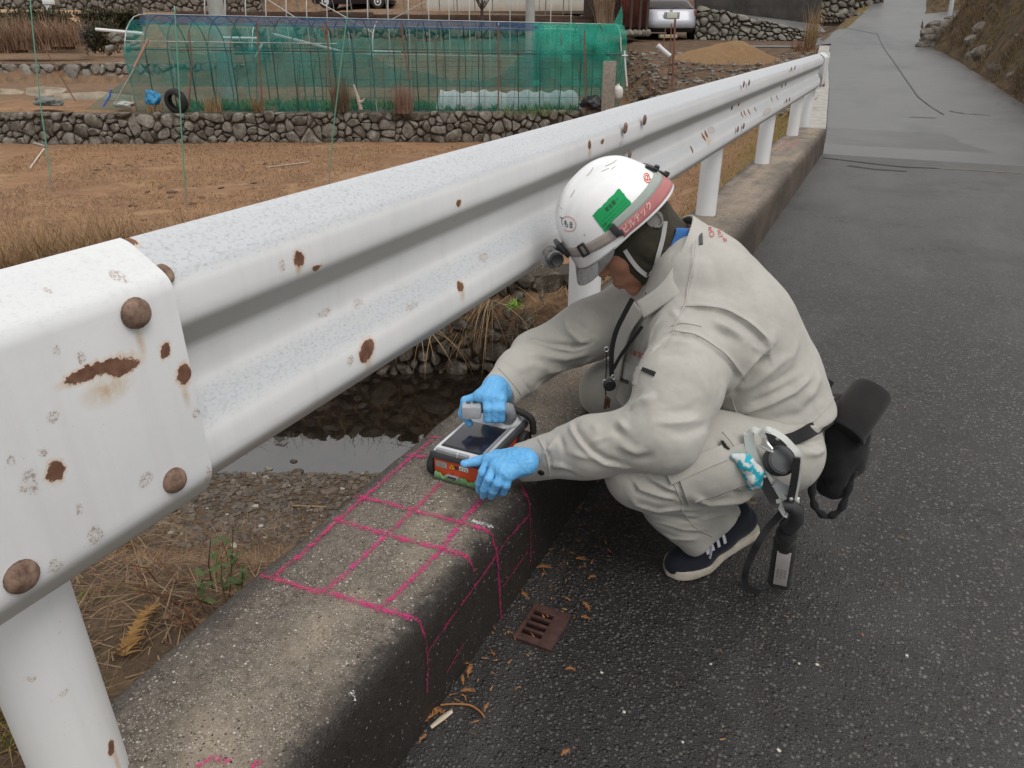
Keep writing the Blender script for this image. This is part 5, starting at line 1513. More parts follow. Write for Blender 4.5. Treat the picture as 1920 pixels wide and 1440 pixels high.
for i, (x, y, rx, rz, lb) in enumerate([(18, 48, 1.2, .55, 'bramble mass darkened as bank shade at the far left of the upper bank'), (55, 42, 1.1, .6, 'bramble mass darkened as bank shade behind the leftmost green stake'), (95, 40, 1.1, .55, 'bramble mass darkened as bank shade under the small white marker'), (125, 46, .8, .45, 'small bramble darkened as bank shade at the right end of the upper bank')]):
    bush('bramble', PD(x, y, 37), rx, rz, 1500, M_DKB, lb, .16, 20 + i, 'bramble')  # shrub masses coloured dark to stand for the bank lying in shade
for i, (x, rx, lb) in enumerate([(175, .7, 'low dark shrub above the dirt track left of the bare tree'), (215, .7, 'low dark shrub just left of the bare tree trunk'), (247, .5, 'low dark shrub directly behind the bare tree')]):
    bush('shrub', PD(x, 40, 33), rx, .5, 900, M_DKB, lb, .15, 30 + i, 'shrub')
for i, (x, y, L, lb) in enumerate([(10, 98, 1.5, 'tall pinkish dry grass at the far left edge'), (60, 92, 1.3, 'tall pinkish dry grass below the dark bramble on the left'), (100, 92, 1.1, 'pinkish dry grass in the middle of the left terrace'), (135, 86, 1.2, 'pinkish dry grass left of the grey bush')]):
    tag(blades('pampas_grass', clump(PD(x, y, 31), 520, L, .75, (.05, .6), (.1, 1.1), .03), mat_blade('pinkish_straw', (.30, .19, .125), (.42, .29, .20), (.18, .11, .07)), seg=5), lb, 'dry grass')
tag(blades('pampas_grass', clump(PD(1142, 46, 26), 620, 1.5, .42, (.0, .35), (.1, .9), .03), mat_blade('bleached_reed', (.42, .29, .20), (.54, .41, .30), (.30, .20, .14)), seg=5), 'tall bleached reed clump left of the rusty shed', 'reeds')
tag(blades('dry_weed', clump(PD(1517, 92, 18.5), 130, .95, .12, (.0, .35), (.0, .5), .014), M_STRAW, seg=5), 'thin pale dry weed standing behind the far end of the guardrail', 'dry weed')
tag(blades('dry_weed', clump(PD(1500, 95, 18.0), 110, .35, .25, (.1, .8), (.0, .7), .014), M_RUSSET, seg=4), 'low reddish weeds beside the road edge behind the guardrail end', 'weeds')
# track on the upper left
me = bpy.data.meshes.new('dirt_track'); tr_ = [(-60, 20), (60, 21), (118, 22), (270, 24)]
vs = [PD(x, y - 3, 42) + ZU * .0 for x, y in tr_] + [PD(x, y + 3, 40) for x, y in tr_]
me.from_pydata([tuple(v) for v in vs], [], [(i, i + 4, i + 5, i + 1) for i in range(3)])
M_TRACK = plain('orange_dirt', (.36, .215, .115), .95, var=.2, scale=2)
tag(link('dirt_track', me, M_TRACK), kind='structure')
me = bpy.data.meshes.new('dirt_track'); q = [PD(112, 24, 39), PD(128, 22, 39.5), PD(178, 50, 33), PD(160, 52, 33)]
me.from_pydata([tuple(v) for v in q], [], [(0, 3, 2, 1)]); tag(link('dirt_track', me, M_TRACK), kind='structure')
root = empty('white_marker', tuple(PD(91, 24, 38)), 'small white block marker standing on the upper left path', 'marker'); Mw = np.array([RT, FH, ZU]).T
m = MB(); m.rbox(PD(91, 4, 38), (.42, .3, .2), Mw, .03); m.build('cap', plain('whitewashed', (.72, .72, .70), .7), root)
m = MB(); m.rbox(PD(91.5, 16, 38), (.26, .22, .45), Mw, .02); m.build('post', plain('whitewashed_post', (.66, .67, .66), .7), root)

# corrugated shed
root = empty('rusty_shed', tuple(PD(1195, 70, 25.5)), 'dark red corrugated shed standing left of the silver car', 'shed')
M_CORR = plain('rusty_red_sheet', (.175, .058, .040), .75, var=.3, scale=5)
a, b = PD(1160, 66, 25.3), PD(1216, 66, 25.7); d_ = b - a; d_[2] = 0; L = np.linalg.norm(d_); d_ /= L; n_ = np.array([d_[1], -d_[0], 0])
for s0, s1 in ((0, .34), (.38, .62), (.70, .86)):
    vs, fs = [], []; k = 14
    for i in range(k + 1):
        s = L * (s0 + (s1 - s0) * i / k); w = .02 * math.sin(i * 1.57)
        p = a + d_ * s + n_ * w; vs += [(p[0], p[1], a[2] + .22), (p[0], p[1], a[2] + 2.6)]
    fs = [(2 * i, 2 * i + 2, 2 * i + 3, 2 * i + 1) for i in range(k)]
    me = bpy.data.meshes.new('sheet'); me.from_pydata(vs, [], fs); o = link('sheet', me, M_CORR, root); sm = o.modifiers.new('t', 'SOLIDIFY'); sm.thickness = .01
for s in (.36, .66, .9):
    m = MB(); p = a + d_ * L * s; m.box((p[0], p[1], a[2] + 1.3), (.09, .09, 2.6), np.array([d_, n_, ZU]).T); m.build('post', plain('dark_post', (.06, .035, .03), .9), root, smooth=False)
m = MB(); c = a + d_ * L / 2 - n_ * 1.3; m.box((c[0], c[1], a[2] + 1.3), (L * .96, 2.4, 2.58), np.array([d_, n_, ZU]).T); m.build('shed_body', plain('shed_dark', (.05, .03, .026), .9), root, smooth=False)
m = MB(); m.box((c[0], c[1], a[2] + 2.66), (L + .3, 3.0, .08), np.array([d_, n_, ZU]).T); m.build('roof', M_CORR, root, smooth=False)
for i in range(7):
    p = a + d_ * L * (i + .5) / 7; rock('foot_stone', (p[0] + n_[0] * .05, p[1] + n_[1] * .05, a[2] + .06), (.13, .1, .11), 700 + i, M_STONE2, root)

# ---------------------------------------------------------------- cars
def car(name, origin, heading, mats, label, scale=1.0, zs_=1.0):
    """hull from horizontal slices; local x right, y forward, z up, origin under the rear bumper"""
    fw_ = np.array([math.cos(heading), math.sin(heading), 0]); rt_ = np.array([fw_[1], -fw_[0], 0]); O = np.array(origin, float)
    root = empty(name, tuple(O), label, 'car')
    T = lambda x, y, z: O + (rt_ * x + fw_ * y + ZU * (z * zs_)) * scale
    S = [(.20, .10, 3.90, .79), (.32, .03, 3.97, .83), (.46, .0, 4.0, .847), (.60, .015, 3.98, .848), (.74, .07, 3.90, .845), (.86, .12, 3.55, .835), (.97, .17, 3.05, .815), (1.02, .21, 2.95, .80), (1.20, .40, 2.55, .715), (1.36, .62, 2.15, .635), (1.43, .80, 1.95, .57), (1.465, 1.05, 1.70, .44)]
    zs = [s[0] for s in S]
    def at(z, a):
        yr, yf, w = [float(np.interp(z, zs, [s[i] for s in S])) for i in (1, 2, 3)]
        c, s_ = math.cos(a), math.sin(a); e = .36
        X = w * math.copysign(abs(c) ** e, c); Yc = (yr + yf) / 2; Y = Yc + (yf - yr) / 2 * math.copysign(abs(s_) ** e, s_)
        return X, Y
    n = 72; zz = np.concatenate([np.linspace(.20, 1.02, 16), np.linspace(1.06, 1.465, 10)]); vs = []; fs = []
    for z in zz:
        for k in range(n): x, y = at(z, 2 * math.pi * k / n); vs.append(T(x, y, z))
    for i in range(len(zz) - 1):
        for k in range(n): fs.append((i * n + k, i * n + (k + 1) % n, (i + 1) * n + (k + 1) % n, (i + 1) * n + k))
    fs.append(tuple((len(zz) - 1) * n + k for k in range(n))); fs.append(tuple(range(n))[::-1])
    MB().add(vs, fs).build('body', mats['paint'], root, sharp=50)
    def panel(nm, mat, z0, z1, a0, a1, off=.006, nn=10, nz=5, inset0=0.0):
        vs, fs = [], []
        for j in range(nz + 1):
            z = z0 + (z1 - z0) * j / nz
            for i in range(nn + 1):
                ins = inset0 * j / nz; a = a0 + ins + (a1 - a0 - 2 * ins) * i / nn; x, y = at(z, a)
                cx, cy = x, y - (2.0 if abs(math.sin((a0 + a1) / 2)) < .9 else 0)
                dx, dy = math.cos(a), math.sin(a); vs.append(T(x + dx * off, y + dy * off, z + off * .4))
        for j in range(nz):
            for i in range(nn): fs.append((j * (nn + 1) + i, j * (nn + 1) + i + 1, (j + 1) * (nn + 1) + i + 1, (j + 1) * (nn + 1) + i))
        o = MB().add(vs, fs).build(nm, mat, root); sm = o.modifiers.new('t', 'SOLIDIFY'); sm.thickness = .008; return o
    B = -math.pi / 2
    panel('rear_window', mats['glass'], 1.03, 1.36, B - .72, B + .72, .012, inset0=.03)
    for sgn in (0, 1):
        c = 0 if sgn == 0 else math.pi
        panel('side_window', mats['glass'], 1.05, 1.36, c - .30, c - .01); panel('side_window', mats['glass'], 1.05, 1.36, c + .02, c + .36)
    panel('windscreen', mats['glass'], 1.05, 1.38, math.pi / 2 - .9, math.pi / 2 + .9)
    panel('lower_valance', mats['black'], .20, .36, B - 1.0, B + 1.0, .018, 20)
    for s in (-1, 1):
        a = B + s * .86; panel('tail_light', mats['red'], .80, .98, a - .17, a + .17, .014)
        a = math.pi / 2 - s * 1.2; panel('headlight', mats['glass'], .62, .76, min(a - .2, a + .2), max(a - .2, a + .2), .008)
    m = MB(); m.rbox(T(0, .055, .80), (.50, .03, .19), np.array([rt_, fw_, ZU]).T, .008); m.build('plate_recess', mats['grey'], root)
    m = MB(); m.rbox(T(0, .03, .80), (.33, .02, .165), np.array([rt_, fw_, ZU]).T, .006); m.build('number_plate', mats['plate'], root)
    m = MB(); m.rbox(T(0, .16, .955), (.09, .02, .05), np.array([rt_, fw_, ZU]).T, .01); m.build('badge', mats['grey'], root)
    m = MB(); m.tube([T(0, .17, 1.03), T(.10, .24, 1.10), T(.24, .26, 1.12)], .009, 6); m.build('wiper', mats['black'], root)
    for x in (-.80, .80):
        for y in (.72, 3.22):
            w = MB(); w.lathe(T(x - math.copysign(.09, x), y, .30), rt_ * math.copysign(1, x), [(.20, 0), (.285, 0), (.30, .02), (.30, .15), (.285, .165), (.20, .168), (.185, .155)], 26)
            wo = w.build('wheel', mats['tyre'], root)
            h_ = MB(); h_.lathe(T(x - math.copysign(.09, x), y, .30), rt_ * math.copysign(1, x), [(.185, .15), (.17, .160), (.06, .150), (.05, .168), (.02, .17)], 18); h_.build('hubcap', mats['rim'], wo)
    for s in (-1, 1): m = MB(); m.rbox(T(s * .93, 2.45, 1.02), (.18, .10, .12), np.array([rt_, fw_, ZU]).T, .03); m.build('mirror', mats['paint'], root)
    return root
t = NT('silver_car_paint'); t.bsdf(color=(.40, .41, .45), rough=.5, metal=.3, coat=.5); M_SILV = t.m
t = NT('dark_car_paint'); t.bsdf(color=(.012, .012, .02), rough=.25, coat=.6); M_DARKC = t.m
t = NT('tinted_car_glass'); t.bsdf(color=(.035, .026, .024), rough=.25, spec=.25); M_CGL = t.m
cm_ = dict(paint=M_SILV, glass=M_CGL, black=plain('car_black_plastic', (.02, .02, .022), .5), red=plain('tail_lamp_red', (.28, .03, .04), .25), grey=plain('car_grey_trim', (.32, .33, .36), .4), plate=plain('number_plate', (.62, .65, .56), .5), tyre=plain('car_tyre', (.02, .02, .02), .85), rim=plain('alloy', (.5, .5, .52), .4, .5))
ca = PD(1257, 71, 26.2); view = math.atan2(FH[1], FH[0])
car('silver_car', ca + np.array([0, 0, .0]), math.atan2((PD(1257, 71, 27) - CP)[1], (PD(1257, 71, 27) - CP)[0]) + R(14), cm_, 'silver hatchback seen from behind parked beside the rusty shed', 1.12, .72)
cd = PD(742, 17, 40.5); car('dark_car', cd, math.atan2(RT[1], RT[0]) + R(180), dict(cm_, paint=M_DARKC, rim=plain('bright_rim', (.66, .66, .66), .4)), 'dark car seen side on behind the greenhouse frame')
m = MB(); m.rbox(PD(1252, 68, 25.9), (.55, .3, .10), np.array([RT, FH, ZU]).T, .01); tag(m.build('plank', plain('pale_plank', (.42, .36, .26), .8)), 'short pale plank lying under the rear of the silver car', 'plank')
# earth mound
me = bpy.data.meshes.new('earth_mound'); n0, n1 = 40, 60; vs = []
ctr = PD(1378, 92, 21.6); ctr[2] = zt(ctr[0], ctr[1]) + .05; A_ = 1.9; 
for i in range(n0 + 1):
    for j in range(n1):
        s = i / n0; a = 2 * math.pi * j / n1; x = s * math.cos(a) * (2.6 if math.cos(a) < 0 else 1.9); y = s * math.sin(a) * 1.7
        z = .47 * (.5 + .5 * math.cos(math.pi * min(1, s ** .85))) * (1 + .0 * s) + .05 * float(vnoise(x * 2, y * 2 + 3, .3)) * s * (1 - s) + .05 * float(vnoise(x * 3 + 4, y * 3, .6)) * (1 - s) - .1 * s
        p = ctr + RT * x + FH * y; vs.append((p[0], p[1], zt(p[0], p[1]) - .04 + z))
fs = [(i * n1 + j, i * n1 + (j + 1) % n1, (i + 1) * n1 + (j + 1) % n1, (i + 1) * n1 + j) for i in range(n0) for j in range(n1)]
me.from_pydata(vs, [], fs); fix_normals(me)
tag(link('earth_mound', me, mat_earth('orange_sand', ((.27, .165, .082), (.20, .125, .070), (.30, .19, .10), (.13, .085, .052)), 1.5, .6)), 'heap of orange brown earth in front of the stone wall right of the car', 'earth heap')
gp = []
for _ in range(900):
    x = rng.uniform(1170, 1520); y = rng.uniform(95, 215); r_ = ray(x, y); t_ = np.linspace(12, 30, 500); P_ = CP[None] + r_[None] * t_[:, None]
    k = int(np.argmax(P_[:, 2] < zterrain(P_[:, 0], P_[:, 1])))
    if k: gp.append((*P_[k], rng.choice((.03, .04, .05, .08, .11))))
gravel('slope_stones', gp, M_STONE)
sp = []
for (x, y, z, s) in gp[::3]: sp += clump((x, y, z), 7, .22, .2, (.3, 1.3), (.2, 1.2), .012)
blades('slope_weeds', sp, M_RUSSET, kind='stuff', seg=3)
# road furniture on the right
p = PD(1776, 56, 23.4); m = MB(); m.tube([p, PD(1789, -20, 23.5), PD(1796, -80, 23.6)], .06, 14); tag(m.build('pale_post', plain('pale_grey_post', (.52, .54, .58), .45)), 'slim pale grey post standing on the boulders at the right bank', 'post')
m = MB(); m.tube([PD(1538, 29, 32.6), PD(1648, 26, 32.6)], .05, 6); tag(m.build('red_pipe', plain('red_brown_pipe', (.20, .06, .05), .7)), 'thin red brown pipe along the foot of the far stone wall', 'pipe')
b0, b1 = PD(1535, 44, 30.2), PD(1640, 42, 30.2)
rubble_wall('stone_wall', 'low mossy stones under the red pipe at the far roadside', [b0, b1], .36, .30, 26, 19, M_STONE, .02, .05, 'stone walls beside the upper road')
# ---------------------------------------------------------------- distance-field modelling for the worker
import openvdb
class Field:
    def __init__(s, lo, hi, h):
        s.lo = np.array(lo, float); s.h = h
        n = np.ceil((np.array(hi) - s.lo) / h).astype(int) + 1
        s.ax = [(s.lo[i] + h * np.arange(n[i])).astype(np.float32) for i in range(3)]
        s.d = np.full(n, .3, np.float32)
    def _win(s, lo, hi):
        sl = []
        for i in range(3):
            a = max(0, int((lo[i] - s.lo[i]) / s.h)); b = min(len(s.ax[i]), int((hi[i] - s.lo[i]) / s.h) + 2)
            sl.append(slice(a, max(b, a)))
        return tuple(sl)
    def _g(s, sl):
        return (s.ax[0][sl[0]][:, None, None], s.ax[1][sl[1]][None, :, None], s.ax[2][sl[2]][None, None, :])
    def _merge(s, sl, dn, k, op):
        d = s.d[sl]
        if op == 'u':
            h = np.clip(.5 + .5 * (d - dn) / k, 0, 1); s.d[sl] = d * (1 - h) + dn * h - k * h * (1 - h)
        elif op == 's':
            h = np.clip(.5 - .5 * (d + dn) / k, 0, 1); s.d[sl] = d * (1 - h) - dn * h + k * h * (1 - h)
    def cone(s, a, b, ra, rb, k=.02, op='u'):
        a = np.array(a, float); b = np.array(b, float); m = max(ra, rb) + .09 + k
        sl = s._win(np.minimum(a, b) - m, np.maximum(a, b) + m); X, Y, Z = s._g(sl)
        ab = b - a; L2 = ab @ ab + 1e-12
        t = np.clip(((X - a[0]) * ab[0] + (Y - a[1]) * ab[1] + (Z - a[2]) * ab[2]) / L2, 0, 1)
        d = np.sqrt((X - a[0] - ab[0] * t) ** 2 + (Y - a[1] - ab[1] * t) ** 2 + (Z - a[2] - ab[2] * t) ** 2) - (ra + (rb - ra) * t)
        s._merge(sl, d.astype(np.float32), k, op); return s
    def chain(s, pts, rs, k=.02, op='u'):
        for i in range(len(pts) - 1): s.cone(pts[i], pts[i + 1], rs[i], rs[i + 1], k, op)
        return s
    def ell(s, c, r, M=None, k=.02, op='u'):
        c = np.array(c, float); r = np.array(r, float); M = np.eye(3) if M is None else np.array(M, float)   # rows: local axes
        m = r.max() + .09 + k
        sl = s._win(c - m, c + m); X, Y, Z = s._g(sl)
        q = [(X - c[0]) * M[i][0] + (Y - c[1]) * M[i][1] + (Z - c[2]) * M[i][2] for i in range(3)]
        k0 = np.sqrt(sum((q[i] / r[i]) ** 2 for i in range(3))); k1 = np.sqrt(sum((q[i] / r[i] ** 2) ** 2 for i in range(3)))
        d = k0 * (k0 - 1) / (k1 + 1e-6)
        s._merge(sl, d.astype(np.float32), k, op); return s
    def plane(s, p, n, k=.01):
        """keep the side the normal points away from"""
        n = np.array(n, float); n /= np.linalg.norm(n); p = np.array(p, float)
        sl = tuple(slice(None) for _ in range(3)); X, Y, Z = s._g(sl)
        dn = ((X - p[0]) * n[0] + (Y - p[1]) * n[1] + (Z - p[2]) * n[2]).astype(np.float32)
        d = s.d; h = np.clip(.5 - .5 * (d - dn) / k, 0, 1); s.d = d * (1 - h) + dn * h + k * h * (1 - h); return s
    def mesh(s):
        d = s.d.copy()
        for i in range(3):
            sl = [slice(None)] * 3; sl[i] = 0; d[tuple(sl)] = np.maximum(d[tuple(sl)], .01); sl[i] = -1; d[tuple(sl)] = np.maximum(d[tuple(sl)], .01)
        g = openvdb.FloatGrid(.3); g.copyFromArray(np.clip(d, -.3, .3).astype(np.float32))
        pts, quads = g.convertToQuads(0.0)
        return s.lo + np.array(pts, float) * s.h, np.array(quads)[:, ::-1]

def vnormals(V, F):
    n = np.zeros_like(V)
    fn = np.cross(V[F[:, 2]] - V[F[:, 0]], V[F[:, 3]] - V[F[:, 1]])
    for i in range(4): np.add.at(n, F[:, i], fn)
    return n / (np.linalg.norm(n, axis=1)[:, None] + 1e-12)

def relax(V, F, it=2, lam=.5):
    E = np.concatenate([F[:, [i, (i + 1) % 4]] for i in range(4)])
    for _ in range(it):
        acc = np.zeros_like(V); cnt = np.zeros(len(V))
        np.add.at(acc, E[:, 0], V[E[:, 1]]); np.add.at(cnt, E[:, 0], 1)
        np.add.at(acc, E[:, 1], V[E[:, 0]]); np.add.at(cnt, E[:, 1], 1)
        V = V + lam * (acc / np.maximum(cnt, 1)[:, None] - V)
    return V

def seg_dist(V, pts):
    best = np.full(len(V), 9.0)
    for a, b in zip(pts[:-1], pts[1:]):
        ab = b - a; t = np.clip(((V - a) @ ab) / (ab @ ab + 1e-12), 0, 1)
        best = np.minimum(best, np.linalg.norm(V - a - t[:, None] * ab, axis=1))
    return best

def bvh_of(V, F): return BVHTree.FromPolygons([Vector(v) for v in V], [tuple(map(int, f)) for f in F])

def fold(V, F, strokes):
    """strokes: (pixel polyline, height in m, half width in m[, side]); side +1/-1 makes a lapped edge: soft on one side, sharp on the other"""
    B = bvh_of(V, F); N = vnormals(V, F); D = np.zeros(len(V))
    for st in strokes:
        pxs, amp, wd = st[:3]; side = st[3] if len(st) > 3 else 0
        pts = []
        for (a, b) in zip(pxs[:-1], pxs[1:]):
            for s in np.linspace(0, 1, 6)[:-1]:
                p, _ = cast(B, a[0] + (b[0] - a[0]) * s, a[1] + (b[1] - a[1]) * s)
                if p is not None and (not pts or np.linalg.norm(p - pts[-1]) < .08): pts.append(p)
        p, _ = cast(B, *pxs[-1])
        if p is not None and pts and np.linalg.norm(p - pts[-1]) < .08: pts.append(p)
        if len(pts) < 2: continue
        pts = np.array(pts); best = np.full(len(V), 9.0); sg = np.zeros(len(V))
        for a, b in zip(pts[:-1], pts[1:]):
            ab = b - a; t = np.clip(((V - a) @ ab) / (ab @ ab + 1e-12), 0, 1); q = V - a - t[:, None] * ab; d = np.linalg.norm(q, axis=1)
            m = d < best; best[m] = d[m]
            if side: sg[m] = np.sign(np.einsum('ij,ij->i', np.cross(ab, q), N))[m]
        endd = np.minimum(np.linalg.norm(V - pts[0], axis=1), np.linalg.norm(V - pts[-1], axis=1))
        tp = np.clip(endd / .028, .15, 1)
        if side:
            up = sg * side > 0
            m = np.where(up, np.exp(-(best / wd) ** 2), np.exp(-(best / .003) ** 2) - .55 * np.exp(-((best - .006) / .006) ** 2))
        else: m = np.exp(-(best / wd) ** 2)
        D += amp * m * tp
    return V + N * D[:, None]

def cloth_noise(V, F, amp, sc, seed=0):
    N = vnormals(V, F)
    d = np.array([mnoise.noise(Vector(v * sc + seed)) + .5 * mnoise.noise(Vector(v * sc * 2.1 + seed + 9)) for v in V])
    return V + N * (amp * d)[:, None]

def obj_vf(name, V, F, mat, parent=None, sharp=None):
    me = bpy.data.meshes.new(name); me.from_pydata(V.tolist(), [], [tuple(map(int, f)) for f in F]); fix_normals(me)
    o = link(name, me, mat, parent)
    if sharp: me.set_sharp_from_angle(angle=R(sharp))
    return o

def J(x, y, Y): return PY(x, y, Y)

# ---------------------------------------------------------------- cloth and skin materials
def mat_cloth(name, a, b, weave=900, soil=None, bump=.25, crumple=.12):
    t = NT(name); n1 = t.noise(7, 4, .6); n2 = t.noise(60, 4, .65); w = t.noise(weave, 2, .5)
    c = t.mix(t.ramp(n1, .3, .7), a, b)
    c = t.mix(t.math('MULTIPLY', t.ramp(n2, .5, .75), .22), c, tuple(x * .75 for x in a))
    if soil: c = t.mix(t.math('MULTIPLY', t.ramp(n1, .56, .72), .35), c, soil)
    h = t.math('ADD', t.math('MULTIPLY', w, .5), t.math('MULTIPLY', n2, .6))
    cr = t.noise(9, 3, .45, dist=1.2); cr2 = t.noise(26, 2, .4, vec=t.scale(t.pos(), (1, 1.6, .8)), dist=1.0)
    c = t.mix(t.math('MULTIPLY', t.ramp(t.noise(20, 5, .75, dist=.6), .60, .74), .20), c, tuple(x * .6 for x in a))
    nb = t.bump(t.math('ADD', cr, t.math('MULTIPLY', cr2, .6)), crumple, .014)
    return t.bsdf(color=c, rough=.88, normal=t.bump(h, bump, .0025, nb), sheen=.12, spec=.2)
M_JACKET = mat_cloth('workwear_twill', (.388, .372, .338), (.448, .432, .395), soil=(.27, .25, .22), crumple=.17)
M_TROUS = mat_cloth('workwear_trousers', (.364, .348, .314), (.424, .408, .369), soil=(.25, .23, .20), crumple=.17)
M_SEAM = mat_cloth('stitched_seam', (.40, .375, .34), (.44, .41, .375))
M_BLACKC = mat_cloth('black_nylon', (.012, .012, .013), (.022, .021, .021), bump=.4)
M_GREYC = mat_cloth('dark_grey_tape', (.05, .05, .055), (.07, .07, .075))
M_HOOD = mat_cloth('olive_hood_jersey', (.030, .027, .018), (.052, .046, .032), bump=.35)
M_BLUEC = mat_cloth('blue_inner_collar', (.035, .12, .33), (.05, .16, .40))
M_WHITEC = mat_cloth('white_lining', (.62, .61, .60), (.70, .69, .68))
def mat_skin():
    t = NT('skin'); n = t.noise(40, 4, .6); n2 = t.noise(400, 2)
    c = t.mix(t.ramp(n, .3, .7), (.40, .185, .115), (.50, .25, .165))
    return t.bsdf(color=c, rough=.5, normal=t.bump(n2, .15, .001), sss=.12, spec=.4)
M_SKIN = mat_skin()
M_LIP = plain('lip_skin', (.32, .11, .085), .5)
M_LASH = plain('dark_hair', (.012, .010, .009), .6)
def mat_glove():
    t = NT('blue_nitrile'); n = t.noise(30, 4, .6); n2 = t.noise(140, 4, .65); w = t.n('TexWave', {'Scale': 22.0, 'Distortion': 9.0, 'Detail': 2.0}); t.set(w.inputs['Vector'], t.pos())
    c = t.mix(t.ramp(n, .3, .7), (.115, .40, .76), (.17, .49, .83))
    c = t.mix(t.math('MULTIPLY', t.ramp(n2, .5, .75), .3), c, (.09, .28, .58))
    h = t.math('ADD', n2, t.math('MULTIPLY', w.outputs['Fac'], .6)); cr = t.noise(70, 4, .6, dist=2.0)
    return t.bsdf(color=c, rough=.45, normal=t.bump(h, .35, .004, t.bump(cr, .45, .006)), spec=.4)
M_GLOVE = mat_glove()

# ---------------------------------------------------------------- joints
sL, sR = J(1305, 640, 1.58), J(1198, 575, 1.90)
eL, wL = J(1245, 815, 1.37), J(985, 866, 1.33)
eR, wR = J(1005, 668, 1.70), J(938, 735, 1.50)
hipL, hipR = J(1462, 848, 1.60), J(1400, 785, 1.88)
kL, kR = J(1208, 878, 1.40), J(1150, 735, 1.84)
aL = J(1338, 975, 1.60)
aR = np.array([-.40, 1.95, .12])
LAT = np.array([.42, -.907, 0])
neck = J(1262, 482, 1.76)
HC = J(1165, 419, 1.74)                       # helmet centre, rim plane
hf = np.array([-.60, -.36, -.715]); hf /= np.linalg.norm(hf)
hu = ZU - hf * (ZU @ hf); hu /= np.linalg.norm(hu); hl = np.cross(hu, hf)
HM = np.array([hf, hl, hu])
def hp(x, y, z): return HC + hf * x + hl * y + hu * z

# ---------------------------------------------------------------- body: one continuous figure, head with a face
person_label = 'crouching worker in grey workwear, white helmet and blue gloves beside the guardrail'
f = Field((-.98, 1.1, -.02), (.18, 2.15, 1.02), .006)
chest = J(1320, 590, 1.75); waist = J(1440, 740, 1.76)
f.chain([waist, J(1385, 660, 1.75), chest], [.08, .10, .095], .05)
for s in (-1, 1): f.chain([waist + LAT * s * .05, chest + LAT * s * .07], [.065, .085], .05)
f.chain([chest, neck], [.09, .06], .04)
for (a, b, c) in ((sL, eL, wL), (sR, eR, wR)): f.chain([a, b, c], [.055, .045, .028], .03)
for (h_, k_, a_) in ((hipL, kL, aL), (hipR, kR, aR)): f.chain([waist, h_, k_, a_], [.07, .06, .05, .040], .03)
for a_, t_ in ((aL, J(1265, 1062, 1.53)), (aR, np.array([-.53, 1.90, .03]))): f.cone(a_, t_, .035, .022, .02)
Vb, Fb = f.mesh()
f2 = Field(HC + np.array([-.20, -.20, -.22]), HC + np.array([.16, .16, .16]), .0026)
f2.chain([hp(-.02, 0, -.03), hp(-.03, 0, -.12), neck], [.06, .055, .06], .03)
f2.ell(hp(-.005, 0, 0), (.096, .076, .105), HM, .01)
f2.ell(hp(.046, 0, -.088), (.060, .056, .074), HM, .03)
for s in (-1, 1):
    f2.ell(hp(.060, s * .036, -.052), (.030, .028, .032), HM, .02)
    f2.ell(hp(.088, s * .031, -.024), (.016, .020, .012), HM, .008, 's')
    f2.ell(hp(.080, s * .031, -.026), (.013, .016, .011), HM, .004)
    f2.cone(hp(.086, s * .012, -.006), hp(.078, s * .048, -.008), .009, .007, .012)
    f2.ell(hp(.104, s * .013, -.060), (.012, .009, .008), HM, .008)
f2.chain([hp(.088, 0, -.012), hp(.100, 0, -.042), hp(.117, 0, -.059)], [.009, .010, .0125], .010)
f2.ell(hp(.091, 0, -.104), (.021, .028, .026), HM, .015)
f2.chain([hp(.101, .022, -.106), hp(.1125, 0, -.1025), hp(.101, -.022, -.106)], [.004, .0066, .004], .005)
f2.chain([hp(.099, .020, -.1115), hp(.1105, 0, -.1165), hp(.099, -.020, -.1115)], [.004, .0072, .004], .005)
f2.ell(hp(.086, 0, -.147), (.022, .026, .020), HM, .018)
Vh, Fh = f2.mesh()
# the two fields describe one figure: resample the head into the body mesh
V = np.concatenate([Vb, Vh]); F = np.concatenate([Fb, Fh + len(Vb)])
person = obj_vf('person', V, F, M_SKIN)
rm = person.modifiers.new('one_surface', 'REMESH'); rm.mode = 'VOXEL'; rm.voxel_size = .0036; rm.use_smooth_shade = True
dg = bpy.context.evaluated_depsgraph_get(); me2 = bpy.data.meshes.new_from_object(person.evaluated_get(dg)); person.modifiers.clear(); old = person.data; person.data = me2; bpy.data.meshes.remove(old)
if not person.data.materials: person.data.materials.append(M_SKIN)
person.data.polygons.foreach_set('use_smooth', [True] * len(person.data.polygons))
tag(person, person_label, 'person')

# ---------------------------------------------------------------- jacket
f = Field((-1.0, 1.15, .16), (.10, 2.12, .98), .0043)
spine = [J(1462, 764, 1.75), J(1413, 690, 1.76), J(1364, 608, 1.75), J(1312, 524, 1.76)]
rad = [.113, .128, .136, .120]
for o_, sc in ((-.095, .93), (0, 1.0), (.085, .95)):
    f.chain([p + LAT * o_ for p in spine], [r_ * sc for r_ in rad], .05)
f.cone(spine[3], J(1304, 500, 1.77), .10, .055, .05)
f.cone(sL + np.array([.0, 0, .0]), sR, .088, .085, .06)
f.chain([sL, (sL + eL) / 2 + np.array([0.0, -.02, .01]), eL], [.098, .088, .080], .035)
f.chain([eL, eL * .5 + wL * .5 + np.array([0, 0, .004]), wL], [.076, .066, .046], .03)
f.chain([sR, (sR + eR) / 2, eR], [.088, .078, .068], .04)
f.chain([eR, (eR + wR) / 2, wR], [.066, .060, .050], .025)
f.cone(J(1205, 690, 1.72), J(1290, 600, 1.70), .06, .10, .05)
f.cone(J(1190, 745, 1.74), J(1240, 690, 1.72), .05, .07, .05)
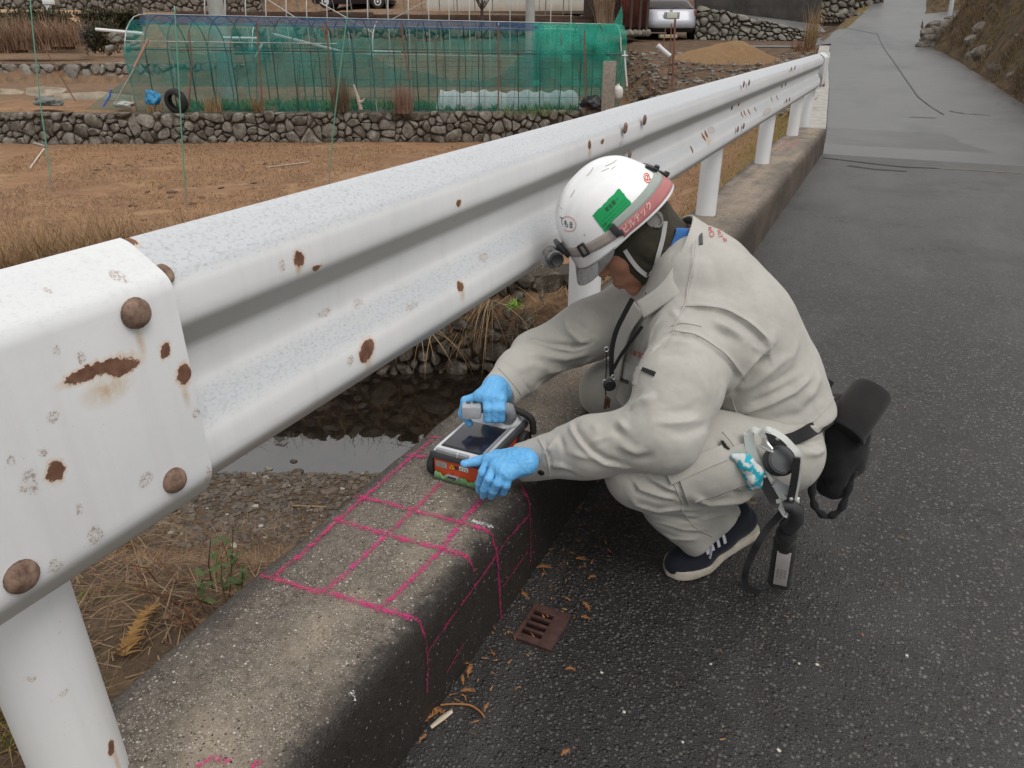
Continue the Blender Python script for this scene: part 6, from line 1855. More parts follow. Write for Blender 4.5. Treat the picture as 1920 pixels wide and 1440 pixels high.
# hem
hemn = (spine[0] - spine[1]); hemn /= np.linalg.norm(hemn)
hq = [J(1375, 797, 1.55), J(1478, 810, 1.60), J(1566, 752, 1.80)]
hn = np.cross(hq[1] - hq[0], hq[2] - hq[0]); hn /= np.linalg.norm(hn)
if hn @ hemn < 0: hn = -hn
hn = hn * .5 + hemn * .5
f.plane(hq[1], hn, .012)
# sleeves end at the cuffs
for e_, w_ in ((eL, wL), (eR, wR)):
    pass
V, F = f.mesh(); V = relax(V, F, 3)
V = cloth_noise(V, F, .0028, 16, 3)
def cut_sleeve(V, F, w, e, over=.012):
    n = (w - e) / np.linalg.norm(w - e); c = w + n * over
    dd = (V - c) @ n; near = np.linalg.norm(V - w, axis=1) < .11
    V = V.copy(); m = near & (dd > 0); V[m] -= dd[m][:, None] * n; return V
V = cut_sleeve(V, F, wL, eL); V = cut_sleeve(V, F, wR, eR)
jf = [
    # yoke pleat, sleeve back edge, armhole seam
    ([(1286, 577), (1315, 577), (1354, 583), (1385, 598), (1412, 618), (1432, 637), (1440, 660)], .0075, .022, 1),
    ([(1440, 662), (1422, 680), (1398, 705), (1363, 744)], .012, .024, -1),
    ([(1221, 661), (1235, 646), (1257, 627), (1276, 627), (1305, 633), (1334, 651), (1364, 676), (1393, 713)], .0045, .010, 1),
    ([(1240, 655), (1264, 645), (1288, 643), (1303, 651)], -.009, .009), ([(1232, 672), (1268, 664), (1300, 668)], .005, .010),
    ([(1334, 592), (1346, 606), (1369, 618), (1399, 637)], -.009, .009), ([(1330, 610), (1352, 626), (1380, 640)], .005, .010),
    ([(1405, 640), (1420, 655), (1432, 660)], -.005, .006),
    # elbow
    ([(1154, 748), (1169, 769), (1181, 795), (1186, 812)], .011, .016, 1), ([(1179, 771), (1204, 753), (1235, 739)], -.011, .012), ([(1170, 725), (1205, 725), (1245, 710)], .007, .016),
    ([(1225, 790), (1251, 794), (1288, 791), (1312, 784)], -.007, .007), ([(1235, 775), (1280, 772), (1310, 765)], .005, .010), ([(1245, 812), (1290, 812), (1330, 795)], .005, .010),
    ([(1315, 700), (1325, 730), (1328, 760)], -.004, .010), ([(1345, 690), (1352, 730), (1345, 765)], .004, .010),
    # forearm
    ([(1071, 783), (1077, 804), (1092, 827), (1112, 849), (1135, 864), (1170, 873)], .011, .010, -1), ([(1014, 858), (1032, 841), (1043, 820)], -.010, .006), ([(1046, 812), (1054, 835), (1060, 858)], .006, .007),
    ([(1026, 875), (1053, 872), (1077, 884)], -.008, .006), ([(1030, 885), (1060, 884), (1085, 895)], .005, .008), ([(1154, 785), (1172, 802), (1185, 811)], -.009, .007), ([(1140, 795), (1160, 812), (1178, 828)], .006, .008),
    ([(1096, 837), (1125, 824), (1156, 813)], -.004, .006), ([(1155, 830), (1193, 848), (1215, 840)], -.009, .009), ([(1165, 850), (1200, 860), (1235, 852)], .005, .009), ([(1062, 845), (1090, 855), (1120, 862)], -.005, .007),
    ([(1020, 822), (1030, 855), (1036, 892)], .004, .004), ([(1060, 795), (1045, 800), (1030, 812)], -.005, .006), ([(1110, 790), (1118, 805), (1115, 820)], -.006, .008),
    # right sleeve
    ([(976, 644), (1002, 636), (1038, 647), (1074, 653), (1104, 646)], .010, .011, -1), ([(985, 660), (1012, 668), (1060, 672), (1110, 660)], -.008, .010),
    ([(1058, 594), (1068, 621), (1088, 641), (1112, 638)], -.012, .009), ([(1075, 590), (1090, 612), (1108, 622)], .007, .009), ([(1100, 560), (1118, 590), (1135, 610)], -.007, .009), ([(1035, 605), (1050, 622), (1060, 640)], .005, .008),
    ([(955, 700), (1000, 684), (1050, 700)], -.005, .012), ([(1000, 722), (1060, 702), (1120, 672)], .006, .014), ([(1020, 700), (1080, 690), (1120, 668)], -.004, .008), ([(948, 680), (975, 705), (995, 735)], .004, .004),
    # body side and back
    ([(1374, 738), (1410, 721), (1445, 695), (1481, 661)], -.008, .010), ([(1382, 776), (1440, 758), (1489, 734), (1523, 704)], -.009, .007), ([(1426, 733), (1465, 711), (1503, 684)], .006, .010), ([(1400, 760), (1450, 740), (1500, 712)], .005, .008),
    ([(1447, 615), (1446, 640), (1441, 665)], -.006, .010), ([(1470, 690), (1490, 660), (1500, 630)], -.004, .010), ([(1430, 790), (1500, 778), (1548, 735)], .005, .012), ([(1500, 760), (1525, 735), (1540, 700)], -.005, .010), ([(1400, 700), (1430, 680), (1455, 660)], .004, .007),
    ([(1300, 440), (1300, 520), (1285, 570)], -.003, .004), ([(1330, 470), (1345, 520), (1350, 560)], .003, .014), ([(1380, 490), (1410, 540), (1440, 580)], -.003, .016),
    # chest front
    ([(1160, 620), (1150, 680), (1160, 740)], .008, .012), ([(1185, 610), (1175, 680), (1180, 740)], -.006, .010), ([(1215, 600), (1200, 640), (1190, 690)], .006, .012), ([(1240, 590), (1225, 620), (1215, 650)], -.005, .007), ([(1255, 575), (1275, 600), (1290, 610)], -.004, .007),
]
V = fold(V, F, jf)
jacket = obj_vf('jacket', V, F, M_JACKET, person)
BJ = bvh_of(V, F); VJ, FJ = V, F

# ---------------------------------------------------------------- trousers
f = Field((-.80, 1.2, .03), (.14, 2.08, .58), .0045)
f.ell(J(1450, 806, 1.73), (.105, .165, .105), [[.907, .42, 0], [.42, -.907, 0], [0, 0, 1]], .04)
f.cone(J(1484, 803, 1.76), J(1445, 800, 1.74), .075, .10, .04)
f.chain([hipL, (hipL + kL) / 2 + np.array([0, 0, .008]), kL], [.098, .098, .086], .04)
f.chain([kL, (kL + aL) / 2, aL + (aL - kL) * .10], [.086, .082, .074], .03)
f.cone(J(1255, 960, 1.45), J(1303, 1018, 1.50), .040, .034, .04); f.chain([hipR, kR], [.11, .092], .04); f.chain([kR, aR], [.090, .074], .03)
sd_ = (aL - kL) / np.linalg.norm(aL - kL)
V, F = f.mesh(); V = relax(V, F, 3)
def cut_leg(V, c, n):
    n = np.array(n) / np.linalg.norm(n); dd = (V - c) @ n; near = np.linalg.norm(V - aL, axis=1) < .19
    V = V.copy(); m = near & (dd > 0); V[m] -= dd[m][:, None] * n; return V
V = cut_leg(V, J(1331, 1003, 1.56), (.70, .0, -.70))
V = cloth_noise(V, F, .0022, 15, 11)
tf = [([(1183, 900), (1197, 922), (1232, 934), (1265, 941)], .008, .008, 1), ([(1203, 888), (1222, 905), (1248, 919), (1273, 928)], .007, .008, 1), ([(1180, 930), (1193, 946), (1232, 957), (1275, 952), (1320, 955)], -.007, .006),
      ([(1190, 958), (1232, 981), (1279, 996), (1320, 998)], .007, .009, 1), ([(1185, 945), (1230, 968), (1290, 975), (1350, 962)], .006, .008), ([(1215, 985), (1260, 1008), (1310, 1012)], -.005, .006), ([(1270, 960), (1320, 972), (1370, 960)], -.006, .006),
      ([(1290, 925), (1330, 942), (1385, 937), (1420, 922)], -.011, .008), ([(1150, 880), (1190, 880), (1215, 900)], .006, .012), ([(1330, 820), (1360, 840), (1380, 850)], .006, .010), ([(1365, 800), (1400, 825), (1430, 860)], -.006, .008),
      ([(1360, 918), (1390, 928), (1420, 918)], .008, .007), ([(1400, 940), (1390, 960), (1378, 985)], .006, .008), ([(1440, 800), (1470, 830), (1480, 870)], -.007, .009), ([(1490, 800), (1530, 806), (1552, 795)], -.012, .007), ([(1480, 820), (1520, 830), (1560, 820)], .010, .008), ([(1500, 850), (1530, 850), (1550, 840)], -.008, .008)]
V = fold(V, F, tf)
trousers = obj_vf('trousers', V, F, M_TROUS, person)
BT = bvh_of(V, F)

# ---------------------------------------------------------------- patches and stitching that follow the cloth
def patch(name, bvh, quad, mat, parent, off=.002, thick=.002, nu=14, nv=10, rag=0.0, z=None):
    """a piece of cloth/sticker lying on the surface; quad = 4 pixel corners (or a polygon pair of edges)"""
    (a, b, c, d) = quad
    top, bot, fs = [], [], []
    for j in range(nv + 1):
        for i in range(nu + 1):
            u, v = i / nu, j / nv
            x = (a[0] * (1 - u) + b[0] * u) * (1 - v) + (d[0] * (1 - u) + c[0] * u) * v
            y = (a[1] * (1 - u) + b[1] * u) * (1 - v) + (d[1] * (1 - u) + c[1] * u) * v
            if rag and (i in (0, nu) or j in (0, nv)): x += rng.uniform(-rag, rag); y += rng.uniform(-rag, rag)
            top.append(cast(bvh, x, y))
    ok = [i for i, q in enumerate(top) if q[0] is not None]
    if not ok: return None
    ww = nu + 1
    fill = [q if q[0] is not None else top[min(ok, key=lambda k: (k % ww - i % ww) ** 2 + (k // ww - i // ww) ** 2)] for i, q in enumerate(top)]
    bot = [p + n * (off - .004) for p, n in fill]; top = [p + n * (off + thick) for p, n in fill]
    w = nu + 1; nt = len(top)
    for j in range(nv):
        for i in range(nu):
            q = (j * w + i, j * w + i + 1, (j + 1) * w + i + 1, (j + 1) * w + i)
            fs.append(q); fs.append(tuple(k + nt for k in q[::-1]))
    edge = [i for i in range(w)] + [j * w + nu for j in range(1, nv + 1)] + [nv * w + i for i in range(nu - 1, -1, -1)] + [j * w for j in range(nv - 1, 0, -1)]
    for k in range(len(edge)):
        p, q = edge[k], edge[(k + 1) % len(edge)]; fs.append((p, q, q + nt, p + nt))
    me = bpy.data.meshes.new(name); me.from_pydata([tuple(p) for p in top + bot], [], fs); fix_normals(me)
    o = link(name, me, mat, parent); me.set_sharp_from_angle(angle=R(45)); return o

def on_cloth(bvh, pxs, step=8, off=.001):
    out = []
    for a, b in zip(pxs[:-1], pxs[1:]):
        L = max(1, int(math.hypot(b[0] - a[0], b[1] - a[1]) / step))
        for k in range(L):
            s = k / L; p, n = cast(bvh, a[0] + (b[0] - a[0]) * s, a[1] + (b[1] - a[1]) * s, off)
            if p is not None and (not out or np.linalg.norm(p - out[-1]) < .06): out.append(p)
    p, n = cast(bvh, *pxs[-1], off)
    if p is not None: out.append(p)
    return out
def seam(name, bvh, pxs, parent, r=.0016, mat=None):
    if len(pxs) > 2: pxs = smoothprof(pxs, 4)
    pts = on_cloth(bvh, pxs)
    if len(pts) < 2: return
    m = MB(); m.tube(pts, r, 6); return m.build(name, mat or M_SEAM, parent)

def text_on(name, bvh, s, quad, mat, parent, off=.002, mirror=False, size=None, thin=0.0):
    """letters bent onto the surface: quad = pixel corners bottom-left, bottom-right, top-right, top-left of the text line"""
    cu = bpy.data.curves.new(name, 'FONT'); cu.body = s; cu.resolution_u = 2; cu.offset = thin
    to = bpy.data.objects.new(name, cu); C.objects.link(to)
    bpy.context.view_layer.update()
    dg = bpy.context.evaluated_depsgraph_get(); me = bpy.data.meshes.new_from_object(to.evaluated_get(dg)); bpy.data.objects.remove(to); bpy.data.curves.remove(cu)
    if not len(me.vertices): return None
    co = np.array([v.co[:] for v in me.vertices]); lo, hi = co.min(0), co.max(0)
    (a, b, c, d) = [np.array(q, float) for q in quad]
    for v, q in zip(me.vertices, co):
        u = (q[0] - lo[0]) / max(hi[0] - lo[0], 1e-6); w = (q[1] - lo[1]) / max(hi[1] - lo[1], 1e-6)
        xy = (a * (1 - u) + b * u) * (1 - w) + (d * (1 - u) + c * u) * w
        p, n = cast(bvh, xy[0], xy[1], off)
        if p is not None: v.co = Vector(p)
        else: v.co = Vector(HC)
    me.materials.clear()
    return link(name, me, mat, parent, smooth=False)

M_RED = plain('red_embroidery', (.50, .028, .030), .7)
M_BLK = plain('black_print', (.012, .012, .012), .6)
seam('stitching', BJ, [(1221, 657), (1235, 641), (1257, 622), (1276, 622), (1306, 628), (1336, 646), (1367, 671), (1397, 709)], jacket, .0012)
seam('stitching', BJ, [(1286, 574), (1315, 573), (1354, 578), (1388, 593), (1416, 613), (1436, 632)], jacket, .0012)
seam('stitching', BJ, [(1258, 612), (1280, 606), (1315, 612)], jacket, .0010)
seam('stitching', BJ, [(1305, 425), (1303, 480), (1290, 540), (1285, 570), (1262, 620)], jacket)
seam('stitching', BJ, [(1378, 790), (1440, 800), (1490, 802), (1530, 785), (1562, 745)], jacket)
seam('stitching', BJ, [(1372, 745), (1385, 780), (1408, 798)], jacket)
seam('cuff_edge', BJ, [(1010, 822), (1024, 850), (1032, 893)], jacket, .0022)
seam('cuff_edge', BJ, [(935, 690), (960, 718), (985, 752)], jacket, .0022)
patch('shoulder_tape', BJ, [(1310, 416), (1316, 415), (1318, 459), (1311, 460)], M_GREYC, jacket, .0015, .0012, 2, 10)
patch('sleeve_tag', BJ, [(1207, 689), (1230, 698), (1226, 706), (1204, 696)], M_BLACKC, jacket, .002, .0015, 6, 3)
text_on('embroidery', BJ, 'UILTEC', [(1184, 664), (1207, 673), (1209, 664), (1186, 655)], M_RED, jacket)
text_on('embroidery', BJ, 'Chall', [(1331, 447), (1327, 422), (1335, 420), (1340, 444)], M_RED, jacket)
text_on('embroidery', BJ, 'You', [(1347, 448), (1345, 433), (1353, 431), (1356, 446)], M_RED, jacket)
text_on('embroidery', BJ, 'S', [(1357, 455), (1355, 447), (1361, 446), (1363, 454)], M_RED, jacket)
p, n = cast(BJ, 1015, 886)
if p is not None:
    m = MB(); m.lathe(p - n * .001, n, [(.0075, 0), (.0075, .003), (.005, .0045), (.002, .004)], 16); m.build('cuff_button', plain('dark_metal_button', (.06, .055, .05), .4, .8), jacket)
patch('chest_pocket', BJ, [(1172, 678), (1204, 690), (1192, 722), (1162, 706)], M_JACKET, jacket, .002, .002)
patch('pocket_tab', BJ, [(1163, 705), (1180, 712), (1178, 718), (1162, 711)], M_GREYC, jacket, .004, .0015, 4, 3)
# cargo pocket of the left trouser leg
patch('cargo_pocket', BT, [(1262, 872), (1392, 832), (1412, 900), (1290, 945)], M_TROUS, trousers, .002, .004, 24, 14)
patch('pocket_flap', BT, [(1240, 878), (1350, 838), (1362, 862), (1256, 905)], M_TROUS, trousers, .006, .003, 20, 6)
seam('stitching', BT, [(1242, 877), (1300, 856), (1350, 838)], trousers, .0018); seam('stitching', BT, [(1290, 945), (1350, 930), (1412, 902)], trousers, .0018)
seam('stitching', BT, [(1262, 905), (1280, 945)], trousers, .0015); seam('stitching', BT, [(1275, 950), (1300, 985), (1335, 1005)], trousers, .0013)
seam('stitching', BT, [(1355, 810), (1380, 842), (1392, 880)], trousers, .0013)
patch('pocket_zip', BT, [(1350, 826), (1356, 826), (1368, 843), (1362, 845)], M_BLACKC, trousers, .008, .002, 2, 6)

# ---------------------------------------------------------------- collar, hood, towel
def band(name, A, B, mat, parent, th=.005, sub=4):
    """curved piece of cloth between two rows of points"""
    A = smoothprof3(A, sub); B = smoothprof3(B, sub); vs = []; fs = []; n = len(A); m = 5
    for a, b in zip(A, B):
        for k in range(m): vs.append(tuple(a * (1 - k / (m - 1)) + b * (k / (m - 1))))
    for i in range(n - 1):
        for k in range(m - 1): fs.append((i * m + k, i * m + k + 1, (i + 1) * m + k + 1, (i + 1) * m + k))
    me = bpy.data.meshes.new(name); me.from_pydata(vs, [], fs); fix_normals(me)
    o = link(name, me, mat, parent); sd = o.modifiers.new('cloth', 'SOLIDIFY'); sd.thickness = th; sd.offset = 0
    bv = o.modifiers.new('soft', 'BEVEL'); bv.width = th * .3; bv.segments = 2; return o
def smoothprof3(p, k=5):
    p = [np.array(q, float) for q in p]; out = []
    for i in range(len(p) - 1):
        p0, p1, p2, p3 = p[max(i - 1, 0)], p[i], p[i + 1], p[min(i + 2, len(p) - 1)]
        for s in np.arange(k) / k: out.append(.5 * ((2 * p1) + (-p0 + p2) * s + (2 * p0 - 5 * p1 + 4 * p2 - p3) * s * s + (-p0 + 3 * p1 - 3 * p2 + p3) * s ** 3))
    out.append(p[-1]); return out
band('collar', [J(1236, 448, 1.90), J(1275, 412, 1.85), J(1298, 406, 1.78), J(1290, 440, 1.69), J(1268, 490, 1.635), J(1238, 535, 1.60), J(1194, 566, 1.60)],
     [J(1262, 470, 1.93), J(1300, 432, 1.90), J(1338, 432, 1.80), J(1325, 478, 1.655), J(1302, 528, 1.60), J(1262, 560, 1.565), J(1208, 597, 1.57)], M_JACKET, jacket, .006)
band('placket', [J(1190, 566, 1.66), J(1165, 590, 1.68), J(1150, 640, 1.70), J(1146, 700, 1.72)], [J(1206, 590, 1.60), J(1184, 620, 1.61), J(1170, 660, 1.63), J(1162, 715, 1.66)], M_JACKET, jacket, .005)
f = Field(HC + np.array([-.22, -.22, -.30]), HC + np.array([.22, .22, .10]), .0034)
f.ell(hp(-.008, 0, -.005), (.100, .084, .108), HM, .01)
f.ell(hp(.012, 0, -.07), (.078, .068, .078), HM, .03)
f.chain([hp(-.03, 0, -.05), hp(-.03, .004, -.13), neck], [.082, .074, .072], .03)
f.cone(hp(.02, 0, -.10), hp(.0, 0, -.16), .062, .066, .03)
f.ell(hp(.132, 0, -.075), (.085, .075, .108), HM, .008, 's')
V, F = f.mesh(); V = relax(V, F, 2); V = cloth_noise(V, F, .003, 26, 5)
V = fold(V, F, [([(1165, 530), (1185, 545), (1205, 552)], .004, .006), ([(1195, 480), (1225, 500), (1240, 520)], .004, .006), ([(1230, 470), (1250, 470), (1262, 455)], -.004, .006), ([(1160, 515), (1190, 530), (1215, 535)], -.004, .005)])
hood = obj_vf('hood', V, F, M_HOOD, person)
BH = bvh_of(V, F)

def hc0(x, y, off=.004):
    p, n = cast(BH, x, y, off)
    return p if p is not None else J(x, y, 1.70)
_ia = [hc0(1266, 432), hc0(1261, 452), hc0(1250, 482), hc0(1238, 514)]
_ib = [PTD(x, y, depth(p) - .006) for (x, y), p in zip([(1292, 430), (1287, 452), (1277, 482), (1262, 524)], _ia)]
band('inner_collar', [J(1225, 455, 1.86), J(1250, 432, 1.82)] + _ia, [J(1240, 480, 1.88), J(1275, 440, 1.83)] + _ib, M_BLUEC, person, .005)
# eyelid line, brow and lip colour on the face
BP = BVHTree.FromPolygons([v.co for v in person.data.vertices], [tuple(p.vertices) for p in person.data.polygons])
def face_line(name, pts, r, mat):
    q = []
    for x, y, z in pts:
        o_ = Vector(hp(x + .06, y, z)); loc, nn, i, d = BP.ray_cast(o_, Vector(-hf))
        if loc is not None: q.append(np.array(loc) + np.array(nn) * r * .25)
    if len(q) > 1: m = MB(); m.tube(q, [r * .6] + [r] * (len(q) - 2) + [r * .5] if len(q) > 2 else r, 6); m.build(name, mat, person)
for s in (-1, 1):
    face_line('eyelash', [(.09, s * y, z) for y, z in ((.016, -.029), (.024, -.0325), (.032, -.0335), (.040, -.031), (.046, -.028))], .0016, M_LASH)
    face_line('eyebrow', [(.09, s * y, z) for y, z in ((.014, -.008), (.026, -.003), (.040, -.005), (.050, -.011))], .0028, M_LASH)
face_line('lips', [(.09, y, z) for y, z in ((.022, -.1095), (.010, -.108), (0, -.1095), (-.010, -.108), (-.022, -.1095))], .0022, M_LIP)

# ---------------------------------------------------------------- helmet
def mat_helmet():
    t = NT('white_helmet_shell'); n = t.noise(18, 5, .65); s = t.noise(30, 4, .6, vec=t.scale(t.pos(), (1, 3, 1)), dist=1.5); n3 = t.noise(120, 3, .6)
    c = t.mix(t.ramp(n, .3, .7), (.80, .80, .80), (.86, .86, .86))
    c = t.mix(t.math('MULTIPLY', t.ramp(s, .68, .72), .7), c, (.30, .29, .28))
    c = t.mix(t.math('MULTIPLY', t.ramp(n3, .72, .78), .5), c, (.45, .30, .25))
    return t.bsdf(color=c, rough=.30, coat=.2, normal=t.bump(n, .08, .003))
M_HELM = mat_helmet()
HA, HB, HH = .146, .117, .150
def helm_r(az, t_):
    """point of the shell: az from the front, t_ 0 at the rim .. 1 at the crown"""
    e = t_ * math.pi / 2
    ce, se = math.cos(e) ** .80, math.sin(e) ** .92
    x = HA * math.cos(az) * ce; y = HB * math.sin(az) * ce; z = HH * se
    if t_ < .12: k = 1 + .035 * (1 - t_ / .12) ** 2; x *= k; y *= k
    # crown ridge that runs front to back, with shoulders
    rid = math.exp(-(y / .030) ** 6) * sst(.30, .55, t_) * (.55 + .45 * math.cos(min(abs(x + .01) / .12, 1) * 1.57))
    z += .015 * rid; 
    if x > 0: x += .004 * rid
    # moulded side step
    st = math.exp(-((abs(y) - .062) / .008) ** 2) * sst(.25, .5, t_) * .0035
    z -= st
    # rim dips at the back, lifts over the ears
    z += -.020 * (1 - t_) ** 2 * (math.cos(az) < 0) * (-math.cos(az)) ** 1 * .9 + .006 * (1 - t_) ** 3 * math.sin(az) ** 2
    return x, y, z
na, nt_ = 96, 40
vs = []; fs = []
for j in range(nt_):
    for i in range(na):
        vs.append(hp(*helm_r(2 * math.pi * i / na, j / nt_)))
vs.append(hp(*helm_r(0, .9999)))
top = len(vs) - 1
for j in range(nt_ - 1):
    for i in range(na): fs.append((j * na + i, j * na + (i + 1) % na, (j + 1) * na + (i + 1) % na, (j + 1) * na + i))
for i in range(na): fs.append(((nt_ - 1) * na + i, (nt_ - 1) * na + (i + 1) % na, top))
me = bpy.data.meshes.new('helmet'); me.from_pydata([tuple(v) for v in vs], [], fs); fix_normals(me)
helmet = link('helmet', me, M_HELM, person)
BHM = BVHTree.FromPolygons([Vector(v) for v in vs], fs)
sd = helmet.modifiers.new('shell', 'SOLIDIFY'); sd.thickness = .004; sd.offset = -1
def helm_band(name, azs, z0, z1, mat, off=.0018, th=.0016, n=40):
    """strap lying round the shell; azs (from, to) degrees, z bounds may vary along it"""
    A, B = [], []
    for k in range(n + 1):
        s = k / n; az = R(azs[0] + (azs[1] - azs[0]) * s)
        row = []
        for z in (z0[0] + (z0[1] - z0[0]) * s, z1[0] + (z1[1] - z1[0]) * s):
            t_ = max(0, min(.95, z)); x, y, zz = helm_r(az, t_); row.append(hp(x, y, zz) + (hf * math.cos(az) + hl * math.sin(az)) * off)
        A.append(row[0]); B.append(row[1])
    vs = []; fs = []; m = 4
    for a, b in zip(A, B):
        for k in range(m): vs.append(tuple(a + (b - a) * k / (m - 1)))
    for i in range(n):
        for k in range(m - 1): fs.append((i * m + k, i * m + k + 1, (i + 1) * m + k + 1, (i + 1) * m + k))
    me = bpy.data.meshes.new(name); me.from_pydata(vs, [], fs); fix_normals(me)
    o = link(name, me, mat, helmet); sd = o.modifiers.new('cloth', 'SOLIDIFY'); sd.thickness = th; sd.offset = 1; return o
M_STRAP = mat_cloth('beige_elastic', (.36, .31, .28), (.44, .385, .35), 1200)
M_STRAPG = mat_cloth('grey_green_elastic', (.29, .33, .30), (.36, .40, .37), 1200)
M_STRAPR = mat_cloth('faded_red_tape', (.36, .125, .125), (.46, .20, .19), 1200)
helm_band('headlamp_strap', (4, 84), (.17, .05), (.285, .165), M_STRAP)
helm_band('headlamp_strap', (-84, -4), (.06, .17), (.20, .285), M_STRAP)
helm_band('strap_stripe', (84, 184), (.125, .125), (.215, .215), M_STRAPG); helm_band('strap_stripe', (84, 184), (.02, .02), (.125, .125), M_STRAPR)
helm_band('strap_stripe', (184, 276), (.02, .02), (.30, .20), M_STRAPR)
M_PLASTIC = plain('black_plastic', (.018, .018, .019), .38, bump=.1)
def on_helm(az, t_, off=0.0):
    x, y, z = helm_r(R(az), t_); n = np.array([math.cos(R(az)) / HA * .13, math.sin(R(az)) / HB * .13, .25 + t_]); n /= np.linalg.norm(n)
    nn = hf * n[0] + hl * n[1] + hu * n[2]
    return hp(x, y, z) + nn * off, nn
def helm_frame(az, t_):
    p, n = on_helm(az, t_); e = on_helm(az + 2, t_)[0] - on_helm(az - 2, t_)[0]; e = e - n * (e @ n); e /= np.linalg.norm(e)
    return p, np.array([e, np.cross(n, e), n]).T
# buckle: a ring with a bar
p, M = helm_frame(44, .17)
m = MB()
for dx, dy, sx, sy in ((-.0095, 0, .005, .030), (.0095, 0, .005, .030), (0, .0135, .022, .005), (0, -.0135, .022, .005)):
    m.rbox(p + M @ np.array([dx, dy, .005]), (sx, sy, .005), M, .0015)
m.build('strap_buckle', M_PLASTIC, helmet)
for az, t_ in ((82, .12), (176, .12), (166, .25)):
    p, M = helm_frame(az, t_); m = MB()
    m.rbox(p + M @ np.array([0, .0, .005]), (.016, .030, .008), M, .002); m.rbox(p + M @ np.array([.006, -.012, .008]), (.012, .012, .009), M, .002)
    m.build('strap_clip', M_PLASTIC, helmet)
# headlamp
lamp0, _ = on_helm(4, .25)
LF = hf * .93 - hu * .05; LF /= np.linalg.norm(LF)
m = MB()
m.rbox(lamp0 + hf * .006 + hu * .004, (.012, .056, .044), HM.T, .004)
lb = m.build('headlamp', M_PLASTIC, helmet)
def mat_lampbody():
    t = NT('worn_grey_lamp_body'); n = t.noise(60, 4, .65); return t.bsdf(color=t.mix(t.ramp(n, .35, .65), (.045, .045, .047), (.26, .255, .25)), rough=.5)
M_LAMPB = mat_lampbody()
ax = hl * .96 - hf * .1; ax /= np.linalg.norm(ax); lc = lamp0 + hf * .028 + hu * .004
lc = lc + hf * .007
m = MB(); m.lathe(lc - ax * .036, ax, [(.013, 0), (.0205, .002), (.0215, .010), (.0205, .015), (.0205, .030), (.0222, .034), (.0222, .052), (.020, .056), (.020, .062), (.016, .066)], 20); m.build('lamp_body', M_LAMPB, helmet)
m = MB(); m.lathe(lc + ax * .028, ax, [(.0155, 0), (.0168, .003), (.0168, .013), (.014, .017), (.010, .015)], 18); m.build('lamp_knob', M_PLASTIC, helmet)
m = MB(); m.lathe(lc + hf * .004 - ax * .004, hf * .95 - hu * .3, [(.020, .0), (.0215, .014), (.020, .022), (.017, .020)], 20); m.build('lamp_lens', plain('lamp_lens', (.16, .165, .17), .12, spec=.6), helmet)
m = MB(); m.rbox(lc - hu * .020 + hf * .002, (.014, .030, .012), HM.T, .003); m.build('lamp_hinge', M_PLASTIC, helmet)
# smoked clear visor peak
def mat_visor():
    t = NT('smoked_clear_plastic'); n = t.noise(25, 4, .6)
    t.bsdf(color=t.mix(t.ramp(n, .35, .65), (.16, .165, .17), (.27, .275, .28)), rough=.18, alpha=t.ramp(n, .3, .7, .42, .66)); return t.m
vs = []; fs = []; n = 36; m_ = 6
for i in range(n + 1):
    az = R(-72 + 144 * i / n); w = (math.cos(az * 1.25)) ** .6 if abs(az) < R(72) else 0
    w = max(math.cos(min(abs(az) * 90 / 72, R(90))), 0) ** .55
    for k in range(m_):
        s = k / (m_ - 1); x, y, z = helm_r(az, .0)
        ln = .045 * w * s
        vs.append(tuple(hp(x * (1 + .0) + math.cos(az) * ln * .62, y + math.sin(az) * ln * .45, z + .004 - ln * .80 - .0)))
for i in range(n):
    for k in range(m_ - 1): fs.append((i * m_ + k, i * m_ + k + 1, (i + 1) * m_ + k + 1, (i + 1) * m_ + k))
me = bpy.data.meshes.new('visor'); me.from_pydata(vs, [], fs); fix_normals(me)
o = link('visor', me, mat_visor(), helmet); sd = o.modifiers.new('sheet', 'SOLIDIFY'); sd.thickness = .0018
# stickers and lettering on the shell
M_GREENST = mat_cloth('green_sticker', (.012, .27, .085), (.022, .34, .115), 200, bump=.05)
patch('green_sticker', BHM, [(1111, 404), (1161, 353), (1196, 396), (1142, 446)], M_GREENST, helmet, .0006, .0005, 18, 12, .8)
qa, qb, qc, qd = [np.array(q, float) for q in ((1111, 404), (1161, 353), (1196, 396), (1142, 446))]
def stq(u0, u1, v0, v1):
    g = lambda u, v: tuple((qa * (1 - u) + qb * u) * (1 - v) + (qd * (1 - u) + qc * u) * v)
    return [g(u0, v1), g(u1, v1), g(u1, v0), g(u0, v0)]
text_on('sticker_print', BHM, '安全第一', stq(.36, .82, .13, .30), M_BLK, helmet, .0016, thin=.012)
for v in (.40, .52, .64, .76): patch('sticker_rule', BHM, [stq(.12, .93, v, v + .012)[k] for k in (3, 2, 1, 0)], plain('print_rule', (.008, .10, .035), .6), helmet, .0013, .0003, 14, 1)
text_on('sticker_print', BHM, '氏名', stq(.05, .17, .50, .58), M_BLK, helmet, .0016); text_on('sticker_print', BHM, '血液型', stq(.07, .24, .64, .72), M_BLK, helmet, .0016)
text_on('sticker_print', BHM, '住所', stq(.07, .18, .80, .88), M_BLK, helmet, .0016); text_on('sticker_print', BHM, '緊急連絡先', stq(.42, .92, .84, .94), M_BLK, helmet, .0016)
text_on('handwriting', BHM, 'もま', [(1059, 425), (1075, 429), (1074, 416), (1058, 412)], M_BLK, helmet, .0012, thin=.012)
text_on('handwriting', BHM, 'て', [(1051, 420), (1058, 424), (1056, 409), (1050, 405)], M_BLK, helmet, .0012, thin=.008)
ov = [(1066 + 15 * math.cos(a) * .95 + 2 * math.sin(a), 420 + 14 * math.sin(a)) for a in np.linspace(-2.4, 2.3, 22)]
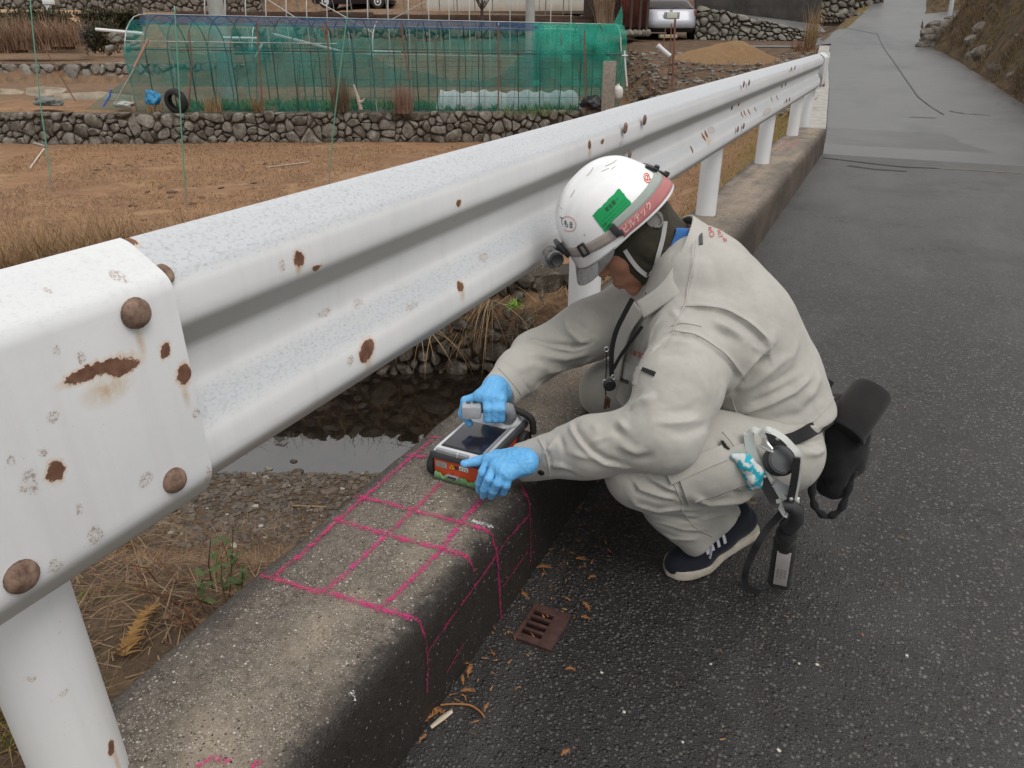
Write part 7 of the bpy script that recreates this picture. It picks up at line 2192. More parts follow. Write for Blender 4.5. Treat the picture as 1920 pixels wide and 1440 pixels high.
seam('pen_oval', BHM, ov, helmet, .0006, plain('red_pen', (.50, .10, .07), .6))
M_ORED = plain('orange_red_print', (.62, .09, .035), .6)
text_on('logo_print', BHM, '@', [(1206, 340), (1219, 346), (1219, 326), (1206, 322)], M_ORED, helmet, .0012, thin=.01)
seam('logo_print', BHM, [(1218, 335), (1222, 342), (1221, 349)], helmet, .0012, M_ORED)
M_FADE = plain('pale_print', (.66, .46, .44), .7)
BB = None
text_on('tape_lettering', BHM, 'ビルテック', [(1173, 437), (1222, 389), (1213, 378), (1165, 425)], M_FADE, helmet, .008, thin=.004)
for pxs in ([(1135, 312), (1150, 305), (1156, 300)], [(1128, 322), (1142, 316)], [(1100, 330), (1108, 322), (1112, 314)], [(1146, 318), (1154, 312)], [(1070, 370), (1078, 356)], [(1048, 385), (1054, 392)]):
    seam('scratch', BHM, pxs, helmet, .0005, plain('scuff', (.25, .22, .2), .7))
# chin strap
def strap(name, pts, half, mat, parent, th=.0022):
    pts = smoothprof3(pts, 6); m = MB(); sides = []
    for i, p in enumerate(pts):
        t_ = pts[min(i + 1, len(pts) - 1)] - pts[max(i - 1, 0)]; v = np.array(p) - CP; sides.append(np.cross(t_, v))
    m.ribbon(pts, half, sides, th); return m.build(name, mat, parent, sharp=30)
def hc(x, y, off=.003):
    p, n = cast(BH, x, y, off)
    return p if p is not None else J(x, y, 1.66)
M_CHIN = mat_cloth('grey_webbing', (.36, .36, .35), (.44, .44, .43), 1300)
strap('chin_strap', [hc(1172, 468), hc(1185, 488), hc(1200, 505), hc(1215, 516)], .0052, M_CHIN, helmet)
strap('chin_strap', [hc(1246, 415), hc(1243, 445), hc(1235, 480), hc(1228, 505), hc(1218, 516)], .0052, M_CHIN, helmet)
strap('chin_strap', [hc(1218, 512), hc(1219, 530), hc(1214, 552)], .0062, mat_cloth('dark_webbing', (.05, .05, .045), (.08, .08, .07), 1300), helmet)
p, n = cast(BH, 1218, 531)
if p is not None: m = MB(); m.lathe(p + n * .004, n, [(.0055, 0), (.005, .003), (.002, .004)], 14); m.build('strap_rivet', plain('white_rivet', (.7, .7, .68), .4), helmet)
m = MB(); nn = hl * .96 - hf * .2
for k in range(7):
    a = 2.2 + k * .55; m.rbox(hp(-.062, .088, -.020) + hf * .014 * math.cos(a) + hu * .022 * math.sin(a), (.010, .003, .005), np.array([hf * -math.sin(a) + hu * math.cos(a), hl, hf * math.cos(a) + hu * math.sin(a)]).T, .001)
m.lathe(hp(-.062, .083, -.020), hl, [(.02, 0), (.02, .003)], 16)
m.build('harness_ratchet', plain('grey_plastic', (.22, .22, .21), .5), helmet)

# ---------------------------------------------------------------- gloves
def hand(name, palm, fingers, thumb, r=.0092, cuff=None, h=.0021):
    allp = [p for ch in fingers + [thumb] for p, _ in ch] + [p for p, _ in palm] + ([c for c, _ in cuff] if cuff else [])
    lo = np.min(allp, 0) - .035; hi = np.max(allp, 0) + .035
    f = Field(lo, hi, h)
    if cuff: f.chain([p for p, _ in cuff], [q for _, q in cuff], .012)
    for i in range(len(palm) - 1): f.cone(palm[i][0], palm[i + 1][0], palm[i][1], palm[i + 1][1], .012)
    for ch in fingers: f.chain([p for p, _ in ch], [q for _, q in ch], .0032)
    f.chain([p for p, _ in thumb], [q for _, q in thumb], .006)
    V, F = f.mesh(); V = relax(V, F, 2)
    V = cloth_noise(V, F, .0008, 90, 2)
    return obj_vf(name, V, F, M_GLOVE, person)
ZP = lambda x, y, z: PZ(x, y, z)
wl = wL + (wL - eL) / np.linalg.norm(wL - eL) * .0
kn = [ZP(917, 862, .362), ZP(929, 873, .365), ZP(942, 884, .362), ZP(954, 892, .355)]
pl = [(ZP(985, 860, .372), .020)]
palm = []
for k in kn: palm += [(ZP(984, 866, .370), .023), (k, .0125)]
fl = [[(kn[0], .0115), (ZP(905, 886, .345), .0100), (ZP(899, 905, .315), .0092), (ZP(898, 920, .286), .0080)],
      [(kn[1], .0115), (ZP(916, 898, .345), .0100), (ZP(908, 917, .315), .0094), (ZP(906, 930, .283), .0082)],
      [(kn[2], .0110), (ZP(933, 906, .342), .0098), (ZP(925, 921, .315), .0092), (ZP(921, 931, .285), .0080)],
      [(kn[3], .0105), (ZP(949, 910, .335), .0092), (ZP(944, 922, .308), .0085), (ZP(938, 926, .285), .0074)]]
th = [(ZP(965, 852, .372), .017), (ZP(932, 855, .365), .0135), (ZP(898, 864, .352), .0110), (ZP(870, 870, .346), .0088)]
gloveL = hand('glove', palm, fl, th, cuff=[(wL + (eL - wL) * .10, .036), (wL, .033), (ZP(970, 862, .372), .026)])
# right hand closed round the handle
HBz = .405
hb0, hb1 = ZP(890, 762, HBz), ZP(940, 762, HBz)
hax = np.array([hb1[0] - hb0[0], hb1[1] - hb0[1], 0]); hax /= np.linalg.norm(hax)
hside = np.cross(hax, ZU)        # towards the viewer's side of the grip
def HBP(a, s, z): return hb0 + hax * a + hside * s + ZU * z
palmR = []
knR = [HBP(.012, .004, .030), HBP(.030, .010, .032), HBP(.047, .012, .030), HBP(.062, .012, .025)]
wq = wR
mid = HBP(.048, -.030, .036)
for k in knR: palmR += [(mid, .022), (k, .0128)]
palmR += [(wq, .030), (mid, .024)]
flR = [[(knR[0], .0118), (HBP(-.022, .0, .016), .0106), (HBP(-.030, .008, -.016), .0098), (HBP(-.012, .014, -.040), .0086)]]
for i, (a, l) in enumerate(((.032, 1.0), (.049, 1.0), (.064, .92))):
    flR.append([(knR[i + 1], .0118), (HBP(a, .031, .010), .0106), (HBP(a - .001, .030 * l, -.018), .0098), (HBP(a - .002, .008, -.030), .0086)])
thR = [(HBP(.040, -.034, .020), .016), (HBP(.018, -.030, -.002), .0128), (HBP(-.004, -.018, -.014), .0108), (HBP(-.020, -.006, -.016), .0088)]
gloveR = hand('glove', palmR, flR, thR, cuff=[(wq + (eR - wq) * .10, .036), (wq, .033), (mid, .025)])

# ---------------------------------------------------------------- shoes
def shoe(toe, heel, up_heel, label=None):
    """toe/heel: sole points; the shoe bends at the ball when the heel is lifted"""
    u = toe - heel; L = .285; uh = np.array([u[0], u[1], 0]); uh /= np.linalg.norm(uh); s_ = np.cross(ZU, uh)
    def path(t):                       # sole centre from toe (0) to heel (1)
        x = t * L; ball = .36 * L
        if x < ball: return toe - uh * x
        a = math.asin(min(.9, up_heel / (L - ball)))
        return toe - uh * ball + (-uh * math.cos(a) + ZU * math.sin(a)) * (x - ball)
    def upd(t):
        a = 0 if t < .36 else math.asin(min(.9, up_heel / (.64 * L)))
        return ZU * math.cos(a) + uh * math.sin(a)
    ts = np.linspace(0, 1, 30)
    wd = lambda t: .050 * (np.sin(np.clip(t * 1.0 + .0, 0, 1) * math.pi * .5 + .0) ** .55 if t < .3 else 1) * (1 - .28 * sst(.35, .6, t) + .14 * sst(.65, .85, t)) * (1 - .9 * sst(.93, 1.06, t) ** 1.5)
    outer = []
    def hw(t):
        a = math.sqrt(max(0, 1 - (1 - min(t / .22, 1)) ** 2.2)); b = math.sqrt(max(0, 1 - max(0, (t - .88) / .12) ** 2.4))
        base = .0485 - .011 * float(sst(.32, .58, t)) + .003 * float(sst(.65, .9, t))
        return max(.004, base * min(a, 1) * max(b, .02))
    m = MB(); vs = []; fs = []
    for t in ts:
        p = path(t); w = hw(t); n = upd(t); h1 = .024 + .004 * float(sst(.6, 1, t))
        vs += [p - s_ * w * .94, p - s_ * w * 1.04 + n * .008, p - s_ * w * 1.02 + n * h1, p + s_ * w * 1.02 + n * h1, p + s_ * w * 1.04 + n * .008, p + s_ * w * .94]
    for i in range(len(ts) - 1):
        for k in range(6): fs.append((i * 6 + k, i * 6 + (k + 1) % 6, (i + 1) * 6 + (k + 1) % 6, (i + 1) * 6 + k))
    fs.append(tuple(range(6))); fs.append(tuple((len(ts) - 1) * 6 + k for k in range(6)))
    m.add(vs, fs)
    # upper by distance field
    lo = np.min([path(0), path(1), path(.36)], 0) - .08; hi = np.max([path(0), path(1), path(.36)], 0) + .13
    f = Field(lo, hi, .0036)
    for t0, t1, w0, w1, z0, z1 in ((.11, .22, .036, .042, .024, .028), (.22, .36, .042, .043, .028, .036), (.36, .55, .043, .038, .036, .050), (.55, .75, .038, .036, .050, .052), (.75, .90, .036, .034, .050, .046)):
        f.cone(path(t0) + upd(t0) * z0, path(t1) + upd(t1) * z1, w0 * .93, w1 * .93, .02)
    f.chain([path(.62) + upd(.62) * .05, path(.72) + upd(.72) * .088], [.040, .038], .02); f.chain([path(.85) + upd(.85) * .05, path(.83) + upd(.83) * .085], [.034, .034], .02)
    V, F = f.mesh(); V = relax(V, F, 2)
    o = obj_vf('shoe', V, F, M_NAVY, person)
    so = m.build('sole', M_SOLE, o, sharp=50); fix_normals(so.data)
    B = bvh_of(V, F)
    def top(t, lat, off=.002):
        p = path(t) + s_ * lat; n = upd(t); loc, nn, i, d = B.ray_cast(Vector(p + n * .2), Vector(-n))
        return (np.array(loc) + np.array(nn) * off) if loc is not None else p + n * .06
    def rad_(t, deg, off=.002):
        p = path(t) + upd(t) * .030; d = upd(t) * math.cos(R(deg)) + s_ * math.sin(R(deg)); loc, nn, i, dd = B.ray_cast(Vector(p + d * .2), Vector(-d))
        return np.array(loc) + d * off if loc is not None else p + d * .045
    for k, t in enumerate((.34, .40, .46, .52, .58)):
        q = [rad_(t + .02, -30, .0015), rad_(t + .010, -8, .003), rad_(t, 14, .004), rad_(t - .012, 34, .004), rad_(t - .022, 52, .0015)]
        mm_ = MB(); sides = [uh] * 5; mm_.ribbon(smoothprof3(q, 3), .0042, uh, .002); mm_.build('lace', M_LACE, o)
    q = [rad_(.46, 22, .005), rad_(.43, 38, .007), rad_(.40, 52, .006), rad_(.37, 64, .003)]
    mm_ = MB(); mm_.ribbon(smoothprof3(q, 4), [.003] * 10 + [.0014] * 3 if False else .0028, s_, .0016); mm_.build('lace', M_LACE, o)
    # toe cap seam and side panel lines
    for t, l0, l1 in ((.20, -.04, .04),):
        q = [top(t + .10 * abs(l / .04) ** 2, l, .0004) for l in np.linspace(l0, l1, 11)]
        mm_ = MB(); mm_.tube(q, .0011, 5); mm_.build('toe_seam', M_NAVY, o)
    return o
M_NAVY = mat_cloth('navy_canvas', (.008, .010, .017), (.014, .017, .027), 700, bump=.35)
M_LACE = mat_cloth('pale_lace', (.46, .45, .50), (.54, .53, .57), 1500)
M_SOLE = plain('dirty_white_rubber', (.50, .45, .37), .7, var=.3, scale=14, bump=.2)
toeL = PZ(1250, 1078, .004); heelL = PZ(1420, 1000, .03)
shoe(toeL, heelL, .055)
shoe(np.array([-.585, 1.87, .004]), np.array([-.32, 1.97, .004]), .05)
m = MB(); m.lathe(aL + np.array([.0, .01, -.055]), ZU, [(.040, 0), (.042, .03), (.043, .075)], 18); m.build('sock', plain('dark_sock', (.02, .02, .022), .9), person)
# ---------------------------------------------------------------- scanner on the kerb (axes along the kerb)
SX0, SX1, SY0, SY1, SZ = -.826, -.681, 1.264, 1.505, .253
def sc(u, v, z): return np.array([SX0 + u, SY0 + v, SZ + z])
SW, SL = SX1 - SX0, SY1 - SY0
root = empty('wall_scanner', tuple(sc(SW / 2, SL / 2, 0)), 'orange and grey handheld scanner with a dark screen resting on the marked kerb', 'scanner')
M_ORANGE = plain('orange_red_case', (.55, .075, .022), .42, var=.08, bump=.05)
M_DGREY = plain('dark_grey_rubber', (.055, .057, .062), .55, var=.15)
M_LGREY = plain('light_grey_plastic', (.56, .57, .59), .42, var=.05)
M_MGREY = plain('mid_grey_plastic', (.26, .27, .285), .45)
m = MB(); m.rbox(sc(SW / 2, SL / 2, .034), (SW - .012, SL - .008, .056), None, .008); m.build('lower_case', M_ORANGE, root)
m = MB(); m.rbox(sc(SW / 2, SL / 2, .068), (SW + .004, SL + .004, .022), None, .009); m.build('rubber_rim', M_DGREY, root)
# sloping grey deck with a raised rear
vs = [sc(.006, .002, .076), sc(SW - .006, .002, .076), sc(SW - .006, SL - .004, .076), sc(.006, SL - .004, .076),
      sc(.012, .010, .087), sc(SW - .012, .010, .087), sc(SW - .014, .178, .089), sc(.014, .178, .089), sc(SW - .020, SL - .02, .100), sc(.020, SL - .02, .100)]
m = MB(); m.add(vs, [(0, 1, 5, 4), (4, 5, 6, 7), (7, 6, 8, 9), (1, 2, 8, 6, 5), (0, 4, 7, 9, 3), (2, 3, 9, 8), (0, 3, 2, 1)])
o = m.build('top_housing', M_LGREY, root, smooth=False); bv = o.modifiers.new('b', 'BEVEL'); bv.width = .003; bv.segments = 2; bv.limit_method = 'ANGLE'
t = NT('dark_display_glass'); t.bsdf(color=(.014, .014, .022), rough=.16, coat=.3, spec=.5); 
m = MB(); m.rbox(sc(.076, .082, .0885), (.106, .132, .004), None, .0015); m.build('screen_frame', plain('screen_border', (.02, .02, .025), .4), root)
m = MB(); m.rbox(sc(.076, .082, .0895), (.100, .126, .004), None, .001); m.build('screen', t.m, root)
m = MB(); m.rbox(sc(.060, .004, .081), (.085, .010, .010), None, .002); m.build('button_strip', M_MGREY, root)
m = MB(); m.rbox(sc(.075, .0025, .082), (.0025, .010, .011), None, .0008); m.build('button_divider', M_LGREY, root)
m = MB(); m.rbox(sc(SW - .017, .10, .0865), (.012, .15, .006), None, .002); m.build('side_trim', M_MGREY, root)
for u, v in ((-.004, .03), (-.004, SL - .035), (SW + .004, .03), (SW + .004, SL - .035)):
    m = MB(); m.lathe(sc(u - .010, v, .028), (1, 0, 0), [(.018, 0), (.029, .002), (.031, .006), (.031, .014), (.029, .018), (.018, .020)], 24); wo = m.build('wheel', plain('tyre_black', (.015, .015, .016), .7) if 'MW' not in globals() else MW, root); MW = wo.data.materials[0]
    m = MB(); m.lathe(sc(u - .0115, v, .028), (1, 0, 0), [(.012, 0), (.014, .0115), (.012, .023)], 16); m.build('wheel_hub', M_MGREY, wo)
# front face details
fy = .0035
def face_plate(name, u0, u1, z0, z1, mat, off=.0012):
    m = MB(); m.rbox(sc((u0 + u1) / 2, fy - off / 2, (z0 + z1) / 2), (u1 - u0, off, z1 - z0), None, .0004); return m.build(name, mat, root)
face_plate('data_plate', .014, .044, .036, .052, plain('worn_data_plate', (.33, .31, .29), .5, var=.3, scale=400))
for k in range(4): face_plate('plate_print', .016, .040 - .004 * (k % 2), .0385 + .0033 * k, .0394 + .0033 * k, plain('plate_print', (.2, .18, .17), .6) if k == 0 else bpy.data.materials['plate_print'], .0018)
m = MB(); y = SY0 + fy - .0012
m.add([(SX0 + .050, y, SZ + .040), (SX0 + .064, y, SZ + .040), (SX0 + .057, y, SZ + .052), (SX0 + .050, y + .001, SZ + .040), (SX0 + .064, y + .001, SZ + .040), (SX0 + .057, y + .001, SZ + .052)], [(0, 1, 2), (0, 3, 4, 1), (1, 4, 5, 2), (2, 5, 3, 0)]); m.build('warning_triangle', plain('warning_yellow', (.70, .46, .03), .5), root, smooth=False)
m = MB(); m.lathe(sc(.057, fy - .0014, .0445), (0, -1, 0), [(.0024, 0), (.0020, .0004)], 10); m.build('laser_dot', M_BLK, root)
face_plate('black_label', .065, .075, .041, .050, plain('black_label', (.05, .035, .03), .5))
face_plate('name_sticker', .077, .101, .041, .052, plain('white_sticker', (.72, .70, .66), .5), .0014)
def flat_text(name, s, o_, ex, ey, w, h, mat, parent, th=.0004):
    cu = bpy.data.curves.new(name, 'FONT'); cu.body = s; cu.resolution_u = 2
    to = bpy.data.objects.new(name, cu); C.objects.link(to); bpy.context.view_layer.update()
    me = bpy.data.meshes.new_from_object(to.evaluated_get(bpy.context.evaluated_depsgraph_get())); bpy.data.objects.remove(to); bpy.data.curves.remove(cu)
    co = np.array([v.co[:] for v in me.vertices]); lo, hi = co.min(0), co.max(0)
    for v, q in zip(me.vertices, co):
        v.co = Vector(np.array(o_) + np.array(ex) * ((q[0] - lo[0]) / (hi[0] - lo[0]) * w) + np.array(ey) * ((q[1] - lo[1]) / (hi[1] - lo[1]) * h))
    me.materials.clear(); return link(name, me, mat, parent, smooth=False)
flat_text('sticker_text', 'KT2', sc(.0795, fy - .0020, .0430), (1, 0, 0), (0, 0, 1), .019, .007, M_BLK, root)
m = MB(); m.rbox(sc(.058, fy - .001, .029), (.006, .004, .004), None, .001); m.build('led', plain('red_led_cap', (.45, .04, .02), .3), root)
m = MB(); m.rbox(sc(.060, fy - .003, .018), (.034, .008, .010), None, .003); s_ = m.build('latch', M_MGREY, root)
m = MB(); m.rbox(sc(.060, fy - .0075, .019), (.022, .002, .004), None, .0008); m.build('latch_slot', M_BLK, s_)
# torn strip of green tape along the lower front edge
vs, fs = [], []; n = 26
for i in range(n + 1):
    u = .010 + (SW - .016) * i / n; top = .020 + .004 * math.sin(i * .9) + .003 * math.sin(i * 2.3) - (.010 if 9 <= i <= 11 else 0); bul = .0018 + .0016 * (1 + math.sin(i * 1.7))
    for z, o_ in ((top, .001), ((top + .004) / 2, bul), (.0035, .0012)): vs.append(tuple(sc(u, fy - .001 - o_, z)))
for i in range(n):
    for k in range(2): fs.append((i * 3 + k, (i + 1) * 3 + k, (i + 1) * 3 + k + 1, i * 3 + k + 1))
o = MB().add(vs, fs).build('green_tape', mat_cloth('green_masking_tape', (.12, .25, .10), (.17, .32, .14), 500), root); sm = o.modifiers.new('t', 'SOLIDIFY'); sm.thickness = .0008
# handle: grey grip with a square end, stem down to the rear deck
g0, g1 = HBP(-.002, .008, 0), HBP(.075, .004, -.004)
m = MB(); m.tube([HBP(.0, .0, 0), HBP(.03, 0, 0), HBP(.06, 0, -.001), HBP(.080, -.004, -.010), HBP(.084, -.016, -.035), sc(SW - .045, SL - .055, .095)], [.016, .0165, .0165, .017, .018, .026], 14); m.build('handle', M_MGREY, root, sharp=60)
m = MB(); m.rbox(HBP(-.006, .012, .0), (.046, .052, .034), np.array([hax, np.array([-hax[1], hax[0], 0]), ZU]).T, .007); ko = m.build('handle_end', plain('worn_grey_plastic', (.36, .37, .385), .42, var=.12, scale=60), root)
m = MB()
for a in (-.014, .002): m.rbox(HBP(a, .010, .0175), (.011, .018, .003), np.array([hax, np.array([-hax[1], hax[0], 0]), ZU]).T, .001)
m.build('handle_buttons', M_DGREY, ko)
m = MB(); m.lathe(sc(SW - .045, SL - .055, .088), ZU, [(.040, 0), (.036, .008), (.028, .016)], 24); m.build('handle_foot', M_LGREY, root)
m = MB(); m.lathe(sc(SW - .022, .186, .088), ZU, [(.006, 0), (.006, .004), (.003, .0045)], 14); m.build('socket', M_BLK, root)
# sheathed black cable on the rear right corner
pts = [sc(SW - .050, SL - .035, .118), sc(SW - .020, SL - .030, .112), sc(SW + .005, SL - .022, .100), sc(SW + .018, SL - .018, .085), sc(SW + .022, SL - .018, .05)]
pts = smoothprof3(pts, 6); m = MB(); m.tube(pts, [.008 + .0012 * (i % 2) for i in range(len(pts))], 10); m.build('cable', plain('black_cable_wrap', (.018, .016, .015), .7), root)

# ---------------------------------------------------------------- drain grate
GXa, GXb, GYa, GYb = DRAIN
root = empty('drain_grate', ((GXa + GXb) / 2, (GYa + GYb) / 2, 0), 'rusty cast iron drain grate set in the asphalt at the foot of the kerb', 'drain grate')
M_CASTR = NT('rusty_cast_iron'); nn_ = M_CASTR.noise(40, 4, .7); n2_ = M_CASTR.noise(9, 4)
M_CASTR.bsdf(color=M_CASTR.mix(M_CASTR.ramp(nn_, .3, .7), (.036, .014, .011), (.075, .033, .026)), rough=.75, normal=M_CASTR.bump(nn_, .5, .003)); M_CASTR = M_CASTR.m
zt0, zh = .002, .012
slots = [(GYa + .020 + k * .0215, GYa + .020 + k * .0215 + .0125) for k in range(4)]
sx0, sx1 = GXa + .010, GXb - .034
m = MB()
def slab(x0, x1, y0, y1): m.rbox(((x0 + x1) / 2, (y0 + y1) / 2, zt0 - zh / 2 + .006), (x1 - x0, y1 - y0, zh), None, .0015)
slab(GXa, sx0, GYa, GYb); slab(sx1, GXb, GYa, GYb); slab(sx0 - .0005, sx1 + .0005, GYa + .0002, slots[0][0])
for a, b in zip(slots[:-1], slots[1:]): slab(sx0 - .0005, sx1 + .0005, a[1], b[0])
slab(sx0 - .0005, sx1 + .0005, slots[3][1], GYb - .0002)
m.build('grate_plate', M_CASTR, root)

# ---------------------------------------------------------------- things hanging on the worker
M_STEEL = plain('bright_steel', (.78, .78, .76), .25, .7, var=.06); M_ALU = plain('pale_alloy', (.72, .74, .70), .38, .25, var=.08)
M_BLKP = plain('satin_black', (.020, .020, .021), .45)
# belt
def hbt(x, y, off=.010):
    p, n = cast(BT, x, y, off); return p if p is not None else J(x, y, 1.62)
band('belt', [hbt(1428, 812, .004), hbt(1458, 817, .004), hbt(1486, 811, .004), hbt(1512, 798, .004), J(1546, 776, 1.66), J(1572, 750, 1.74)], [hbt(1430, 830, .005), hbt(1460, 838, .005), hbt(1490, 834, .005), hbt(1516, 822, .005), J(1552, 802, 1.66), J(1582, 776, 1.74)], M_BLACKC, person, .006)
# black tool pouch behind the hip
root = empty('tool_pouch', tuple(J(1590, 830, 1.76)), 'black fabric tool pouch with a tubular flap hanging behind his hip', 'pouch')
f = Field(J(1590, 820, 1.76) - .22, J(1590, 820, 1.76) + .22, .0045)
f.chain([J(1588, 765, 1.77), J(1588, 830, 1.76), J(1578, 895, 1.75)], [.050, .056, .042], .02); f.chain([J(1560, 770, 1.76), J(1552, 860, 1.745)], [.035, .030], .02); f.chain([J(1625, 790, 1.76), J(1622, 860, 1.755)], [.030, .026], .02)
V, F = f.mesh(); V = relax(V, F, 2); V = cloth_noise(V, F, .004, 22, 8)
obj_vf('pouch_body', V, F, M_BLACKC, root)
fa, fb = J(1590, 815, 1.70), J(1645, 738, 1.78); ax = fb - fa; L_ = np.linalg.norm(ax); ax /= L_
m = MB(); m.lathe(J(1600, 795, 1.715), ax, [(.047, -.004), (.049, 0), (.050, .05), (.049, L_ - .01), (.044, L_), (.02, L_ + .004)], 28); o = m.build('flap', mat_cloth('worn_black_nylon', (.018, .017, .017), (.030, .029, .028), 700), root)
m = MB(); m.lathe(J(1600, 795, 1.715), ax, [(.0515, -.006), (.0525, -.001), (.0515, .004)], 28); m.build('flap_binding', M_BLACKC, root)
m = MB(); m.lathe(J(1600, 795, 1.715) - ax * .0062, ax, [(.044, 0), (.044, .0015)], 28); m.build('flap_mouth_disc', plain('mouth_shade', (.006, .006, .006), .95), root)  # near-black disc paints the shade inside the closed tube's mouth
pts = smoothprof3([J(1548, 870, 1.70), J(1538, 910, 1.69), J(1545, 942, 1.69), J(1566, 958, 1.695), J(1592, 945, 1.70), J(1608, 905, 1.72), J(1618, 870, 1.73)], 6)
m = MB(); m.tube(pts, [.0085 + .0022 * math.sin(i * 1.3) for i in range(len(pts))], 9); m.build('gathered_strap', M_BLACKC, root)
m = MB(); m.add([J(1560, 885, 1.71), J(1622, 862, 1.72), J(1602, 900, 1.72), J(1590, 923, 1.72), J(1565, 900, 1.71)], [(0, 1, 2, 3, 4)]); o = m.build('lower_flap', M_BLACKC, root); sm = o.modifiers.new('t', 'SOLIDIFY'); sm.thickness = .004
band('belt_loop', [J(1535, 672, 1.86), J(1556, 690, 1.86), J(1580, 705, 1.86)], [J(1538, 690, 1.84), J(1556, 712, 1.84), J(1566, 728, 1.84)], M_BLACKC, root, .008)
m = MB(); m.tube(smoothprof3([J(1560, 718, 1.82), J(1570, 732, 1.82), J(1576, 742, 1.82)], 4), .0042, 8); m.build('steel_clip', M_STEEL, root)
root.location = root.location + Vector(J(1574, 841, 1.76) - J(1590, 830, 1.76))
# safety hooks and energy absorber
YH = 1.455
root = empty('safety_lanyard', tuple(PZ(1465, 1098, .01)), 'black safety lanyard pack with a pale label hanging from two steel hooks at his hip', 'safety lanyard')
def flat_loop(name, pxs, w, th, mat, Y=YH, closed=False, parent=None):
    pts = smoothprof3([J(x, y, Y) for x, y in pxs], 6); m = MB(); s_ = []
    for i in range(len(pts)):
        t_ = pts[min(i + 1, len(pts) - 1)] - pts[max(i - 1, 0)]; s_.append(np.cross(t_, np.array(pts[i]) - CP))
    m.ribbon(pts, w, s_, th); return m.build(name, mat, parent or root, sharp=35)
h1_ = flat_loop('snap_hook', [(1404, 812), (1407, 838), (1418, 868), (1434, 893), (1450, 914), (1466, 938)], .0105, .010, M_ALU, YH)
h1b = flat_loop('hook_nose', [(1404, 814), (1412, 806), (1424, 810), (1432, 820), (1433, 832)], .006, .009, M_ALU, YH, parent=h1_)
h2_ = flat_loop('snap_hook', [(1448, 808), (1468, 820), (1486, 838), (1497, 855), (1496, 890), (1490, 930), (1486, 956)], .0062, .010, M_ALU, YH - .012)
h2b = flat_loop('hook_nose', [(1450, 809), (1440, 804), (1432, 808), (1428, 818)], .005, .009, M_ALU, YH - .012, parent=h2_)
for ho, pxs, w, Y_ in ((h1_, [(1424, 888), (1436, 910), (1452, 938), (1462, 944)], .011, YH - .012), (h2_, [(1494, 858), (1490, 895), (1482, 938)], .0075, YH - .024)):
    flat_loop('hook_grip', pxs, w, .006, M_BLKP, Y_, parent=ho)
flat_loop('hook_latch', [(1452, 905), (1466, 914), (1478, 920)], .010, .006, M_MGREY, YH - .008, parent=h2_)
for x, y, Y_ in ((1433, 893, YH - .016), (1483, 935, YH - .030), (1458, 822, YH - .012)): m = MB(); m.lathe(J(x, y, Y_), -FH, [(.0042, 0), (.004, .003), (.002, .004)], 12); m.build('rivet', M_STEEL, h1_)
flat_loop('eye_ring', [(1459, 935), (1464, 952), (1474, 966), (1486, 962), (1493, 948), (1494, 934)], .0055, .009, M_ALU, YH - .01)
p0_, p1_ = J(1482, 955, YH - .02), PZ(1462, 1096, .022)
ax = p1_ - p0_; L_ = np.linalg.norm(ax); ax /= L_; sd2 = np.cross(ax, np.array(p0_) - CP); sd2 /= np.linalg.norm(sd2); nf = np.cross(sd2, ax)
if nf @ (np.array(p0_) - CP) > 0: nf = -nf
Mx = np.array([sd2, nf, ax]).T
m = MB(); m.tube([p0_ - ax * .008 - sd2 * .010, p0_ - ax * .012, p0_ + sd2 * .012, p0_ + ax * .030 + sd2 * .013, p0_ + ax * .062], [.014, .016, .017, .018, .020], 12); m.build('webbing_eye', plain('black_rubber_sleeve', (.03, .03, .032), .4), root)
f = Field(np.minimum(p0_, p1_) - .06, np.maximum(p0_, p1_) + .06, .003)
for s in (-1, 1): f.cone(p0_ + ax * (L_ * .42) + sd2 * .010 * s, p0_ + ax * (L_ * .96) + sd2 * .011 * s, .016, .018, .008)
f.cone(p0_ + ax * (L_ * .30), p0_ + ax * (L_ * .44), .024, .022, .008)
V, F = f.mesh(); V = relax(V, F, 2); V[:, 2] = np.maximum(V[:, 2], .003); obj_vf('absorber_pack', cloth_noise(V, F, .0012, 60), F, mat_cloth('glossy_black_cover', (.016, .016, .017), (.026, .026, .026)), root)
lo_ = p0_ + ax * (L_ * .68) + nf * .0185
m = MB(); m.rbox(lo_, (.030, .0016, L_ * .46), Mx, .0006); m.build('label', plain('greyish_label', (.50, .46, .44), .6), root)
m = MB()
for k in range(5):
    for j in range(3): m.box(lo_ + nf * .0011 + ax * (.004 + k * .0075) + sd2 * (-.008 + j * .008), (.005, .0004, .0012), Mx)
m.build('label_print', M_BLK, root, smooth=False)
pts = smoothprof3([J(1470, 958, YH - .01), J(1440, 990, YH - .03), J(1415, 1030, YH - .05), PZ(1398, 1072, .05), PZ(1400, 1100, .012), PZ(1425, 1112, .006)], 7); m = MB(); sdv = [np.cross(pts[min(i + 1, len(pts) - 1)] - pts[max(i - 1, 0)], np.array(pts[i]) - CP) for i in range(len(pts))]
m.ribbon(pts, .0075, sdv, .002); m.build('strap', M_BLACKC, root)
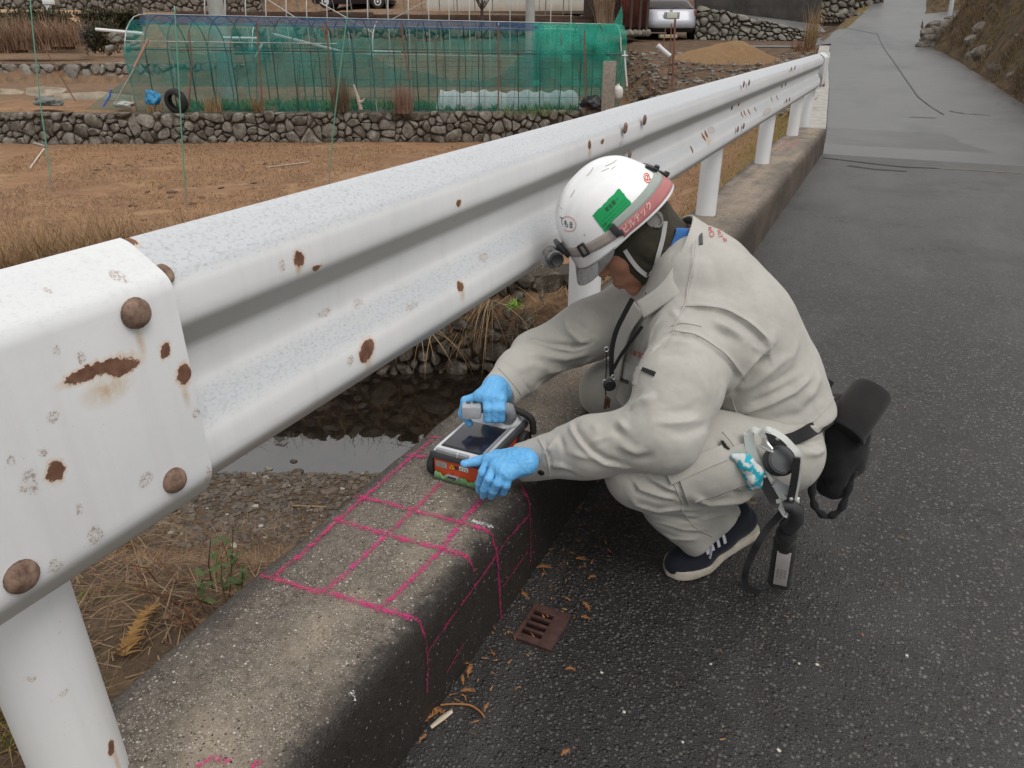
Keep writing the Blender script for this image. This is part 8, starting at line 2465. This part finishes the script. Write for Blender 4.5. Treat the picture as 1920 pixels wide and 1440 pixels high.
# tape measure reel
root = empty('tape_reel', tuple(J(1465, 868, YH + .02)), 'round black tape reel clipped with steel rings between the two hooks', 'reel')
c = J(1462, 864, YH - .006); axr = np.array(CP) - c; axr /= np.linalg.norm(axr); axr = axr * .8 + RT * .35 + ZU * .1; axr /= np.linalg.norm(axr)
m = MB(); m.lathe(c - axr * .016, axr, [(.028, 0), (.032, .003), (.033, .022), (.029, .027), (.026, .0275)], 30); m.build('reel_case', M_BLKP, root)
m = MB(); m.lathe(c + axr * .0116, axr, [(.0255, 0), (.0255, .0015), (.024, .002)], 30); m.build('reel_face', M_DGREY, root)
m = MB(); m.tube(smoothprof3([J(1432, 818, YH), J(1440, 832, YH - .01), J(1448, 842, YH - .014)], 4), .0035, 8); m.tube([J(1425, 835, YH), J(1440, 842, YH - .01), J(1452, 850, YH - .012)], .0045, 8); m.build('reel_clip', M_STEEL, root)
# turquoise work glove tucked into the pocket
c = hbt(1400, 880); f = Field(c - .10, c + .10, .003)
f.chain([hbt(1372, 857), hbt(1392, 866, .014), hbt(1410, 882, .016), hbt(1414, 902, .014)], [.008, .015, .015, .009], .01); f.chain([hbt(1390, 872, .014), hbt(1400, 892, .014), hbt(1403, 911, .010)], [.012, .012, .006], .01)
V, F = f.mesh(); V = relax(V, F, 1); V = cloth_noise(V, F, .003, 45)
t = NT('turquoise_dotted_glove'); n_ = t.noise(55, 2, .5); t.bsdf(color=t.mix(t.ramp(n_, .48, .54), (.02, .36, .46), (.55, .57, .56)), rough=.85)
tag(obj_vf('work_glove', V, F, t.m), 'turquoise and white knitted glove sticking out of his thigh pocket', 'glove')
# neck lanyard with reel and whistle
root = empty('neck_lanyard', tuple(J(1142, 720, 1.60)), 'black neck lanyard with a badge reel and small whistle hanging on his chest', 'lanyard')
def hang(name, pxs, Y, half, th, mat):
    pts = smoothprof3([J(x, y, Yy) for (x, y), Yy in zip(pxs, Y)], 6); m = MB(); s_ = [np.cross(pts[min(i + 1, len(pts) - 1)] - pts[max(i - 1, 0)], np.array(pts[i]) - CP) for i in range(len(pts))]
    m.ribbon(pts, half, s_, th); return m.build(name, mat, root, sharp=35)
hang('strap', [(1186, 560), (1170, 590), (1155, 622), (1147, 660), (1147, 705)], [1.60, 1.60, 1.60, 1.60, 1.60], .006, .0025, M_BLACKC)
hang('strap', [(1204, 612), (1185, 638), (1165, 665), (1150, 692)], [1.545, 1.55, 1.56, 1.585], .0042, .002, M_BLACKC)
hang('cord', [(1137, 650), (1137, 690), (1135, 720), (1136, 742)], [1.60] * 4, .0016, .0018, M_BLKP)
m = MB(); c = J(1143, 722, 1.585); m.lathe(c + FH * .006, -FH, [(.013, 0), (.0155, .003), (.0155, .009), (.012, .012)], 20); m.build('badge_reel', M_BLKP, root)
m = MB(); m.tube([J(1138, 745, 1.585), J(1134, 766, 1.585)], [.006, .004], 8); m.tube([J(1142, 748, 1.585), J(1141, 764, 1.585)], [.004, .003], 8); m.build('whistle', plain('bronze_whistle', (.16, .09, .05), .4, .6), root)
for x, y in ((1137, 655), (1134, 716), (1150, 707)): m = MB(); q = J(x, y, 1.582); m.tube([q + RT * .005 * math.cos(a) + ZU * .006 * math.sin(a) for a in np.linspace(0, 6.28, 14)], .0011, 6, False); m.build('ring', M_STEEL, root)

# ---------------------------------------------------------------- litter on the road
M_SPRIG = mat_blade('dead_cedar', (.42, .17, .05), (.58, .28, .10), (.28, .11, .04))
def sprig(x, y, L, az, label, n=9, seed=0):
    rg = random.Random(seed + x); p = PZ(x, y, .006); root = MB(); sp = []
    d = np.array([math.cos(az), math.sin(az), 0]); s_ = np.array([-d[1], d[0], 0])
    pts = [p + d * L * (i / 4 - .5) + s_ * L * .10 * math.sin(i * .9) + ZU * (.003 + .004 * rg.random()) for i in range(5)]
    root.tube(pts, [.0016, .0015, .0013, .0011, .0006], 5); vs, fs = root.v, root.f
    o = root.build('cedar_sprig', M_SPRIG); 
    for k in range(n):
        s = .1 + .85 * k / n; q = pts[0] * (1 - s) + pts[-1] * s + ZU * .004
        for sd3 in (-1, 1):
            a = az + sd3 * rg.uniform(.5, 1.0); sp.append((*q, L * .42 * (1.05 - s * .7) * rg.uniform(.6, 1.1), a, 1.35, .25, L * .055))
    b = blades('leaflet', sp, M_SPRIG, o, seg=3)
    tag(o, label, 'cedar sprig', 'cedar sprigs on the road'); return o
for i, (x, y, L, az, lb) in enumerate([(806, 1350, .055, 1.2, 'bushy orange cedar sprig beside the pale wood splinter near the kerb foot'), (822, 1338, .045, .2, 'orange cedar sprig touching the top of the pale wood splinter'), (880, 1262, .045, 1.9, 'upright orange cedar sprig at the kerb foot below the grid'), (868, 1250, .035, .9, 'small cedar sprig just left of the upright one at the kerb foot'), (878, 1300, .04, .5, 'flat cedar sprig between the upright one and the curled twig'), (868, 1278, .03, 2.2, 'tiny cedar sprig below the upright one at the kerb foot'),
                                       (793, 1388, .03, 1.5, 'lone cedar sprig at the very bottom by the kerb'), (912, 1330, .028, 1.7, 'cedar sprig at the right end of the curled twig'), (1020, 1067, .05, .4, 'cedar sprig left of the drain behind the kerb corner line'), (985, 1122, .04, -.5, 'cedar sprig at the upper left corner of the drain grate'), (1090, 1052, .04, .3, 'cedar sprig on dark asphalt beyond the drain grate'), (1100, 1140, .045, -.7, 'cedar sprig right of the drain grate'), (1098, 1162, .03, .1, 'small cedar sprig just below the one right of the grate'), (1070, 1258, .03, .3, 'isolated cedar sprig on open asphalt below the grate'), (1060, 1415, .028, 1.1, 'cedar sprig alone near the bottom edge of the view'), (1110, 1085, .03, .9, 'pale cedar leaf between the grate and the shoe')]):
    sprig(x, y, L * .72, az, lb, 8, i)
m = MB(); m.tube(smoothprof3([PZ(826, 1322, .006), PZ(850, 1320, .008), PZ(880, 1322, .007), PZ(900, 1334, .007), PZ(909, 1346, .006)], 4), .0018, 6); tag(m.build('curled_twig', M_SPRIG), 'thin curled orange twig lying on the road near the kerb foot', 'twig')
m = MB(); m.tube([PZ(808, 1364, .006), PZ(828, 1348, .010), PZ(847, 1334, .007)], [.0035, .0055, .004], 5); tag(m.build('wood_splinter', plain('pale_splinter', (.50, .42, .32), .9)), 'pale wood splinter lying among orange cedar sprigs by the kerb', 'splinter')
sp = []
for _ in range(110):
    y = rng.uniform(.85, 2.0); x = -.585 + abs(rng.gauss(0, .085))
    sp.append((x, y, .006, rng.uniform(.006, .022), rng.uniform(0, 6.28), 1.5, 0, rng.uniform(.0015, .004)))
for _ in range(60):
    y = rng.uniform(1.0, 3.5); x = rng.uniform(-.55, .3); sp.append((x, y, .006, rng.uniform(.006, .016), rng.uniform(0, 6.28), 1.5, 0, rng.uniform(.0015, .004)))
blades('needle_litter', sp, M_SPRIG, kind='stuff', seg=2)
M_PEB = plain('pale_pebble', (.50, .46, .40), .8, var=.25, scale=90)
for i, (x, y, s, lb) in enumerate([(1332, 1246, 5, 'pale pebble on the open asphalt below the shoe'), (1532, 1247, 6, 'beige pebble on the asphalt below the lanyard pack'), (1128, 1262, 5, 'white pebble on the asphalt below the drain grate'), (1460, 1408, 7, 'larger pale stone chip near the bottom edge'), (1280, 1392, 5, 'brownish pebble near the bottom middle of the road'), (1170, 1336, 6, 'white stone chip below the isolated cedar sprig'), (1498, 1245, 5, 'small beige pebble left of the other pebble below the pack'), (1700, 1230, 5, 'grey pebble on the far right of the near asphalt'), (1556, 187, 6, 'tiny white chip on the far road beside the guardrail end')]):
    c = PZ(x, y, 0) if y > 400 else PZ(1553, 209, .03); s_ = s * depth(c) / FPX * .55
    tag(rock('pebble', c + ZU * s_ * .4, (s_ * 1.2, s_, s_ * .7), 800 + i, M_PEB), lb, 'pebble')
tag(rock('dry_leaf', J(1406, 938, 1.60), (.020, .012, .004), 5, plain('tan_leaf', (.40, .29, .18), .8)), 'tan dry leaf on the asphalt just behind the shoe', 'leaf')
spray([(655, 1300), (664, 1306)], .007, M_CHALK); spray([(662, 1296), (664, 1314)], .005, M_CHALK)
